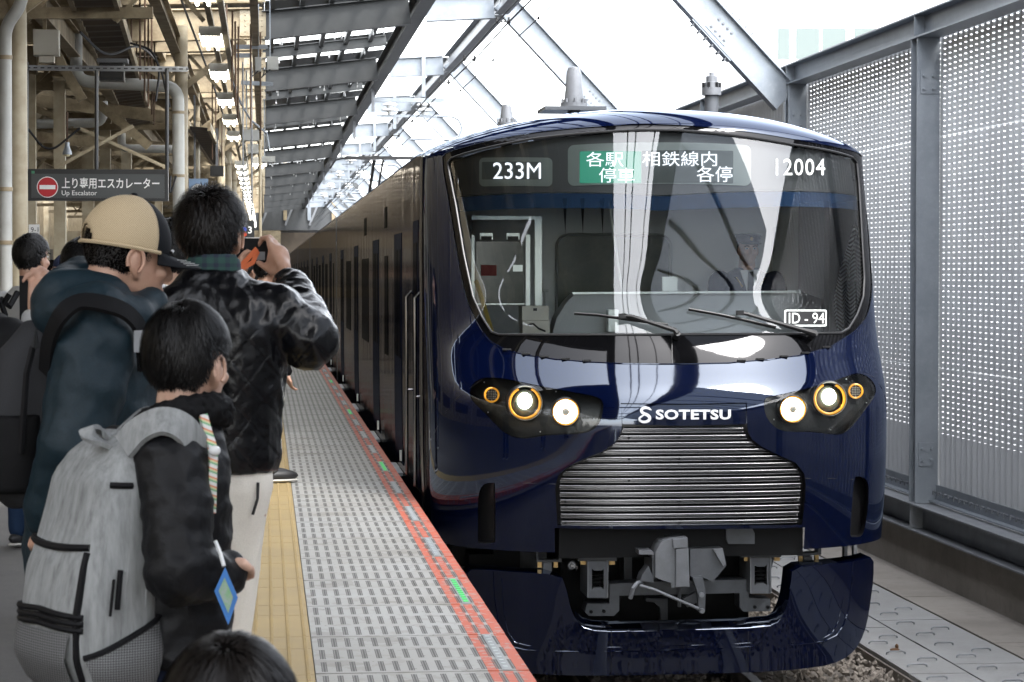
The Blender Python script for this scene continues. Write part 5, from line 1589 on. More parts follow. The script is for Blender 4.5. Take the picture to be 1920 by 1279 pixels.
# wheelsets
for y in (16.3, 18.4):
    for s in (-1, 1):
        MB().lathe((XC + s * .50, y, RAIL + .43), (s, 0, 0), [(0, .43), (.03, .45), (.035, .40), (.13, .40), (.135, .33)], 28).build('wheel', M['udark'], train, True)
cp = pxp(MB(), [(1143, 1095), (1250, 1090), (1402, 1087), (1404, 1121), (1444, 1123), (1445, 1146), (1394, 1147), (1387, 1139), (1387, 1112), (1161, 1117), (1161, 1145), (1151, 1155), (1104, 1155), (1097, 1147), (1101, 1132), (1143, 1132)], 14.38, 14.55).build('coupler_beam', M['ugrey'], train)
for (x, y) in ((1108, 1147), (1132, 1146), (1415, 1138), (1439, 1138)):
    q = at(x, y, 14.378)
    MB().cyl(q, q + Vector((0, -.012, 0)), .011, .011, 8).build('bolt', M['udark'], cp)
def bracket(x0, x1, y0, y1, tl, tr):
    br = pxp(MB(), [(tl, y0 - 6), (tr, y0 - 6), (tr, y0 + 1), (tl, y0 + 1)], 14.30, 14.62).build('spring_bracket', M['ugrey'], train)
    w_ = 7
    cx = (x0 + x1) / 2
    sy0, sy1 = y0 + (y1 - y0) * .27, y0 + (y1 - y0) * .72
    b = MB()
    for poly in ([(x0, y0 + 1.2), (x0 + w_, y0 + 1.2), (x0 + w_, y1), (x0, y1)], [(x1 - w_, y0 + 1.2), (x1, y0 + 1.2), (x1, y1), (x1 - w_, y1)], [(x0 + w_, y0 + 1.2), (x1 - w_, y0 + 1.2), (x1 - w_, sy0 - 4), (cx + 6, sy0 + 1), (cx, sy0 - 3), (cx - 6, sy0 + 1), (x0 + w_, sy0 - 4)][:3] + [(cx + 7, sy0), (cx - 7, sy0)] + [(x0 + w_, sy0 - 4)], [(x0 + w_, y1), (x1 - w_, y1), (x1 - w_, sy1 + 4), (cx + 7, sy1), (cx - 7, sy1), (x0 + w_, sy1 + 4)]):
        pxp(b, poly, 14.28, 14.31)
    b.build('spring_frame', M['ugrey'], br)
    for x in (x0 - 1.5, x1 - .5):
        pxp(MB(), [(x, y0 + 1.2), (x + 2, y0 + 1.2), (x + 2, y1), (x, y1)], 14.265, 14.60).build('cheek', M['ugrey_light'], br)
    b = MB()
    pts = []
    for q in range(41):
        a = q / 40 * 2 * math.pi * 4
        c = at(cx, sy0 + (sy1 - sy0) * q / 40, 14.40)
        pts.append(c + Vector((math.cos(a) * .05, math.sin(a) * .05, 0)))
    MB().tube(pts, .012, 6).build('coil_spring', M['udark'], br, True)
    for x in (tl + 9, tr - 9):
        for dz in (-7, 4):
            q = at(x, y0 + dz, 14.36)
            MB().cbox(q, (.034, .034, .022)).cyl(q, q + Vector((0, 0, .03)), .009, .009, 6).build('bolt', M['brass'], br)
    for (xa, xb) in ((tl + 14, x0 - 2), (tr - 14, x1 + 2)):
        pxp(MB(), [(xa, y0 + 2), (xb, y0 + 2), (xb, y0 + 22)], 14.40, 14.43).build('gusset', M['ugrey'], br)
bracket(1103, 1139, 1051, 1121, 1084, 1156)
bracket(1408, 1445, 1044, 1113, 1390, 1465)
ck = pxp(MB(), [(1229, 1036), (1236, 1022), (1243, 1015), (1262, 1010), (1289, 1008), (1290, 1026), (1293, 1101), (1259, 1102), (1258, 1093), (1236, 1086), (1229, 1082)], 14.02, 14.45).build('coupler_head', M['ugrey_light'], train)
pxp(MB(), [(1262, 1012), (1287, 1010), (1288, 1026), (1263, 1028)], 13.99, 14.015).build('top_lug', M['ugrey_light'], ck)
pxp(MB(), [(1268, 1030), (1291, 1028), (1293, 1099), (1268, 1100)], 13.985, 14.016).build('face_plate', M['ugrey_light'], ck)
pxp(MB(), [(1294, 1030), (1337, 1029), (1355, 1028), (1357, 1036), (1362, 1060), (1337, 1091), (1316, 1082), (1294, 1080)], 14.10, 14.5).build('side_jaw', M['ugrey'], ck)
pxp(MB(), [(1338, 1030), (1355, 1029), (1361, 1058), (1356, 1062)], 14.06, 14.095).build('jaw_tip', M['ugrey_light'], ck)
pxp(MB(), [(1198, 1032), (1222, 1032), (1229, 1038), (1229, 1050), (1222, 1046), (1222, 1040), (1198, 1040)], 14.08, 14.3).build('hook_arm', M['ugrey_light'], ck)
pxp(MB(), [(1216, 1062), (1224, 1080), (1226, 1092), (1200, 1090), (1204, 1078)], 14.06, 14.2).build('side_lug', M['ugrey'], ck)
MB().tube([at(1226, x, 14.07) for x in (1040, 1060, 1086)], .012, 6).build('guide_pin', M['ugrey'], ck, True)
lv = pxp(MB(), [(1299, 1083), (1318, 1081), (1323, 1110), (1322, 1145), (1315, 1151), (1310, 1147), (1309, 1115)], 14.04, 14.10).build('coupler_lever', M['ugrey'], train)
for (x, y) in ((1315, 1115), (1316, 1145)):
    q = at(x, y, 14.038)
    MB().cyl(q, q + Vector((0, -.02, 0)), .016, .016, 8).build('pin', M['ugrey_light'], lv)
MB().tube([at(1200, 1098, 14.0), at(1225, 1105, 13.97), at(1309, 1141, 14.02)], .010, 6).build('uncoupling_rod', M['ugrey_light'], train, True)
MB().tube([at(1205, 1092, 14.1), at(1195, 1093, 14.05), at(1187, 1103, 14.03), at(1182, 1122, 14.05)], .013, 8).build('hose', M['ugrey_light'], train, True)
MB().bar(at(1284, 1130, 14.3), at(1312, 1115, 14.3), .05, .06).build('link_arm', M['ugrey'], train)
MB().tube([at(1274, 1102, 14.3), at(1274, 1138, 14.3)], .012, 6).build('drop_rod', M['ugrey'], train)
q = at(1074, 1062, 14.35)
hn = MB().lathe(q + Vector((0, .06, 0)), (0, -1, 0), [(0, .012), (.03, .02), (.05, .032), (.055, .034), (.05, .026), (.03, .01)], 18).build('horn', M['chrome'], train, True)
pxp(MB(), [(1212, 1122), (1252, 1122), (1252, 1180), (1240, 1180), (1238, 1140), (1228, 1130), (1212, 1128)], 14.9, 15.0).build('pilot_bracket', M['ugrey'], train)
for (pl_, yy) in (([(1005, 1036), (1009, 1036), (1010, 1050), (1047, 1050), (1050, 1036), (1053, 1036), (1053, 1054), (1006, 1054)], 14.45), ([(1497, 1022), (1501, 1022), (1502, 1038), (1533, 1036), (1536, 1020), (1540, 1020), (1540, 1040), (1497, 1043)], 14.55)):
    hg = pxp(MB(), pl_, yy, yy + .10).build('skirt_hanger', M['ugrey'], train)
    xs = (pl_[0][0] + pl_[4][0]) / 2
    pxp(MB(), [(xs - 9, pl_[-1][1] + 1), (xs + 7, pl_[-1][1] + 1), (xs + 7, 1075 if xs < 1200 else 1062), (xs - 9, 1075 if xs < 1200 else 1062)], yy + .01, yy + .09).build('hanger_foot', M['ugrey_light'], hg)
    for dx in (-16, 14):
        q = at(xs + dx, pl_[-1][1] + 3, yy + .02)
        MB().cbox(q, (.026, .026, .045)).build('bolt', M['brass'], hg)
for (p0, p1, Y) in (((880, 1040), (925, 1068), 15.0), ((925, 1030), (975, 1075), 15.1), ((845, 1020), (875, 1062), 15.3)):
    cabbox('side_equipment', p0, p1, Y, .3, M['udark'])
for (x, Y) in ((1583, 15.3), (1601, 15.5)):
    a, e = at(x, 1012, Y), at(x + 6, 1052, Y)
    MB().box((a.x, Y, e.z), (e.x, Y + .06, a.z)).build('skirt_post', M['ugrey_light'], train)
# ================================================================== people
M['skin'] = mat('skin', (0.44, 0.27, 0.19), 0.48, var=(26, (0.40, 0.205, 0.14), 0.7), var2=(90, (.34, .19, .13), .4, .5), bump=(240, .3, .002))
M['skin_pale'] = mat('fair_skin', (0.52, 0.34, 0.255), 0.48, var=(26, (0.48, 0.265, 0.19), 0.6), bump=(240, .2, .002))
M['hair'] = mat('black_hair', (0.0045, 0.004, 0.004), 0.42, spec=.3)
M['scalp'] = mat('dark_hair_roots', (.003, .0026, .0024), .95, spec=.0)
M['hair_brown'] = mat('brown_black_hair', (0.007, 0.005, 0.004), 0.42, spec=.35)
M['leather'] = mat('black_quilted_leather', (0.003, 0.0032, 0.0042), 0.25, spec=.3, bump=(75, .3, .004))
h = N(M['leather']); vec, X, Y_, Z = h.pos(); t = M['leather'].node_tree
old_b = [n for n in t.nodes if n.type == 'BUMP'][0]
q1 = h.m('ABSOLUTE', h.m('SUBTRACT', h.m('FRACT', h.m('DIVIDE', h.m('ADD', X, h.m('MULTIPLY', Z, .8)), .085)), .5))
q2 = h.m('ABSOLUTE', h.m('SUBTRACT', h.m('FRACT', h.m('DIVIDE', h.m('SUBTRACT', X, h.m('MULTIPLY', Z, .8)), .085)), .5))
ln = h.m('MINIMUM', h.m('MULTIPLY', h.m('MINIMUM', q1, q2), 9.0), 1.0)
low_ = h.m('LESS_THAN', Z, 1.30)
lh = h.m('ADD', h.m('MULTIPLY', ln, low_), h.m('SUBTRACT', 1.0, low_))
b2 = h.node('ShaderNodeBump'); b2.inputs['Strength'].default_value = .16; b2.inputs['Distance'].default_value = .006
h.put(b2.inputs['Height'], lh); t.links.new(old_b.outputs[0], b2.inputs['Normal'])
t.links.new(b2.outputs[0], t.nodes['Principled BSDF'].inputs['Normal'])
def fabric(name, col, rough=.8, sc=300, var=.35, bump=.25):
    return mat(name, tuple(c * .75 for c in col), rough, spec=.12, var=(sc, tuple(c * (1 - var) for c in col), .8), bump=(sc * .5, bump, .002))
M['teal'] = mat('dark_teal_shell_fabric', (0.0085, 0.021, 0.030), .55, spec=.25, var=(200, (.004, .010, .014), .6), bump=(11, .45, .02))
M['blackcloth'] = fabric('black_cloth', (0.0095, 0.0095, 0.0105), .7)
M['jacket_black'] = fabric('black_padded_cloth', (0.0085, 0.0088, 0.0105), .45)
M['jacket_black'] = mat('black_padded_cloth', (0.0055, 0.0057, 0.0068), .5, spec=.2, bump=(42, .55, .006))
M['cream'] = fabric('off_white_trousers', (0.92, 0.87, 0.78), .8, var=.1)
M['greyshirt'] = fabric('pale_grey_shirt', (0.42, 0.42, 0.41), .85, var=.15)
M['denim'] = fabric('blue_denim', (0.022, 0.045, 0.10), .85)
M['navycloth'] = fabric('navy_cloth', (0.010, 0.014, 0.032), .75)
M['bluecloth'] = fabric('bright_blue_cloth', (0.02, 0.07, 0.38), .7)
M['greycloth'] = fabric('charcoal_cloth', (0.05, 0.052, 0.055), .8)
M['shoe'] = mat('dark_shoe', (.02, .02, .022), .5)
M['sole'] = mat('pale_sole', (.5, .49, .46), .6)
M['plaid'] = mat('green_plaid', (.012, .045, .035), .8)
h = N(M['plaid']); vec, X, Y_, Z = h.pos()
f = h.m('GREATER_THAN', h.m('FRACT', h.m('DIVIDE', X, .03)), .6); g = h.m('GREATER_THAN', h.m('FRACT', h.m('DIVIDE', Z, .025)), .6)
M['plaid'].node_tree.links.new(h.mix(h.m('MULTIPLY', h.m('ADD', f, g), .5), (.012, .05, .04, 1), (.008, .012, .03, 1)), M['plaid'].node_tree.nodes['Principled BSDF'].inputs['Base Color'])
M['cap_mesh'] = mat('beige_cap_mesh', (0.50, 0.39, 0.235), .8)
h = N(M['cap_mesh']); vec, X, Y_, Z = h.pos(); p = M['cap_mesh'].node_tree.nodes['Principled BSDF']
gx = h.m('SINE', h.m('MULTIPLY', X, 1150.0)); gz = h.m('SINE', h.m('MULTIPLY', Z, 1150.0))
dot = h.m('GREATER_THAN', h.m('MULTIPLY', gx, gz), .30)
M['cap_mesh'].node_tree.links.new(h.mix(h.m('MULTIPLY', dot, .8), (.52, .41, .26, 1), (.24, .17, .09, 1)), p.inputs['Base Color'])
M['cap_dark'] = fabric('black_cap_twill', (0.012, 0.013, 0.016), .7)
M['stitch'] = mat('pale_stitching', (.42, .42, .40), .7)
M['heather'] = mat('grey_heather_fabric', (0.29, 0.30, 0.30), .85, spec=.25, var=(60, (0.14, 0.145, 0.147), .9), var2=(160, (.33, .335, .335), .6, .45), bump=(420, .3, .002), stretch=(1, 1, .12))
M['bagmesh'] = mat('grey_mesh_pocket', (.06, .06, .062), .7)
h = N(M['bagmesh']); vec, X, Y_, Z = h.pos(); p = M['bagmesh'].node_tree.nodes['Principled BSDF']
dot = h.m('GREATER_THAN', h.m('MULTIPLY', h.m('SINE', h.m('MULTIPLY', h.m('ADD', X, Z), 640.0)), h.m('SINE', h.m('MULTIPLY', h.m('SUBTRACT', X, Z), 640.0))), .0)
M['bagmesh'].node_tree.links.new(h.mix(dot, (.035, .035, .036, 1), (.15, .152, .155, 1)), p.inputs['Base Color'])
M['zip'] = mat('black_zip', (.006, .006, .007), .6, spec=.15)
M['darkpack'] = fabric('dark_grey_pack_fabric', (.045, .046, .05), .8)

def finish(me, mat_, disp=None):
    if disp:
        no = [v.normal.copy() for v in me.vertices]
        for v, n in zip(me.vertices, no):
            v.co += n * disp(v.co, n)
    me.materials.clear(); me.materials.append(mat_)
    me.polygons.foreach_set('use_smooth', [True] * len(me.polygons))
    me.update()
    return me
def blob(mb, name, mat_, parent=None, voxel=.01, smooth=6, disp=None):
    """join the shapes into one continuous skin"""
    tmp = mb.mesh('tmp', None)
    o = bpy.data.objects.new('tmp', tmp); COL.objects.link(o)
    r = o.modifiers.new('r', 'REMESH'); r.mode = 'VOXEL'; r.voxel_size = voxel; r.adaptivity = 0
    s = o.modifiers.new('s', 'SMOOTH'); s.iterations = smooth; s.factor = .5
    me = bpy.data.meshes.new_from_object(o.evaluated_get(bpy.context.evaluated_depsgraph_get()))
    bpy.data.objects.remove(o); bpy.data.meshes.remove(tmp)
    me.name = name
    return link(name, finish(me, mat_, disp), parent)
def folds(amp, f=9.0, st=(1, 1, 1), seed=0.0, sharp=True):
    def d(p, n):
        q = Vector((p.x * f * st[0] + seed, p.y * f * st[1], p.z * f * st[2]))
        a = noise.noise(q)
        b = noise.noise(q * 2.3 + Vector((5, 3, 1)))
        r = (1 - abs(a) * 2.2) if sharp else a
        return amp * (r * .65 + b * .45)
    return d
def loft(secs, n=24, e=2.3):
    """closed skin through flat sections (z, cx, cy, rx, ry, yaw)"""
    rows = []
    for (z, cx, cy, rx, ry, yw) in secs:
        r = []
        for k in range(n):
            a = 2 * math.pi * k / n
            x = math.copysign(abs(math.cos(a)) ** (2 / e), math.cos(a)) * rx
            y = math.copysign(abs(math.sin(a)) ** (2 / e), math.sin(a)) * ry
            c, s = math.cos(yw), math.sin(yw)
            r.append((cx + x * c + y * s, cy - x * s + y * c, z))
        rows.append(r)
    b = MB().grid(rows, True)
    m = len(rows)
    b.f += [tuple(range(n - 1, -1, -1)), tuple(range((m - 1) * n, m * n))]
    return b
class Head:
    """places points of a head that looks along yaw (clockwise from +Y)"""
    def __init__(self, c, yaw, size=1.0, pitch=0.0, roll=0.0):
        self.c = Vector(c); self.s = size
        self.m = Matrix.Rotation(-yaw, 3, 'Z') @ Matrix.Rotation(pitch, 3, 'X') @ Matrix.Rotation(roll, 3, 'Y')
        self.e = self.m.to_euler()
    def __call__(self, x, y, z):
        return self.c + self.m @ (Vector((x, y, z)) * self.s)
    def skin(self, mb):
        s = self.s
        mb.ell(self(0, -.012, .030), tuple(s * q for q in (.076, .094, .095)), self.e, 24, 16)
        mb.ell(self(0, .022, -.030), tuple(s * q for q in (.064, .070, .085)), self.e, 20, 14)
        mb.ell(self(0, .040, -.085), tuple(s * q for q in (.044, .046, .036)), self.e, 16, 10)
        mb.ell(self(0, .078, .030), tuple(s * q for q in (.046, .016, .014)), self.e, 14, 8)
        mb.cap(self(0, .088, .012), self(0, .106, -.026), s * .009, s * .014, 10)
        for q in (-1, 1):
            mb.ell(self(q * .012, .096, -.032), s * .010, None, 8, 6)
            mb.ell(self(q * .040, .068, -.024), tuple(s * u for u in (.022, .018, .018)), self.e, 10, 8)
            mb.ell(self(q * .078, -.008, -.012), tuple(s * u for u in (.010, .022, .033)), (self.m @ Matrix.Rotation(q * .35, 3, 'Z')).to_euler(), 14, 10)
            mb.cap(self(q * .075, -.004, -.035), self(q * .072, .0, -.045), s * .011, s * .009, 8)
        mb.ell(self(0, .088, -.062), tuple(s * u for u in (.024, .010, .007)), self.e, 12, 8)
        mb.ell(self(0, .086, -.074), tuple(s * u for u in (.020, .010, .007)), self.e, 12, 8)
        return mb
    def eyes(self, parent):
        for q in (-1, 1):
            MB().ell(self(q * .031, .081, .010), tuple(self.s * u for u in (.013, .007, .007)), self.e, 12, 8).build('eye', M['porcelain'], parent, True)
            MB().ell(self(q * .031, .0868, .010), tuple(self.s * u for u in (.006, .003, .006)), self.e, 10, 6).build('iris', M['black'], parent, True)
            MB().tube([self(q * .014, .096, .026), self(q * .032, .094, .033), self(q * .050, .084, .027)], self.s * .0045, 6).build('eyebrow', M['hair'], parent, True)
    def ear_folds(self, parent, skin, sides=(-1, 1)):
        for q in sides:
            pts = [self(q * (.086 + .002 * math.cos(a)), -.008 + .019 * math.cos(a) - .004, -.010 + .029 * math.sin(a)) for a in np.linspace(R(-60), R(210), 14)]
            MB().tube(pts, self.s * .0045, 6).build('ear_rim', skin, parent, True)
def hair(hd, mat_, parent, line, n=2600, length=.05, lift=.006, flow=(0, -.25, -1), whorl=(0, -.06, .09), seed=1, grow=1.0, wild=.35, thin=None, width=.0019, name='hair'):
    """a close shell and many thin locks; line(x, y, z) tells whether hair grows at that place of the skull (head units)"""
    rs = random.Random(seed)
    rad = (.081 * grow, .099 * grow, .100 * grow)
    cen = (0, -.012, .030)
    b = MB()
    # shell
    shell_n = 0
    nu, nv = 40, 26
    idx = {}
    def sp(a, t, k=1.0):
        return (cen[0] + rad[0] * k * math.cos(a) * math.cos(t), cen[1] + rad[1] * k * math.sin(a) * math.cos(t), cen[2] + rad[2] * k * math.sin(t))
    for i in range(nv + 1):
        for k in range(nu):
            t = -1.15 + (math.pi / 2 + 1.15) * i / nv; a = 2 * math.pi * k / nu
            p = sp(a, t)
            if line(*p):
                idx[(i, k)] = len(b.v); b.v.append(tuple(hd(*p)))
    for i in range(nv):
        for k in range(nu):
            q = [(i, k), (i, (k + 1) % nu), (i + 1, (k + 1) % nu), (i + 1, k)]
            if all(u in idx for u in q): b.f.append(tuple(idx[u] for u in q)); shell_n += 1
    up = Vector(whorl)
    made = 0
    while made < n:
        a, t = rs.uniform(0, 2 * math.pi), math.asin(rs.uniform(-.85, 1))
        p = sp(a, t)
        if not line(*p): continue
        if thin and rs.random() < thin(*p): made += 1; continue
        made += 1
        pos = Vector(p)
        d = (pos - Vector(cen)); nn = Vector((d.x / rad[0] ** 2, d.y / rad[1] ** 2, d.z / rad[2] ** 2)).normalized()
        away = pos - up; away -= nn * away.dot(nn)
        fl = Vector(flow) - nn * Vector(flow).dot(nn)
        dr = (away.normalized() * max(0, 1 - away.length / .09) * 1.3 + fl) if away.length > 1e-4 else fl
        dr += Vector((rs.gauss(0, 1), rs.gauss(0, 1), rs.gauss(0, 1))) * wild
        dr -= nn * dr.dot(nn)
        if dr.length < 1e-4: continue
        dr.normalize()
        L = length * rs.uniform(.6, 1.15) * min(1, max(.22, (p[2] + .085) / .12))
        if abs(p[0]) > .056 and p[1] > -.05 and p[2] < .075: L *= .42
        lf = lift * rs.uniform(.2, 1.6)
        w_ = width * rs.uniform(.7, 1.5)
        sd = dr.cross(nn).normalized()
        o = len(b.v); K = 5
        q = pos - nn * .002
        for j in range(K + 1):
            s = j / K
            wj = w_ * (1 - s * .85)
            ctr = q + nn * lf * math.sin(s * 2.2) * 1.1
            b.v += [tuple(hd(*(ctr - sd * wj + nn * wj * .3))), tuple(hd(*(ctr + sd * wj)))]
            q = q + dr * (L / K)
            e = q - Vector(cen)
            m_ = math.sqrt((e.x / rad[0]) ** 2 + (e.y / rad[1]) ** 2 + (e.z / rad[2]) ** 2)
            if m_ < 1.01 or e.z > -.02:
                q = Vector(cen) + e / m_ * 1.005
            e = q - Vector(cen)
            n2 = Vector((e.x / rad[0] ** 2, e.y / rad[1] ** 2, e.z / rad[2] ** 2)).normalized()
            dr = dr - n2 * dr.dot(n2) * .8 + Vector((0, 0, -.06))
            dr.normalize(); nn = n2; sd = dr.cross(nn).normalized()
        b.f += [(o + 2 * j, o + 2 * j + 1, o + 2 * j + 3, o + 2 * j + 2) for j in range(K)]
    me = b.mesh(name, mat_, False, fix=False)
    me.materials.append(M['scalp'])
    me.polygons.foreach_set('use_smooth', [True] * len(me.polygons))
    me.polygons.foreach_set('material_index', [1] * shell_n + [0] * (len(me.polygons) - shell_n))
    return link(name, me, parent)
def short_line(x, y, z):          # ordinary short hair: above forehead, round the ears, down to the nape
    if y > .045: return z > .072 - (y - .045) * .2
    if y > -.012: return z > .005 + (y + .012) * 1.05
    return z > -.055 + max(0, (y + .06)) * .6
def hand(mb, wrist, knuckles, tips, thumb, r=.0088):
    """a palm between wrist and the four knuckles, four bent fingers and a thumb leaving the side of the palm"""
    w_ = Vector(wrist)
    for k in knuckles:
        mb.cap(w_.lerp(Vector(k), .25), k, .019, .0125, 10)
    for k, (m1, m2, tp), s in zip(knuckles, tips, (1, 1.06, 1.0, .86)):
        mb.chain([k, m1, m2, tp], [r * 1.12 * s, r * 1.05 * s, r * s, r * .82 * s], 10)
    mb.chain(thumb, [.016, .0125, .011, .009], 10)
    return mb

# ------------------------------------------------------------------ the man in the leather jacket
def person(name, mb, lab, skin, voxel=.006, smooth=5, group=None):
    o = blob(mb, name, skin, None, voxel, smooth)
    return tag(o, lab, 'person', group)
Y = 6.3
H1 = Head(at(396, 442, 6.32), R(16), .97, R(4))
mb = H1.skin(MB())
mb.cap(H1(0, -.03, -.06), Vector((-.135, 6.28, 1.40)), .058, .066)
mb.add(*(lambda l: (l.v, l.f))(loft([(.80, -.135, 6.3, .14, .10, R(12)), (1.1, -.135, 6.3, .14, .10, R(12)), (1.3, -.135, 6.3, .165, .10, R(12)), (1.42, -.135, 6.29, .09, .07, R(12))])))
SR, ER, WR = Vector((.025, 6.27, 1.335)), at(580, 638, 6.26), at(542, 524, 6.62)
mb.chain([SR, ER, WR], [.06, .045, .028])
SL, EL_, WL = Vector((-.29, 6.31, 1.34)), Vector((-.35, 6.50, 1.17)), Vector((-.10, 6.74, 1.42))
mb.chain([SL, EL_, WL], [.06, .045, .028])
for sx, kx in ((-.205, -.22), (-.085, -.115)):
    mb.chain([(sx, 6.3, .86), (kx, 6.34, .48), (kx, 6.30, .09)], [.085, .058, .04])
    mb.chain([(kx, 6.30, .05), (kx + .02, 6.46, .035)], [.04, .03])
k_ = [at(507, 459, 6.70), at(514, 455, 6.74), at(520, 462, 6.78), at(524, 472, 6.80)]
tp_ = [(at(501, 446, 6.73), at(491, 447, 6.76), at(486, 459, 6.76)), (at(506, 445, 6.79), at(494, 446, 6.82), at(484, 462, 6.81)), (at(505, 470, 6.84), at(492, 472, 6.84), at(480, 475, 6.82)), (at(508, 482, 6.85), at(496, 484, 6.85), at(485, 486, 6.83))]
hand(mb, at(538, 512, 6.64), k_, tp_, [at(528, 512, 6.66), at(510, 509, 6.69), at(498, 501, 6.71), at(484, 492, 6.735)], .0088)
mb.ell(at(522, 486, 6.70), (.034, .036, .042), (0, 0, 0))
hand(mb, WL, [Vector((-.075, 6.76, 1.46)), Vector((-.07, 6.78, 1.48)), Vector((-.07, 6.80, 1.49)), Vector((-.075, 6.82, 1.49))], [(Vector((-.06, 6.77, 1.50)), Vector((-.05, 6.77, 1.51)), Vector((-.04, 6.77, 1.51)))] * 4, [Vector((-.09, 6.75, 1.44)), Vector((-.07, 6.75, 1.45)), Vector((-.055, 6.75, 1.46)), Vector((-.05, 6.75, 1.47))])
man1 = person('person', mb, 'man in a black quilted leather jacket raising a black phone, white trousers', M['skin'])
H1.ear_folds(man1, M['skin'], (1,))
def jl(x, y, z):
    if y > .05: return z > .078
    if y > -.034: return z > .018 + max(0, y) * .6
    return z > -.075 + max(0, (y + .075)) * .8
hair(H1, M['hair_brown'], man1, jl, 6500, .052, .012, (.12, -.15, -1), (.01, -.055, .10), 3, 1.03, .36, lambda x, y, z: .75 if (x - .01) ** 2 + (y + .05) ** 2 < .0012 and z > .08 else (.3 if (x - .01) ** 2 + (y + .05) ** 2 < .0035 and z > .07 else 0), .0012)
mb = loft([(.925, -.13, 6.3, .158, .125, R(12)), (.96, -.13, 6.3, .168, .135, R(12)), (1.06, -.13, 6.3, .172, .138, R(12)), (1.2, -.13, 6.29, .185, .135, R(12)), (1.31, -.132, 6.285, .198, .125, R(12)), (1.38, -.134, 6.285, .165, .105, R(12)), (1.425, -.135, 6.285, .105, .085, R(12)), (1.455, -.135, 6.29, .078, .076, R(12))], 28, 2.2)
mb.chain([SR + Vector((-.03, 0, .01)), ER, at(566, 585, 6.44), at(545, 536, 6.58)], [.082, .078, .062, .050])
mb.cap(Vector((-.13, 6.28, 1.37)), SR, .07, .085)
mb.chain([SL, EL_, WL.lerp(EL_, .15)], [.082, .072, .052])
jk = blob(mb, 'leather_jacket', M['leather'], man1, .0085, 4, lambda p, n: folds(.006, 15, (1, 1, .8), 2)(p, n) * (1.4 if p.x > 0 else (.9 if p.z > 1.25 else .45)) + folds(.003, 30, (1, 1, .8), 6)(p, n))
# collar of the shirt under it, trousers, cuff
rows = [[(-.135 + math.cos(a) * r + .0, 6.292 + math.sin(a) * r * 1.0, z + (.012 if math.sin(a) < -.3 else 0)) for a in np.linspace(0, 2 * math.pi, 25)[:-1]] for r, z in ((.074, 1.44), (.073, 1.478), (.068, 1.487), (.064, 1.47))]
MB().grid(rows, True).build('plaid_collar', M['plaid'], man1, True)
mb = loft([(.70, -.15, 6.3, .12, .09, R(8)), (.80, -.148, 6.3, .150, .110, R(8)), (.88, -.14, 6.3, .160, .118, R(8)), (.96, -.135, 6.3, .150, .112, R(8))], 24)
for sx, kx in ((-.215, -.225), (-.095, -.120)):
    mb.chain([(sx, 6.3, .84), (kx, 6.335, .48), (kx, 6.30, .11)], [.100, .080, .066])
blob(mb, 'trousers', M['cream'], man1, .009, 5, folds(.006, 10, (1, 1, .5), 7))
for kx in (-.22, -.115):
    MB().ell((kx, 6.38, .045), (.05, .14, .045), None, 16, 10).build('shoe', M['shoe'], man1, True)
MB().tube([at(484, 905, 6.20), at(483, 935, 6.19), at(474, 965, 6.19)], .004, 5).build('pocket_edge', M['shoe'], man1)
# what he holds
a, e = at(455, 447, 6.79), at(488, 499, 6.79)
M['darkphone'] = mat('black_phone_back', (.004, .004, .005), .5, spec=.15)
ph = thing('phone', (a.x, 6.79, e.z), 'black phone with an orange ribbon strap held up by the leather jacket man', 'phone')
MB().cbox(((a.x + e.x) / 2, 6.785, (a.z + e.z) / 2), (e.x - a.x + .05, .012, a.z - e.z)).build('phone_body', M['darkphone'], ph)
q = at(489, 480, 6.776)
MB().box((q.x - .012, 6.774, q.z - .012), (q.x + .012, 6.7785, q.z + .012)).build('lens_square', M['galv_dark'], ph)
MB().cbox((e.x - .02, 6.784, a.z + .0015), (.10, .012, .002)).build('bright_edge', M['chrome'], ph)
M['orange'] = mat('orange_ribbon', (.70, .17, .06), .6)
M['paleribbon'] = mat('pale_grey_ribbon', (.5, .5, .48), .6)
for pts, m_ in (([(482, 466), (462, 488), (440, 508), (428, 520)], M['orange']), ([(484, 470), (474, 492), (452, 505), (440, 525)], M['orange']), ([(452, 500), (440, 518), (430, 535)], M['paleribbon'])):
    rows = []
    for i, (x, y) in enumerate(pts):
        rows.append([at(x - 3.2, y - 3.2, 6.74 - .01 * i), at(x + 3.2, y + 3.2, 6.745 - .01 * i)])
    MB().grid(rows).build('strap_ribbon', m_, ph)

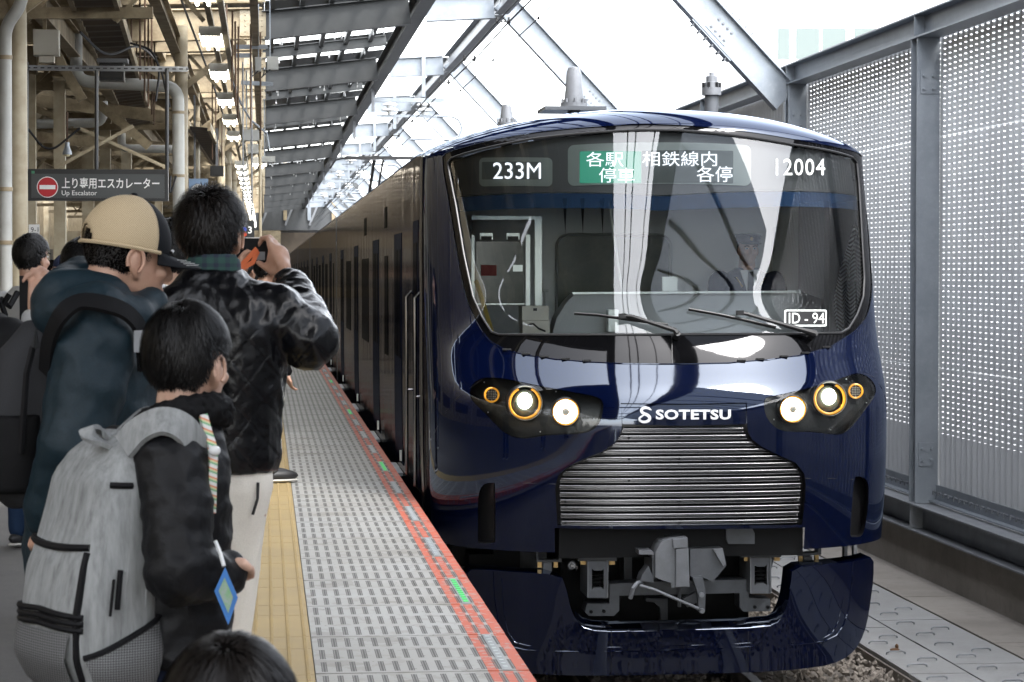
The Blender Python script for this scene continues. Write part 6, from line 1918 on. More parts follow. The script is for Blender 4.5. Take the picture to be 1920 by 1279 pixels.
# ------------------------------------------------------------------ the man in the mesh cap
H2 = Head(at(240, 484, 5.70), R(66), 1.02, R(-10))
cx2 = lambda px: at(px, 700, 5.7).x
mb = H2.skin(MB())
mb.cap(H2(0, -.035, -.05), Vector((cx2(190), 5.70, 1.33)), .058, .066)
mb.add(*(lambda l: (l.v, l.f))(loft([(.70, cx2(165), 5.7, .11, .14, 0), (1.0, cx2(170), 5.7, .11, .15, 0), (1.25, cx2(180), 5.7, .11, .17, 0), (1.36, cx2(188), 5.7, .07, .09, 0)])))
S2, E2, W2 = at(178, 640, 5.52), at(140, 840, 5.46), at(86, 985, 5.56)
mb.chain([S2, E2, W2], [.055, .042, .028])
mb.chain([(S2.x, 5.88, S2.z), (E2.x + .1, 5.94, E2.z), (W2.x + .3, 5.9, W2.z + .1)], [.055, .042, .03])
hand(mb, at(80, 990, 5.56), [at(72, 1004, 5.545), at(70, 1006, 5.565), at(71, 1008, 5.585), at(74, 1010, 5.60)], [(at(64, 1014, 5.54), at(63, 1024, 5.54), at(66, 1030, 5.55)), (at(61, 1012, 5.565), at(58, 1022, 5.565), at(60, 1030, 5.57)), (at(62, 1012, 5.59), at(58, 1018, 5.59), at(57, 1024, 5.59)), (at(66, 1012, 5.61), at(62, 1018, 5.61), at(60, 1022, 5.61))], [at(84, 996, 5.55), at(78, 1004, 5.53), at(73, 1012, 5.525), at(71, 1020, 5.525)], .0088)
for yy in (5.62, 5.79):
    mb.chain([(cx2(165), yy, .76), (cx2(185), yy, .44), (cx2(170), yy, .09)], [.085, .058, .042])
    mb.chain([(cx2(172), yy, .05), (cx2(172) + .15, yy + .03, .035)], [.04, .03])
man2 = person('person', mb, 'man in a beige mesh back cap and dark teal hooded jacket looking towards the train', M['skin'], .0055)
H2.eyes(man2); H2.ear_folds(man2, M['skin'], (1,))
def cl(x, y, z):
    if z > .055: return False
    if y > .030: return False
    if y > -.002: return z > -.005
    return z > -.062 + max(0, (y + .05)) * .5
hair(H2, M['hair_brown'], man2, cl, 2600, .012, .0018, (0, -.2, -1), (0, 0, .2), 5, .985, .25, None, .0011)
# cap: mesh back, dark front, brim
def dome(f, k, zlo, rad=(.088, .106, .108)):
    rows = []
    for i in range(19):
        t = zlo + (math.pi / 2 - zlo) * i / 18
        row = []
        for j in range(49):
            a = f[0] + (f[1] - f[0]) * j / 48
            row.append(H2(rad[0] * k * math.cos(t) * math.sin(a), -.010 + rad[1] * k * math.cos(t) * math.cos(a), .036 + rad[2] * k * math.sin(t) * (1.0)))
        rows.append(row)
    return rows
b = MB().grid(dome((R(64), R(296)), 1.0, -.16))
# arch opening at the back with its strap
keep = []
for f in b.f:
    c = sum((Vector(b.v[i]) for i in f), Vector()) / 4
    q = H2.m.transposed() @ (c - H2.c) / H2.s
    if q.y < -.06 and (q.x / .036) ** 2 + ((q.z - .028) / .030) ** 2 < 1: continue
    keep.append(f)
b.f = keep
me = b.mesh('cap', M['cap_mesh'], 'all', fix=False)
sm = bpy.data.objects.new('tmp', me); COL.objects.link(sm)
md = sm.modifiers.new('s', 'SOLIDIFY'); md.thickness = .003
me2 = bpy.data.meshes.new_from_object(sm.evaluated_get(bpy.context.evaluated_depsgraph_get())); bpy.data.objects.remove(sm)
me2.name = 'cap'
cap = link('cap', me2, man2)
cfm = MB().grid(dome((R(-65), R(65)), 1.006, -.16)).mesh('front_panel', M['cap_dark'], 'all', fix=False)
link('front_panel', cfm, cap)
rows = []
for i in range(8):
    s = i / 7
    row = []
    for j in range(21):
        a = R(-58) + R(116) * j / 20
        ex = .086 * s * math.cos(a * 1.1) ** .7 if abs(a) < R(58) else 0
        row.append(H2((.086 + .010 * s) * math.sin(a), -.010 + .104 * math.cos(a) + ex, .022 + .0 - .024 * (abs(math.sin(a)) ** 2) * s - .012 * s))
    rows.append(row)
bm_ = MB().grid(rows).mesh('brim', M['cap_dark'], 'all', fix=False)
sm = bpy.data.objects.new('tmp', bm_); COL.objects.link(sm)
md = sm.modifiers.new('s', 'SOLIDIFY'); md.thickness = .005
me2 = bpy.data.meshes.new_from_object(sm.evaluated_get(bpy.context.evaluated_depsgraph_get())); bpy.data.objects.remove(sm)
me2.name = 'brim'
brim = link('brim', me2, cap)
for s in (.55, .68, .80, .92):
    pts = []
    for j in range(2, 19):
        a = R(-58) + R(116) * j / 20
        ex = .086 * s * math.cos(a * 1.1) ** .7
        pts.append(H2((.086 + .010 * s) * math.sin(a), -.010 + .104 * math.cos(a) + ex, .026 - .024 * (abs(math.sin(a)) ** 2) * s - .012 * s))
    MB().tube(pts, .0008, 4).build('stitching', M['stitch'], brim)
M['cap_seam'] = mat('pale_cap_seam', (.66, .54, .36), .8)
for a in (R(66), R(294), R(110), R(180), R(250)):
    pts = [H2(.089 * math.cos(t) * math.sin(a), -.010 + .107 * math.cos(t) * math.cos(a), .036 + .109 * math.sin(t)) for t in np.linspace(-.10 if abs(a - R(180)) > .1 else .3, 1.5, 14)]
    MB().tube(pts, .0018, 5).build('seam', M['cap_seam'], cap, True)
MB().tube([H2(.090 * math.sin(a), -.010 + .108 * math.cos(a), .020) for a in np.linspace(R(58), R(302), 40)], .005, 6).build('sweatband', M['cap_mesh'], cap, True)
MB().tube([H2(.038 * math.cos(a), -.112 + .012 * abs(math.cos(a)), .022 + .034 * math.sin(a)) for a in np.linspace(0, math.pi, 16)], .0032, 6).build('arch_edge', M['cap_mesh'], cap, True)
MB().ell(H2(0, -.010, .148), (.009, .009, .006), None, 10, 6).build('button', M['cap_dark'], cap, True)
# jacket with a bunched hood
mb = loft([(.62, cx2(170), 5.7, .145, .185, 0), (.80, cx2(168), 5.7, .150, .195, 0), (1.0, cx2(172), 5.7, .145, .20, 0), (1.18, cx2(182), 5.7, .138, .205, 0), (1.29, cx2(186), 5.7, .128, .195, 0), (1.36, cx2(190), 5.7, .105, .13, 0), (1.40, cx2(196), 5.7, .085, .09, 0)], 28, 2.3)
mb.cap((cx2(186), 5.66, 1.30), S2, .085, .088)
mb.chain([S2, E2, at(92, 968, 5.54)], [.090, .078, .056])
mb.chain([(S2.x, 5.88, S2.z), (E2.x + .1, 5.94, E2.z), (W2.x + .28, 5.9, W2.z + .1)], [.085, .07, .055])
for (p0, p1, r0, r1, y0, y1) in (((110, 592), (125, 545), .055, .055, 5.62, 5.70), ((125, 545), (150, 520), .055, .045, 5.70, 5.76), ((110, 592), (180, 590), .055, .07, 5.60, 5.52), ((180, 590), (250, 588), .06, .045, 5.54, 5.58), ((250, 588), (284, 566), .042, .030, 5.60, 5.66), ((150, 520), (185, 540), .04, .05, 5.74, 5.72), ((120, 560), (200, 575), .07, .07, 5.62, 5.6)):
    mb.cap(at(*p0, y0), at(*p1, y1), r0, r1)
blob(mb, 'hooded_jacket', M['teal'], man2, .009, 4, lambda p, n: folds(.013, 6, (1, 1, 1.3), 4)(p, n) + folds(.004, 17, (1, 1, 1), 2)(p, n))
mb = loft([(.60, cx2(168), 5.7, .12, .16, 0), (.74, cx2(168), 5.7, .12, .165, 0)], 20)
for yy in (5.62, 5.79):
    mb.chain([(cx2(165), yy, .72), (cx2(185), yy, .44), (cx2(170), yy, .10)], [.10, .075, .06])
blob(mb, 'trousers', M['blackcloth'], man2, .011, 5)
for yy in (5.62, 5.79):
    MB().ell((cx2(172) + .06, yy, .045), (.14, .05, .045), None, 16, 10).build('shoe', M['shoe'], man2, True)
# his dark backpack
bp = thing('backpack', (cx2(60), 5.7, .72), 'dark grey backpack worn by the man in the beige cap, at the left edge', 'backpack')
mb = loft([(.90, cx2(82), 5.70, .08, .13, 0), (.95, cx2(62), 5.70, .11, .16, 0), (1.06, cx2(55), 5.70, .125, .165, 0), (1.17, cx2(62), 5.70, .115, .16, 0), (1.27, cx2(76), 5.70, .09, .14, 0), (1.335, cx2(95), 5.70, .055, .10, 0)], 28, 3.0)
blob(mb, 'bag_body', M['darkpack'], bp, .010, 3, folds(.006, 8, (1, 1, 1), 9))
mb = loft([(.94, cx2(34), 5.62, .075, .10, 0), (1.02, cx2(26), 5.62, .09, .11, 0), (1.12, cx2(34), 5.62, .085, .10, 0)], 24, 3.0)
blob(mb, 'front_pocket', M['blackcloth'], bp, .010, 3, folds(.004, 8, (1, 1, 1), 3))
MB().tube([at(62, 650, 5.52), at(50, 700, 5.51), at(44, 780, 5.51), at(40, 850, 5.51)], .008, 6).build('zip', M['zip'], bp)
MB().tube([at(64, 650, 5.50), at(66, 620, 5.49), at(68, 652, 5.50)], .007, 6).build('loop', M['greycloth'], bp, True)
def ribbon(pts, w_, up=None):
    """flat strap following pts, with thickness"""
    pts = [Vector(p) for p in pts]
    out = []
    for i in range(len(pts) - 1):
        p = [pts[max(i - 1, 0)], pts[i], pts[i + 1], pts[min(i + 2, len(pts) - 1)]]
        for q in range(5):
            t = q / 5
            out.append(.5 * (2 * p[1] + (p[2] - p[0]) * t + (2 * p[0] - 5 * p[1] + 4 * p[2] - p[3]) * t * t + (3 * p[1] - p[0] - 3 * p[2] + p[3]) * t ** 3))
    out.append(pts[-1])
    rows = []
    for i, c in enumerate(out):
        d = (out[min(i + 1, len(out) - 1)] - out[max(i - 1, 0)]).normalized()
        n = (up(c) if up else Vector((0, -1, 0))); n = (n - d * n.dot(d)).normalized()
        s = d.cross(n)
        rows.append([c - s * w_ - n * .004, c + s * w_ - n * .004, c + s * w_ * .92 + n * .006, c - s * w_ * .92 + n * .006])
    b = MB().grid(rows, True)
    m = len(rows)
    b.f += [(3, 2, 1, 0), tuple((m - 1) * 4 + k for k in range(4))]
    return b
ctr2 = Vector((cx2(185), 5.62, 1.22))
ribbon([at(86, 700, 5.52), at(92, 640, 5.47), at(115, 590, 5.43), at(150, 566, 5.44), at(200, 571, 5.43), at(240, 588, 5.45), at(264, 622, 5.48), at(272, 690, 5.52)], .023, lambda c: c - ctr2).build('shoulder_strap', M['blackcloth'], bp, True)
MB().cbox(at(268, 640, 5.46), (.04, .02, .05)).build('buckle', M['galv_dark'], bp)

# ------------------------------------------------------------------ the boy with the grey backpack
YB = 4.7
FWB, RTB = Vector((math.sin(R(58)), math.cos(R(58)), 0)), Vector((math.cos(R(58)), -math.sin(R(58)), 0))
H3 = Head(at(353, 684, YB), R(30), .91, R(-4))
xb = lambda px: at(px, 900, YB).x
cb = Vector((xb(303), YB, 0))
mb = H3.skin(MB())
mb.cap(H3(0, -.03, -.06), Vector((xb(335), YB, 1.13)), .045, .052)
mb.add(*(lambda l: (l.v, l.f))(loft([(.62, cb.x, cb.y, .12, .085, R(58)), (.9, cb.x, cb.y, .12, .085, R(58)), (1.08, cb.x, cb.y, .14, .085, R(58)), (1.14, cb.x, cb.y, .07, .06, R(58))])))
S3, E3, W3 = at(318, 862, 4.58), at(335, 1075, 4.50), at(428, 1074, 4.56)
mb.chain([S3, E3, W3], [.045, .035, .024])
SL3 = cb - RTB * .15 + Vector((0, 0, 1.07))
mb.chain([SL3, SL3 + Vector((.02, .05, -.24)), SL3 + Vector((.20, .06, -.22))], [.045, .035, .025])
hand(mb, at(436, 1072, 4.56), [at(452, 1058, 4.555), at(456, 1062, 4.58), at(456, 1068, 4.60), at(452, 1075, 4.62)], [(at(465, 1062, 4.55), at(473, 1069, 4.555), at(475, 1077, 4.565)), (at(466, 1067, 4.58), at(473, 1075, 4.585), at(471, 1083, 4.585)), (at(464, 1074, 4.605), at(467, 1082, 4.61), at(461, 1086, 4.605)), (at(460, 1081, 4.625), at(459, 1088, 4.625), at(454, 1089, 4.62))], [at(438, 1066, 4.545), at(446, 1055, 4.535), at(457, 1056, 4.53), at(466, 1065, 4.53)], .0080)
for s in (-1, 1):
    q = cb + RTB * (.07 * s)
    mb.chain([q + Vector((0, 0, .66)), q + Vector((.02, 0, .38)), q + Vector((0, 0, .08))], [.075, .05, .035])
    mb.chain([q + Vector((0, 0, .04)), q + FWB * .13 + Vector((0, 0, .03))], [.034, .026])
boy = person('person', mb, 'boy with short black hair in a black jacket wearing a grey backpack', M['skin_pale'], .0055)
H3.ear_folds(boy, M['skin_pale'])
def bl3(x, y, z):
    if y > .045: return z > .045
    if y > -.034: return z > .022 + max(0, y) * .4
    return z > -.072 + max(0, (y + .075)) * .9
hair(H3, M['hair'], boy, bl3, 9000, .05, .006, (.05, .1, -1), (.005, -.045, .115), 11, 1.045, .24, None, .0009)
mb = loft([(.685, cb.x, cb.y, .150, .118, R(58)), (.73, cb.x, cb.y, .156, .122, R(58)), (.86, cb.x + .003, cb.y, .152, .116, R(58)), (1.0, cb.x + .008, cb.y, .150, .110, R(58)), (1.08, cb.x + .014, cb.y, .140, .10, R(58)), (1.13, cb.x + .02, cb.y, .10, .09, R(58)), (1.175, cb.x + .03, cb.y, .072, .072, R(58))], 28, 2.2)
mb.cap(cb + Vector((.02, -.02, 1.075)), S3, .060, .068)
mb.chain([S3, at(334, 970, 4.53), E3, at(390, 1078, 4.53), at(424, 1074, 4.557)], [.072, .066, .062, .052, .041])
mb.chain([SL3, SL3 + Vector((.02, .05, -.24)), SL3 + Vector((.17, .06, -.22))], [.07, .062, .048])
blob(mb, 'black_jacket', M['jacket_black'], boy, .0075, 4, lambda p, n: folds(.0075, 12, (1, 1, 1.2), 1)(p, n) + folds(.004, 26, (1, 1, 1), 4)(p, n))
# fluffy collar
rs = random.Random(8)
mb = MB()
for i in range(26):
    a = 2 * math.pi * i / 26
    c = H3.c + Vector((-.008 + math.cos(a) * .070, math.sin(a) * .070, -.108 + .022 * math.sin(a * 1.0 + 2.4)))
    mb.ell(c, (.030, .030, .034), None, 10, 8)
def fluff(p, n): return .006 * noise.noise(p * 75) + .004 * noise.noise(p * 160)
blob(mb, 'fleece_collar', M['blackcloth'], boy, .005, 2, fluff)
mb = loft([(.56, cb.x, cb.y, .13, .10, R(58)), (.74, cb.x, cb.y, .145, .115, R(58))], 20)
for s in (-1, 1):
    q = cb + RTB * (.07 * s)
    mb.chain([q + Vector((0, 0, .62)), q + Vector((.02, 0, .38)), q + Vector((0, 0, .10))], [.085, .066, .055])
blob(mb, 'trousers', M['navycloth'], boy, .010, 4)
for s in (-1, 1):
    MB().ell(cb + RTB * (.07 * s) + FWB * .05 + Vector((0, 0, .04)), (.10, .075, .04), None, 14, 8).build('shoe', M['shoe'], boy, True)

# grey backpack
OUT = -FWB
base = Vector((xb(246), YB - .02, 0))
def bpt(r, o, z): return base + RTB * r + OUT * o + Vector((0, 0, z))
zt = lambda py: 1.45 - (py - 512) / 941
pack = thing('backpack', bpt(0, .08, zt(1275)), 'grey heather school backpack with mesh pockets on the back of the boy', 'backpack')
secs = [(1278, .02, .16, .115), (1258, .0, .18, .14), (1200, -.012, .205, .148), (1120, -.012, .206, .150), (1040, -.008, .188, .148), (960, -.004, .160, .142), (890, .0, .140, .130), (850, .004, .110, .115), (820, .012, .080, .090), (806, .02, .05, .06)]
secs = [(p_, a_, b_ - .012, c_) for p_, a_, b_, c_ in secs]
rows = []
for (py, o0, o1, hw) in secs:
    z = zt(py); row = []
    for k in range(32):
        a = 2 * math.pi * k / 32
        x = math.copysign(abs(math.cos(a)) ** .62, math.cos(a)) * hw
        y = (o0 + o1) / 2 + math.copysign(abs(math.sin(a)) ** .62, math.sin(a)) * (o1 - o0) / 2
        row.append(bpt(x, y, z))
    rows.append(row)
b = MB().grid(rows, True); m = len(rows)
b.f += [tuple(range(31, -1, -1)), tuple(range((m - 1) * 32, m * 32))]
packbody = blob(b, 'bag_body', M['heather'], pack, .0065, 5, lambda p, n: folds(.006, 7, (1, 1, .5), 3)(p, n) + folds(.003, 18, (1, 1, .4), 6)(p, n))
def surf(r_, f, py, lift=.0):
    """a place on the bag side that faces the camera: f runs from the back panel (0) to the outer face (1)"""
    ys = [s[0] for s in reversed(secs)]
    o0 = float(np.interp(py, ys, [s[1] for s in reversed(secs)])); o1 = float(np.interp(py, ys, [s[2] for s in reversed(secs)])); hw = float(np.interp(py, ys, [s[3] for s in reversed(secs)]))
    return o0, o1, hw
def side_pt(f, py, lift=0.0):
    o0, o1, hw = surf(0, f, py)
    y = (o0 + o1) / 2 + (f - .5) * (o1 - o0)
    c = abs(2 * f - 1)
    x = hw * (max(0, 1 - c ** 3.2)) ** .31
    return bpt(x + lift, y, zt(py))
def face_pt(g, py, lift=0.0):
    """on the outer face; g from -1 to 1 across"""
    o0, o1, hw = surf(0, 0, py)
    c = abs(g)
    y = (o0 + o1) / 2 + (o1 - o0) / 2 * (max(0, 1 - c ** 3.2)) ** .31
    return bpt(hw * g, y + lift, zt(py))
# mesh side pocket with a dark hem
rows = [[side_pt(f, py, .006 + .014 * math.sin(math.pi * min(1, max(0, (py - 1100) / 170)))) for f in np.linspace(.06, .86, 14)] for py in np.linspace(0, 1, 10)]
rows = []
for u in np.linspace(0, 1, 10):
    row = []
    for f in np.linspace(.06, .90, 14):
        top = 1125 + 70 * ((f - .06) / .84)
        py = top + (1268 - top) * u
        row.append(side_pt(f, py, .008 + .016 * math.sin(math.pi * u)))
    rows.append(row)
MB().grid(rows).build('mesh_pocket', M['bagmesh'], pack, True)
MB().tube([side_pt(f, 1125 + 70 * ((f - .06) / .84), .010) for f in np.linspace(.06, .90, 14)], .006, 6).build('pocket_hem', M['zip'], pack, True)
# outer face: lower pocket of dark mesh, zips, webbing
rows = [[face_pt(g, py, .010 + .012 * math.sin(math.pi * (py - 1150) / 125)) for g in np.linspace(-.85, .72, 16)] for py in np.linspace(1152, 1266, 10)]
MB().grid(rows).build('front_mesh_pocket', M['bagmesh'], pack, True)
for py in (1122, 1134, 1146):
    MB().tube([face_pt(g, py - 6 + 8 * abs(g), .006) for g in np.linspace(-.95, .86, 18)], .0062, 6).build('zip', M['zip'], pack, True)
MB().tube([side_pt(.93, py, .004) for py in np.linspace(1010, 1240, 16)], .0085, 6).build('edge_zip', M['zip'], pack, True)
MB().tube([face_pt(g, 1003 + 3 * math.cos(g * 3), .004) for g in np.linspace(-.85, .80, 14)], .0075, 6).build('top_zip', M['zip'], pack, True)
MB().tube([side_pt(.62, py, .005) for py in np.linspace(1040, 1110, 8)], .006, 6).build('side_zip', M['zip'], pack, True)
MB().tube([side_pt(.70, py, .012) for py in np.linspace(1055, 1120, 6)], .003, 5).build('zip_pull', M['zip'], pack)
MB().tube([side_pt(.55 + .3 * q, 893 - 2 * q, .005) for q in np.linspace(0, 1, 8)], .007, 6).build('tab', M['zip'], pack)
for f in (.30, .52, .80):
    MB().tube([side_pt(f, py, .001) for py in np.linspace(850, 1110, 20)], .0022, 5).build('seam', M['heather'], pack, True)
bz = pack
# carrying loop and shoulder straps
ribbon([at(205, 838, 4.60), at(176, 822, 4.58), at(163, 808, 4.58), at(178, 806, 4.62), at(205, 820, 4.64)], .016, lambda c: Vector((-.4, -.5, .8))).build('carry_loop', M['heather'], pack, True)
cs = Vector((xb(318), YB, 1.05))
ribbon([at(232, 838, 4.56), at(262, 806, 4.545), at(304, 789, 4.53), at(345, 803, 4.53), at(372, 845, 4.56), at(384, 905, 4.62)], .030, lambda c: c - cs).build('shoulder_strap', M['heather'], pack, True)
ribbon([at(208, 830, 4.64), at(232, 800, 4.70), at(262, 780, 4.76), at(300, 790, 4.82)], .028, lambda c: c - cs).build('shoulder_strap', M['heather'], pack, True)
ribbon([at(206, 850, 4.585), at(218, 870, 4.58), at(213, 905, 4.57)], .012, lambda c: Vector((0, -1, 0))).build('webbing', M['zip'], pack, True)

# lanyard with a blue pass holder
la = thing('lanyard', at(395, 850, 4.6), 'colourful striped lanyard with a blue pass holder hanging from the boy neck', 'lanyard')
M['lan'] = mat('striped_lanyard', (.6, .6, .58), .6)
h = N(M['lan']); vec, X, Y_, Z = h.pos(); p = M['lan'].node_tree.nodes['Principled BSDF']
wv = h.m('FRACT', h.m('DIVIDE', h.m('ADD', Z, h.m('MULTIPLY', X, .4)), .017))
c1 = h.mix(h.m('GREATER_THAN', wv, .4), (.60, .60, .58, 1), (.16, .36, .20, 1))
c2 = h.mix(h.m('GREATER_THAN', wv, .62), c1, (.55, .53, .30, 1))
c3 = h.mix(h.m('GREATER_THAN', wv, .80), c2, (.60, .22, .12, 1))
M['lan'].node_tree.links.new(c3, p.inputs['Base Color'])
ribbon([at(380, 778, 4.62), at(389, 810, 4.58), at(399, 845, 4.56), at(398, 890, 4.55), at(397, 940, 4.55), at(396, 962, 4.55)], .0085, lambda c: Vector((.3, -1, 0))).build('strap', M['lan'], la, True)
ribbon([at(391, 850, 4.575), at(389, 900, 4.57), at(393, 955, 4.56)], .006, lambda c: Vector((.3, -1, 0))).build('strap', M['orange'], la, True)
MB().ell(at(402, 845, 4.545), (.012, .009, .010), None, 10, 8).build('clasp', M['porcelain'], la, True)
MB().tube([at(404, 1015, 4.50), at(414, 1040, 4.48), at(420, 1062, 4.47)], .004, 6).build('cord', M['porcelain'], la, True)
crd = [(422, 1064), (446, 1121), (428, 1172), (402, 1109)]
b = MB(); pxp(b, crd, 4.45, 4.458)
cobj = b.build('pass_holder', mat('blue_pass_holder', (.03, .16, .46), .4), la)
ins = [(421, 1083), (437, 1120), (428, 1150), (410, 1108)]
b = MB(); pxp(b, ins, 4.446, 4.4495)
M['pass'] = mat('pass_window', (.30, .34, .33), .25, var=(45, (.10, .38, .08), .9))
b.build('pass_window', M['pass'], cobj)

# ------------------------------------------------------------------ the small child in front
H4 = Head(at(432, 1392, 2.8), R(5), .95, R(-3))
mb = H4.skin(MB())
mb.cap(H4(0, -.03, -.06), H4(0, -.03, -.15), .045, .05)
c4 = H4.c
mb.add(*(lambda l: (l.v, l.f))(loft([(.40, c4.x, c4.y, .10, .075, 0), (.6, c4.x, c4.y, .10, .075, 0), (c4.z - .16, c4.x, c4.y, .12, .07, 0)])))
for s in (-1, 1):
    mb.chain([(c4.x + s * .12, c4.y, c4.z - .20), (c4.x + s * .16, c4.y, c4.z - .38), (c4.x + s * .15, c4.y + .06, c4.z - .52)], [.04, .03, .022])
    mb.chain([(c4.x + s * .06, c4.y, .44), (c4.x + s * .06, c4.y, .24), (c4.x + s * .06, c4.y, .06)], [.06, .045, .035])
    mb.chain([(c4.x + s * .06, c4.y, .035), (c4.x + s * .06, c4.y + .1, .03)], [.032, .025])
kid = person('person', mb, 'small child whose dark blurry hair rises at the bottom edge', M['skin_pale'], .008)
hair(H4, M['hair_brown'], kid, bl3, 6500, .06, .004, (.0, .1, -1), (.0, -.05, .115), 21, 1.05, .13, None, .0012)
mb = loft([(.38, c4.x, c4.y, .13, .10, 0), (.6, c4.x, c4.y, .135, .10, 0), (c4.z - .19, c4.x, c4.y, .14, .09, 0), (c4.z - .14, c4.x, c4.y, .07, .06, 0)], 22)
for s in (-1, 1):
    mb.chain([(c4.x + s * .12, c4.y, c4.z - .20), (c4.x + s * .16, c4.y, c4.z - .38), (c4.x + s * .15, c4.y + .06, c4.z - .49)], [.06, .05, .04])
    mb.chain([(c4.x + s * .06, c4.y, .44), (c4.x + s * .06, c4.y, .24), (c4.x + s * .06, c4.y, .08)], [.075, .06, .05])
blob(mb, 'dark_clothes', M['navycloth'], kid, .012, 4)

# ------------------------------------------------------------------ people farther down the platform
def bystander(lab, px, ytop, Y, yaw, top, legs, ht=None, lean=0, arms='down', hairm='hair', cap=None, seed=1, voxel=.013, hairn=900, extra=None):
    """a whole standing figure; ytop is where the photograph shows the top of the head"""
    t_ = at(px, ytop, Y)
    x, z1 = t_.x, t_.z
    k = z1 / 1.72
    fw, rt = Vector((math.sin(yaw), math.cos(yaw), 0)), Vector((math.cos(yaw), -math.sin(yaw), 0))
    o = Vector((x, Y, 0))
    hs = .98 if k > .85 else .92
    hd = Head(o + fw * .02 + Vector((0, 0, z1 - .135 * hs)), yaw, hs)
    mb = hd.skin(MB())
    mb.cap(hd(0, -.03, -.06), o + Vector((0, 0, 1.40 * k)), .052 * k, .06 * k)
    mb.add(*(lambda l: (l.v, l.f))(loft([(.82 * k, x, Y, .14 * k, .095 * k, yaw), (1.1 * k, x, Y, .13 * k, .095 * k, yaw), (1.3 * k, x, Y, .16 * k, .095 * k, yaw), (1.41 * k, x, Y, .08 * k, .07 * k, yaw)])))
    jm = loft([(.80 * k, x, Y, .175 * k, .125 * k, yaw), (1.05 * k, x, Y, .175 * k, .13 * k, yaw), (1.25 * k, x, Y, .195 * k, .125 * k, yaw), (1.36 * k, x, Y, .165 * k, .11 * k, yaw), (1.43 * k, x, Y, .09 * k, .085 * k, yaw)], 20)
    for s in (-1, 1):
        sh = o + rt * (s * .19 * k) + Vector((0, 0, 1.33 * k))
        if arms == 'down' or (arms == 'right' and s < 0):
            el, wr = sh + rt * (s * .05) + Vector((0, 0, -.28 * k)), sh + rt * (s * .04) + fw * .08 + Vector((0, 0, -.52 * k))
        else:
            el, wr = sh + rt * (s * .07) + fw * .14 + Vector((0, 0, -.20 * k)), sh + rt * (-s * .06) + fw * .30 + Vector((0, 0, .07 * k))
        mb.chain([sh, el, wr], [.05 * k, .04 * k, .028 * k])
        u = (wr - el).normalized()
        side = u.cross(Vector((0, 0, 1))) if abs(u.z) < .9 else rt
        side = side.normalized() if side.length > .01 else rt
        kn = [wr + u * .07 + side * ((j - 1.5) * .018) for j in range(4)]
        nb = side.cross(u).normalized()
        hand(mb, wr, kn, [(q + u * .03 + nb * .008, q + u * .05 + nb * .024, q + u * .055 + nb * .04) for q in kn], [wr + u * .02 + side * .02, wr + u * .04 + side * .04, wr + u * .06 + side * .046, wr + u * .075 + side * .044])
        jm.chain([sh, el, wr - u * .02], [.075 * k, .062 * k, .046 * k])
        hp = o + rt * (s * .085 * k)
        mb.chain([hp + Vector((0, 0, .84 * k)), hp + Vector((0, 0, .46 * k)), hp + Vector((0, 0, .085))], [.08 * k, .055 * k, .04 * k])
        mb.chain([hp + Vector((0, 0, .05)), hp + fw * .14 + Vector((0, 0, .04))], [.038, .03])
    p = person('person', mb, lab, M['skin'], voxel * .75, 3)
    blob(jm, 'jacket', M[top], p, voxel, 3, folds(.007, 9, (1, 1, 1), seed))
    lm_ = loft([(.74 * k, x, Y, .15 * k, .115 * k, yaw), (.86 * k, x, Y, .155 * k, .115 * k, yaw)], 18)
    for s in (-1, 1):
        hp = o + rt * (s * .085 * k)
        lm_.chain([hp + Vector((0, 0, .80 * k)), hp + Vector((0, 0, .46 * k)), hp + Vector((0, 0, .10))], [.095 * k, .072 * k, .06 * k])
        sh_ = MB().ell(hp + fw * .06 + Vector((0, 0, .05)), (.05, .14, .045), (0, 0, -yaw), 14, 8).build('shoe', M['shoe'], p, True)
        MB().ell(hp + fw * .06 + Vector((0, 0, .018)), (.053, .145, .016), (0, 0, -yaw), 14, 6).build('sole', M['sole'], sh_, True)
    blob(lm_, 'trousers', M[legs], p, voxel, 3, folds(.005, 9, (1, 1, .6), seed + 3))
    hair(hd, M[hairm], p, short_line if not cap else (lambda x, y, z: short_line(x, y, z) and z < .03), hairn, .045, .006, (0, -.1, -1), (0, -.05, .11), seed, 1.04, .3, None, .003)
    hd.eyes(p)
    if cap:
        b = MB()
        rows = []
        for i in range(9):
            t = -.05 + (math.pi / 2 + .05) * i / 8
            rows.append([hd(.088 * math.cos(t) * math.sin(a), -.01 + .106 * math.cos(t) * math.cos(a), .04 + .10 * math.sin(t)) for a in np.linspace(0, 2 * math.pi, 25)[:-1]])
        cp_ = MB().grid(rows, True).build('cap', M[cap], p, True)
        MB().ell(hd(0, .13, .045), (.07, .075, .006), hd.e, 16, 6).build('brim', M[cap], cp_, True)
        if cap == 'navycloth':
            for q in (-.03, 0, .03):
                MB().tube([hd(.074 + .010 * (1 - abs(q) * 8), -.03 + q, .04), hd(.066, -.03 + q, .095)], .005, 5).build('white_stripe', M['porcelain'], cp_)
    return p, hd
g1, hg = bystander('man in a pale grey shirt and jeans at the left edge, seen from behind', 56, 438, 12.6, R(35), 'greyshirt', 'denim', seed=2, hairn=2200, voxel=.011)
a = hg.c
for pts in ([at(0, 560, 12.3), at(18, 575, 12.33), at(33, 548, 12.38)], [at(0, 562, 12.3), at(10, 590, 12.3), at(2, 625, 12.3)], [at(18, 552, 12.3), at(6, 570, 12.3)]):
    tag(MB().tube(pts, .016, 6).build('camera_strap', M['blackcloth'], g1, True))
bystander('man in a navy cap with white stripes and a dark teal jacket', 122, 476, 18, R(60), 'teal', 'denim', cap='navycloth', seed=3)
bystander('person with black hair between the navy cap man and the mesh cap man', 152, 446, 10.2, R(20), 'blackcloth', 'greycloth', seed=4, hairn=2000)
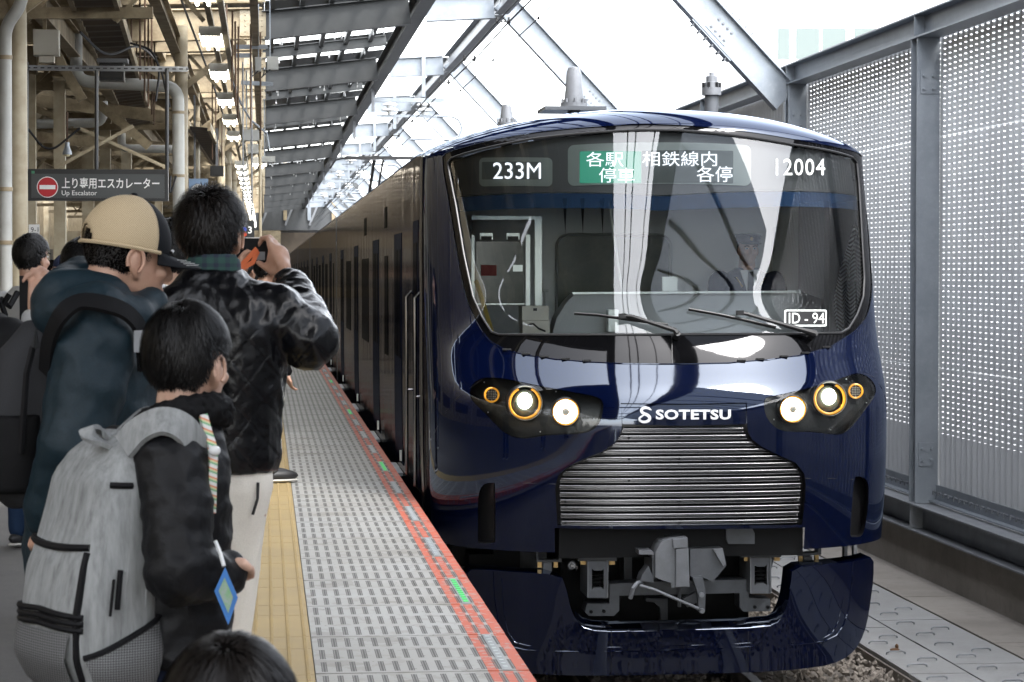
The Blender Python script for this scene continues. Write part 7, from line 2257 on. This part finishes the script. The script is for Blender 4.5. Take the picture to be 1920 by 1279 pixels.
bystander('man whose face shows between the cap brim and the leather jacket man', 330, 408, 8.1, R(40), 'greycloth', 'blackcloth', seed=5, hairn=3000, voxel=.010)
bystander('person in a dark jacket standing beyond the raised phone with dark trousers', 500, 470, 16.4, R(75), 'blackcloth', 'blackcloth', seed=6, hairn=900)
bystander('boy in a bright blue jacket far beyond the phone, turned to the train', 480, 500, 24, R(75), 'bluecloth', 'denim', seed=7)
bystander('person in a navy jacket far beyond the phone, left of the blue jacket boy', 460, 478, 21, R(40), 'navycloth', 'denim', seed=8)
bystander('distant person in charcoal clothes near the platform edge', 508, 487, 33, R(60), 'greycloth', 'navycloth', seed=9, voxel=.02, hairn=300)
bystander('distant person in dark clothes seen left of the leather jacket man', 318, 470, 27, R(50), 'navycloth', 'greycloth', seed=10, voxel=.02, hairn=300)
bystander('distant person in a pale shirt deep on the platform by the columns', 96, 487, 34, R(80), 'greyshirt', 'navycloth', seed=12, voxel=.02, hairn=300)

crowd = [o for o in COL.objects if o.name.startswith('person') and o.parent is None]
for i, (src, dx, dy, lab) in enumerate(((-1, 3.2, 4.0, 'distant person in pale shirt standing near the middle of the platform'), (-2, .35, 9.0, 'distant person in dark clothes beyond the leather jacket man, farther along'), (-3, -.7, 7.0, 'distant person in charcoal clothes deep beyond the phone'), (-5, -.5, 6.0, 'boy in bright blue far along the platform, half hidden'), (-6, -.45, 3.5, 'person in black jacket half hidden behind the leather jacket man'), (-4, -.3, 20.0, 'tiny person in navy far down the platform edge'), (-3, -.9, 22.0, 'tiny person in charcoal far down the platform'))):
    c = copy_tree(crowd[src])
    c.location = (dx, dy, 0)
    c['label'] = lab

# the person at the left edge who holds up a phone: only the arm is in view
YP = 6.9
c5 = at(-175, 600, YP)
H5 = Head(Vector((c5.x, YP, 1.58)), R(40), 1.02)
mb = H5.skin(MB())
mb.cap(H5(0, -.03, -.06), Vector((c5.x, YP, 1.40)), .055, .06)
mb.add(*(lambda l: (l.v, l.f))(loft([(.82, c5.x, YP, .14, .10, R(40)), (1.1, c5.x, YP, .14, .10, R(40)), (1.3, c5.x, YP, .165, .10, R(40)), (1.41, c5.x, YP, .08, .07, R(40))])))
S5, E5, W5 = at(10, 650, 6.72), at(45, 735, 6.75), at(62, 598, 7.0)
mb.chain([Vector((c5.x, YP, 1.33)), S5], [.07, .06]).chain([S5, E5, W5], [.055, .045, .028])
k5 = [at(60, 533, 7.00), at(72, 522, 7.01), at(84, 518, 7.02), at(96, 525, 7.03)]
def curl(x, y, Yk): return (at(x - 2, y - 13, Yk + .01), at(x - 10, y - 17, Yk), at(x - 17, y - 5, Yk - .01))
hand(mb, at(64, 590, 6.98), k5, [curl(60, 533, 7.0), curl(72, 522, 7.01), curl(84, 518, 7.02), curl(96, 525, 7.03)], [at(76, 584, 6.97), at(94, 572, 6.96), at(101, 556, 6.97), at(98, 542, 6.98)], .0072)
mb.ell(at(76, 560, 7.0), (.034, .028, .042), (0, 0, 0))
for s in (-1, 1):
    mb.chain([(c5.x + s * .08, YP, .84), (c5.x + s * .08, YP, .46), (c5.x + s * .08, YP, .085)], [.085, .058, .04]).chain([(c5.x + s * .08, YP, .05), (c5.x + s * .08 + .06, YP + .12, .04)], [.038, .03])
p5 = person('person', mb, 'person in a black coat at the left edge whose hand grips a dark phone', M['skin'], .0045)
hair(H5, M['hair'], p5, short_line, 800, .05, .006, (0, 0, -1), (0, -.05, .11), 4, 1.04, .3, None, .003)
mb = loft([(.70, c5.x, YP, .18, .14, R(40)), (1.0, c5.x, YP, .18, .14, R(40)), (1.25, c5.x, YP, .20, .13, R(40)), (1.40, c5.x, YP, .10, .09, R(40))], 22)
mb.cap(Vector((c5.x, YP, 1.32)), S5, .09, .085).chain([S5, E5, at(64, 640, 6.92)], [.088, .080, .052])
blob(mb, 'black_coat', M['blackcloth'], p5, .010, 4, folds(.008, 9, (1, 1, 1), 8))
MB().cyl(at(64, 634, 6.92), at(63, 596, 7.0), .040, .036, 16).build('grey_cuff', M['greyshirt'], p5, True)
mb = MB()
for s in (-1, 1):
    mb.chain([(c5.x + s * .08, YP, .84), (c5.x + s * .08, YP, .46), (c5.x + s * .08, YP, .10)], [.10, .075, .06])
blob(mb, 'trousers', M['greycloth'], p5, .013, 3)
a, e = at(36, 517, 7.09), at(80, 600, 7.09)
ph2 = thing('phone', (a.x, 7.09, e.z), 'dark phone held upright by the hand at the left edge', 'phone')
MB().cbox(((a.x + e.x) / 2, 7.095, (a.z + e.z) / 2), (e.x - a.x, .011, a.z - e.z), (0, 0, .1)).build('phone_body', M['darkphone'], ph2)

# the driver behind the windscreen
HDV = Head(at(1403, 468, 15.95), R(178), .86, R(-2))
mb = HDV.skin(MB())
xd = HDV.c.x
zs = HDV.c.z + .045
mb.cap(HDV(0, -.03, -.06), Vector((xd, 16.000, zs - .20)), .055, .062)
mb.add(*(lambda l: (l.v, l.f))(loft([(zs - .75, xd, 16.050, .15, .11, 0), (zs - .4, xd, 16.020, .15, .10, 0), (zs - .24, xd, 16.000, .16, .09, 0), (zs - .18, xd, 16.000, .08, .07, 0)])))
for s in (-1, 1):
    sh = Vector((xd + s * .19, 16.000, zs - .26)); el = Vector((xd + s * .25, 15.900, zs - .52)); wr = Vector((xd + s * .12, 15.86, zs - .50))
    mb.chain([sh, el, wr], [.055, .045, .03])
    kn = [wr + Vector((-s * .02 + (j - 1.5) * .018, -.07, 0)) for j in range(4)]
    hand(mb, wr, kn, [(q + Vector((0, -.03, -.006)), q + Vector((0, -.045, -.022)), q + Vector((0, -.04, -.038))) for q in kn], [wr + Vector((-s * .03, -.02, 0)), wr + Vector((-s * .05, -.04, 0)), wr + Vector((-s * .055, -.06, -.01)), wr + Vector((-s * .05, -.075, -.015))])
    mb.chain([(xd + s * .09, 16.050, zs - .72), (xd + s * .10, 15.95, zs - .70), (xd + s * .10, 15.700, zs - 1.12)], [.09, .06, .045])
drv = person('person', mb, 'train driver in a dark uniform and peaked cap behind the windscreen', M['skin_pale'], .007)
HDV.eyes(drv)
mb = loft([(zs - .76, xd, 16.050, .19, .14, 0), (zs - .45, xd, 16.020, .19, .13, 0), (zs - .29, xd, 16.000, .21, .12, 0), (zs - .22, xd, 16.000, .15, .10, 0), (zs - .17, xd, 16.010, .075, .07, 0)], 22)
for s in (-1, 1):
    mb.chain([Vector((xd + s * .19, 16.000, zs - .265)), Vector((xd + s * .25, 15.900, zs - .52)), Vector((xd + s * .13, 15.88, zs - .495))], [.075, .062, .046])
blob(mb, 'uniform_jacket', M['navycloth'], drv, .010, 3, folds(.004, 10, (1, 1, 1), 4))
MB().add([(xd - .07, 15.875, zs - .185), (xd + .07, 15.875, zs - .185), (xd + .012, 15.868, zs - .37), (xd - .012, 15.868, zs - .37), (xd - .07, 15.900, zs - .185), (xd + .07, 15.900, zs - .185), (xd + .012, 15.885, zs - .37), (xd - .012, 15.885, zs - .37)], [(0, 1, 2, 3), (7, 6, 5, 4), (0, 4, 5, 1), (1, 5, 6, 2), (2, 6, 7, 3), (3, 7, 4, 0)]).build('white_shirt', M['porcelain'], drv)
MB().add([(xd - .018, 15.862, zs - .195), (xd + .018, 15.862, zs - .195), (xd + .024, 15.855, zs - .34), (xd, 15.855, zs - .37), (xd - .024, 15.855, zs - .34)], [(0, 1, 2, 3, 4)]).build('necktie', M['greycloth'], drv)
rows = [[HDV(.092 * k * math.sin(a), -.01 + .110 * k * math.cos(a), z) for a in np.linspace(0, 2 * math.pi, 29)[:-1]] for k, z in ((.98, .052), (1.0, .075), (1.14, .108), (1.10, .120), (.6, .128), (.05, .130))]
dc = MB().grid(rows, True).build('peaked_cap', M['navycloth'], drv, True)
MB().ell(HDV(0, .105, .050), (.075, .05, .007), HDV.e, 16, 6).build('peak', M['black'], dc, True)
MB().ell(HDV(0, .112, .088), (.012, .005, .014), HDV.e, 10, 6).build('badge', M['brass'], dc, True)
for s in (-1, 1):
    MB().tube([(xd + s * .10, 15.870, zs - .235), (xd + s * .06, 15.855, zs - .30)], .006, 5).build('collar_trim', M['brass'], drv)
hair(HDV, M['hair'], drv, lambda x, y, z: short_line(x, y, z) and z < .05, 600, .03, .003, (0, -.1, -1), (0, -.05, .11), 6, 1.0, .2, None, .003)
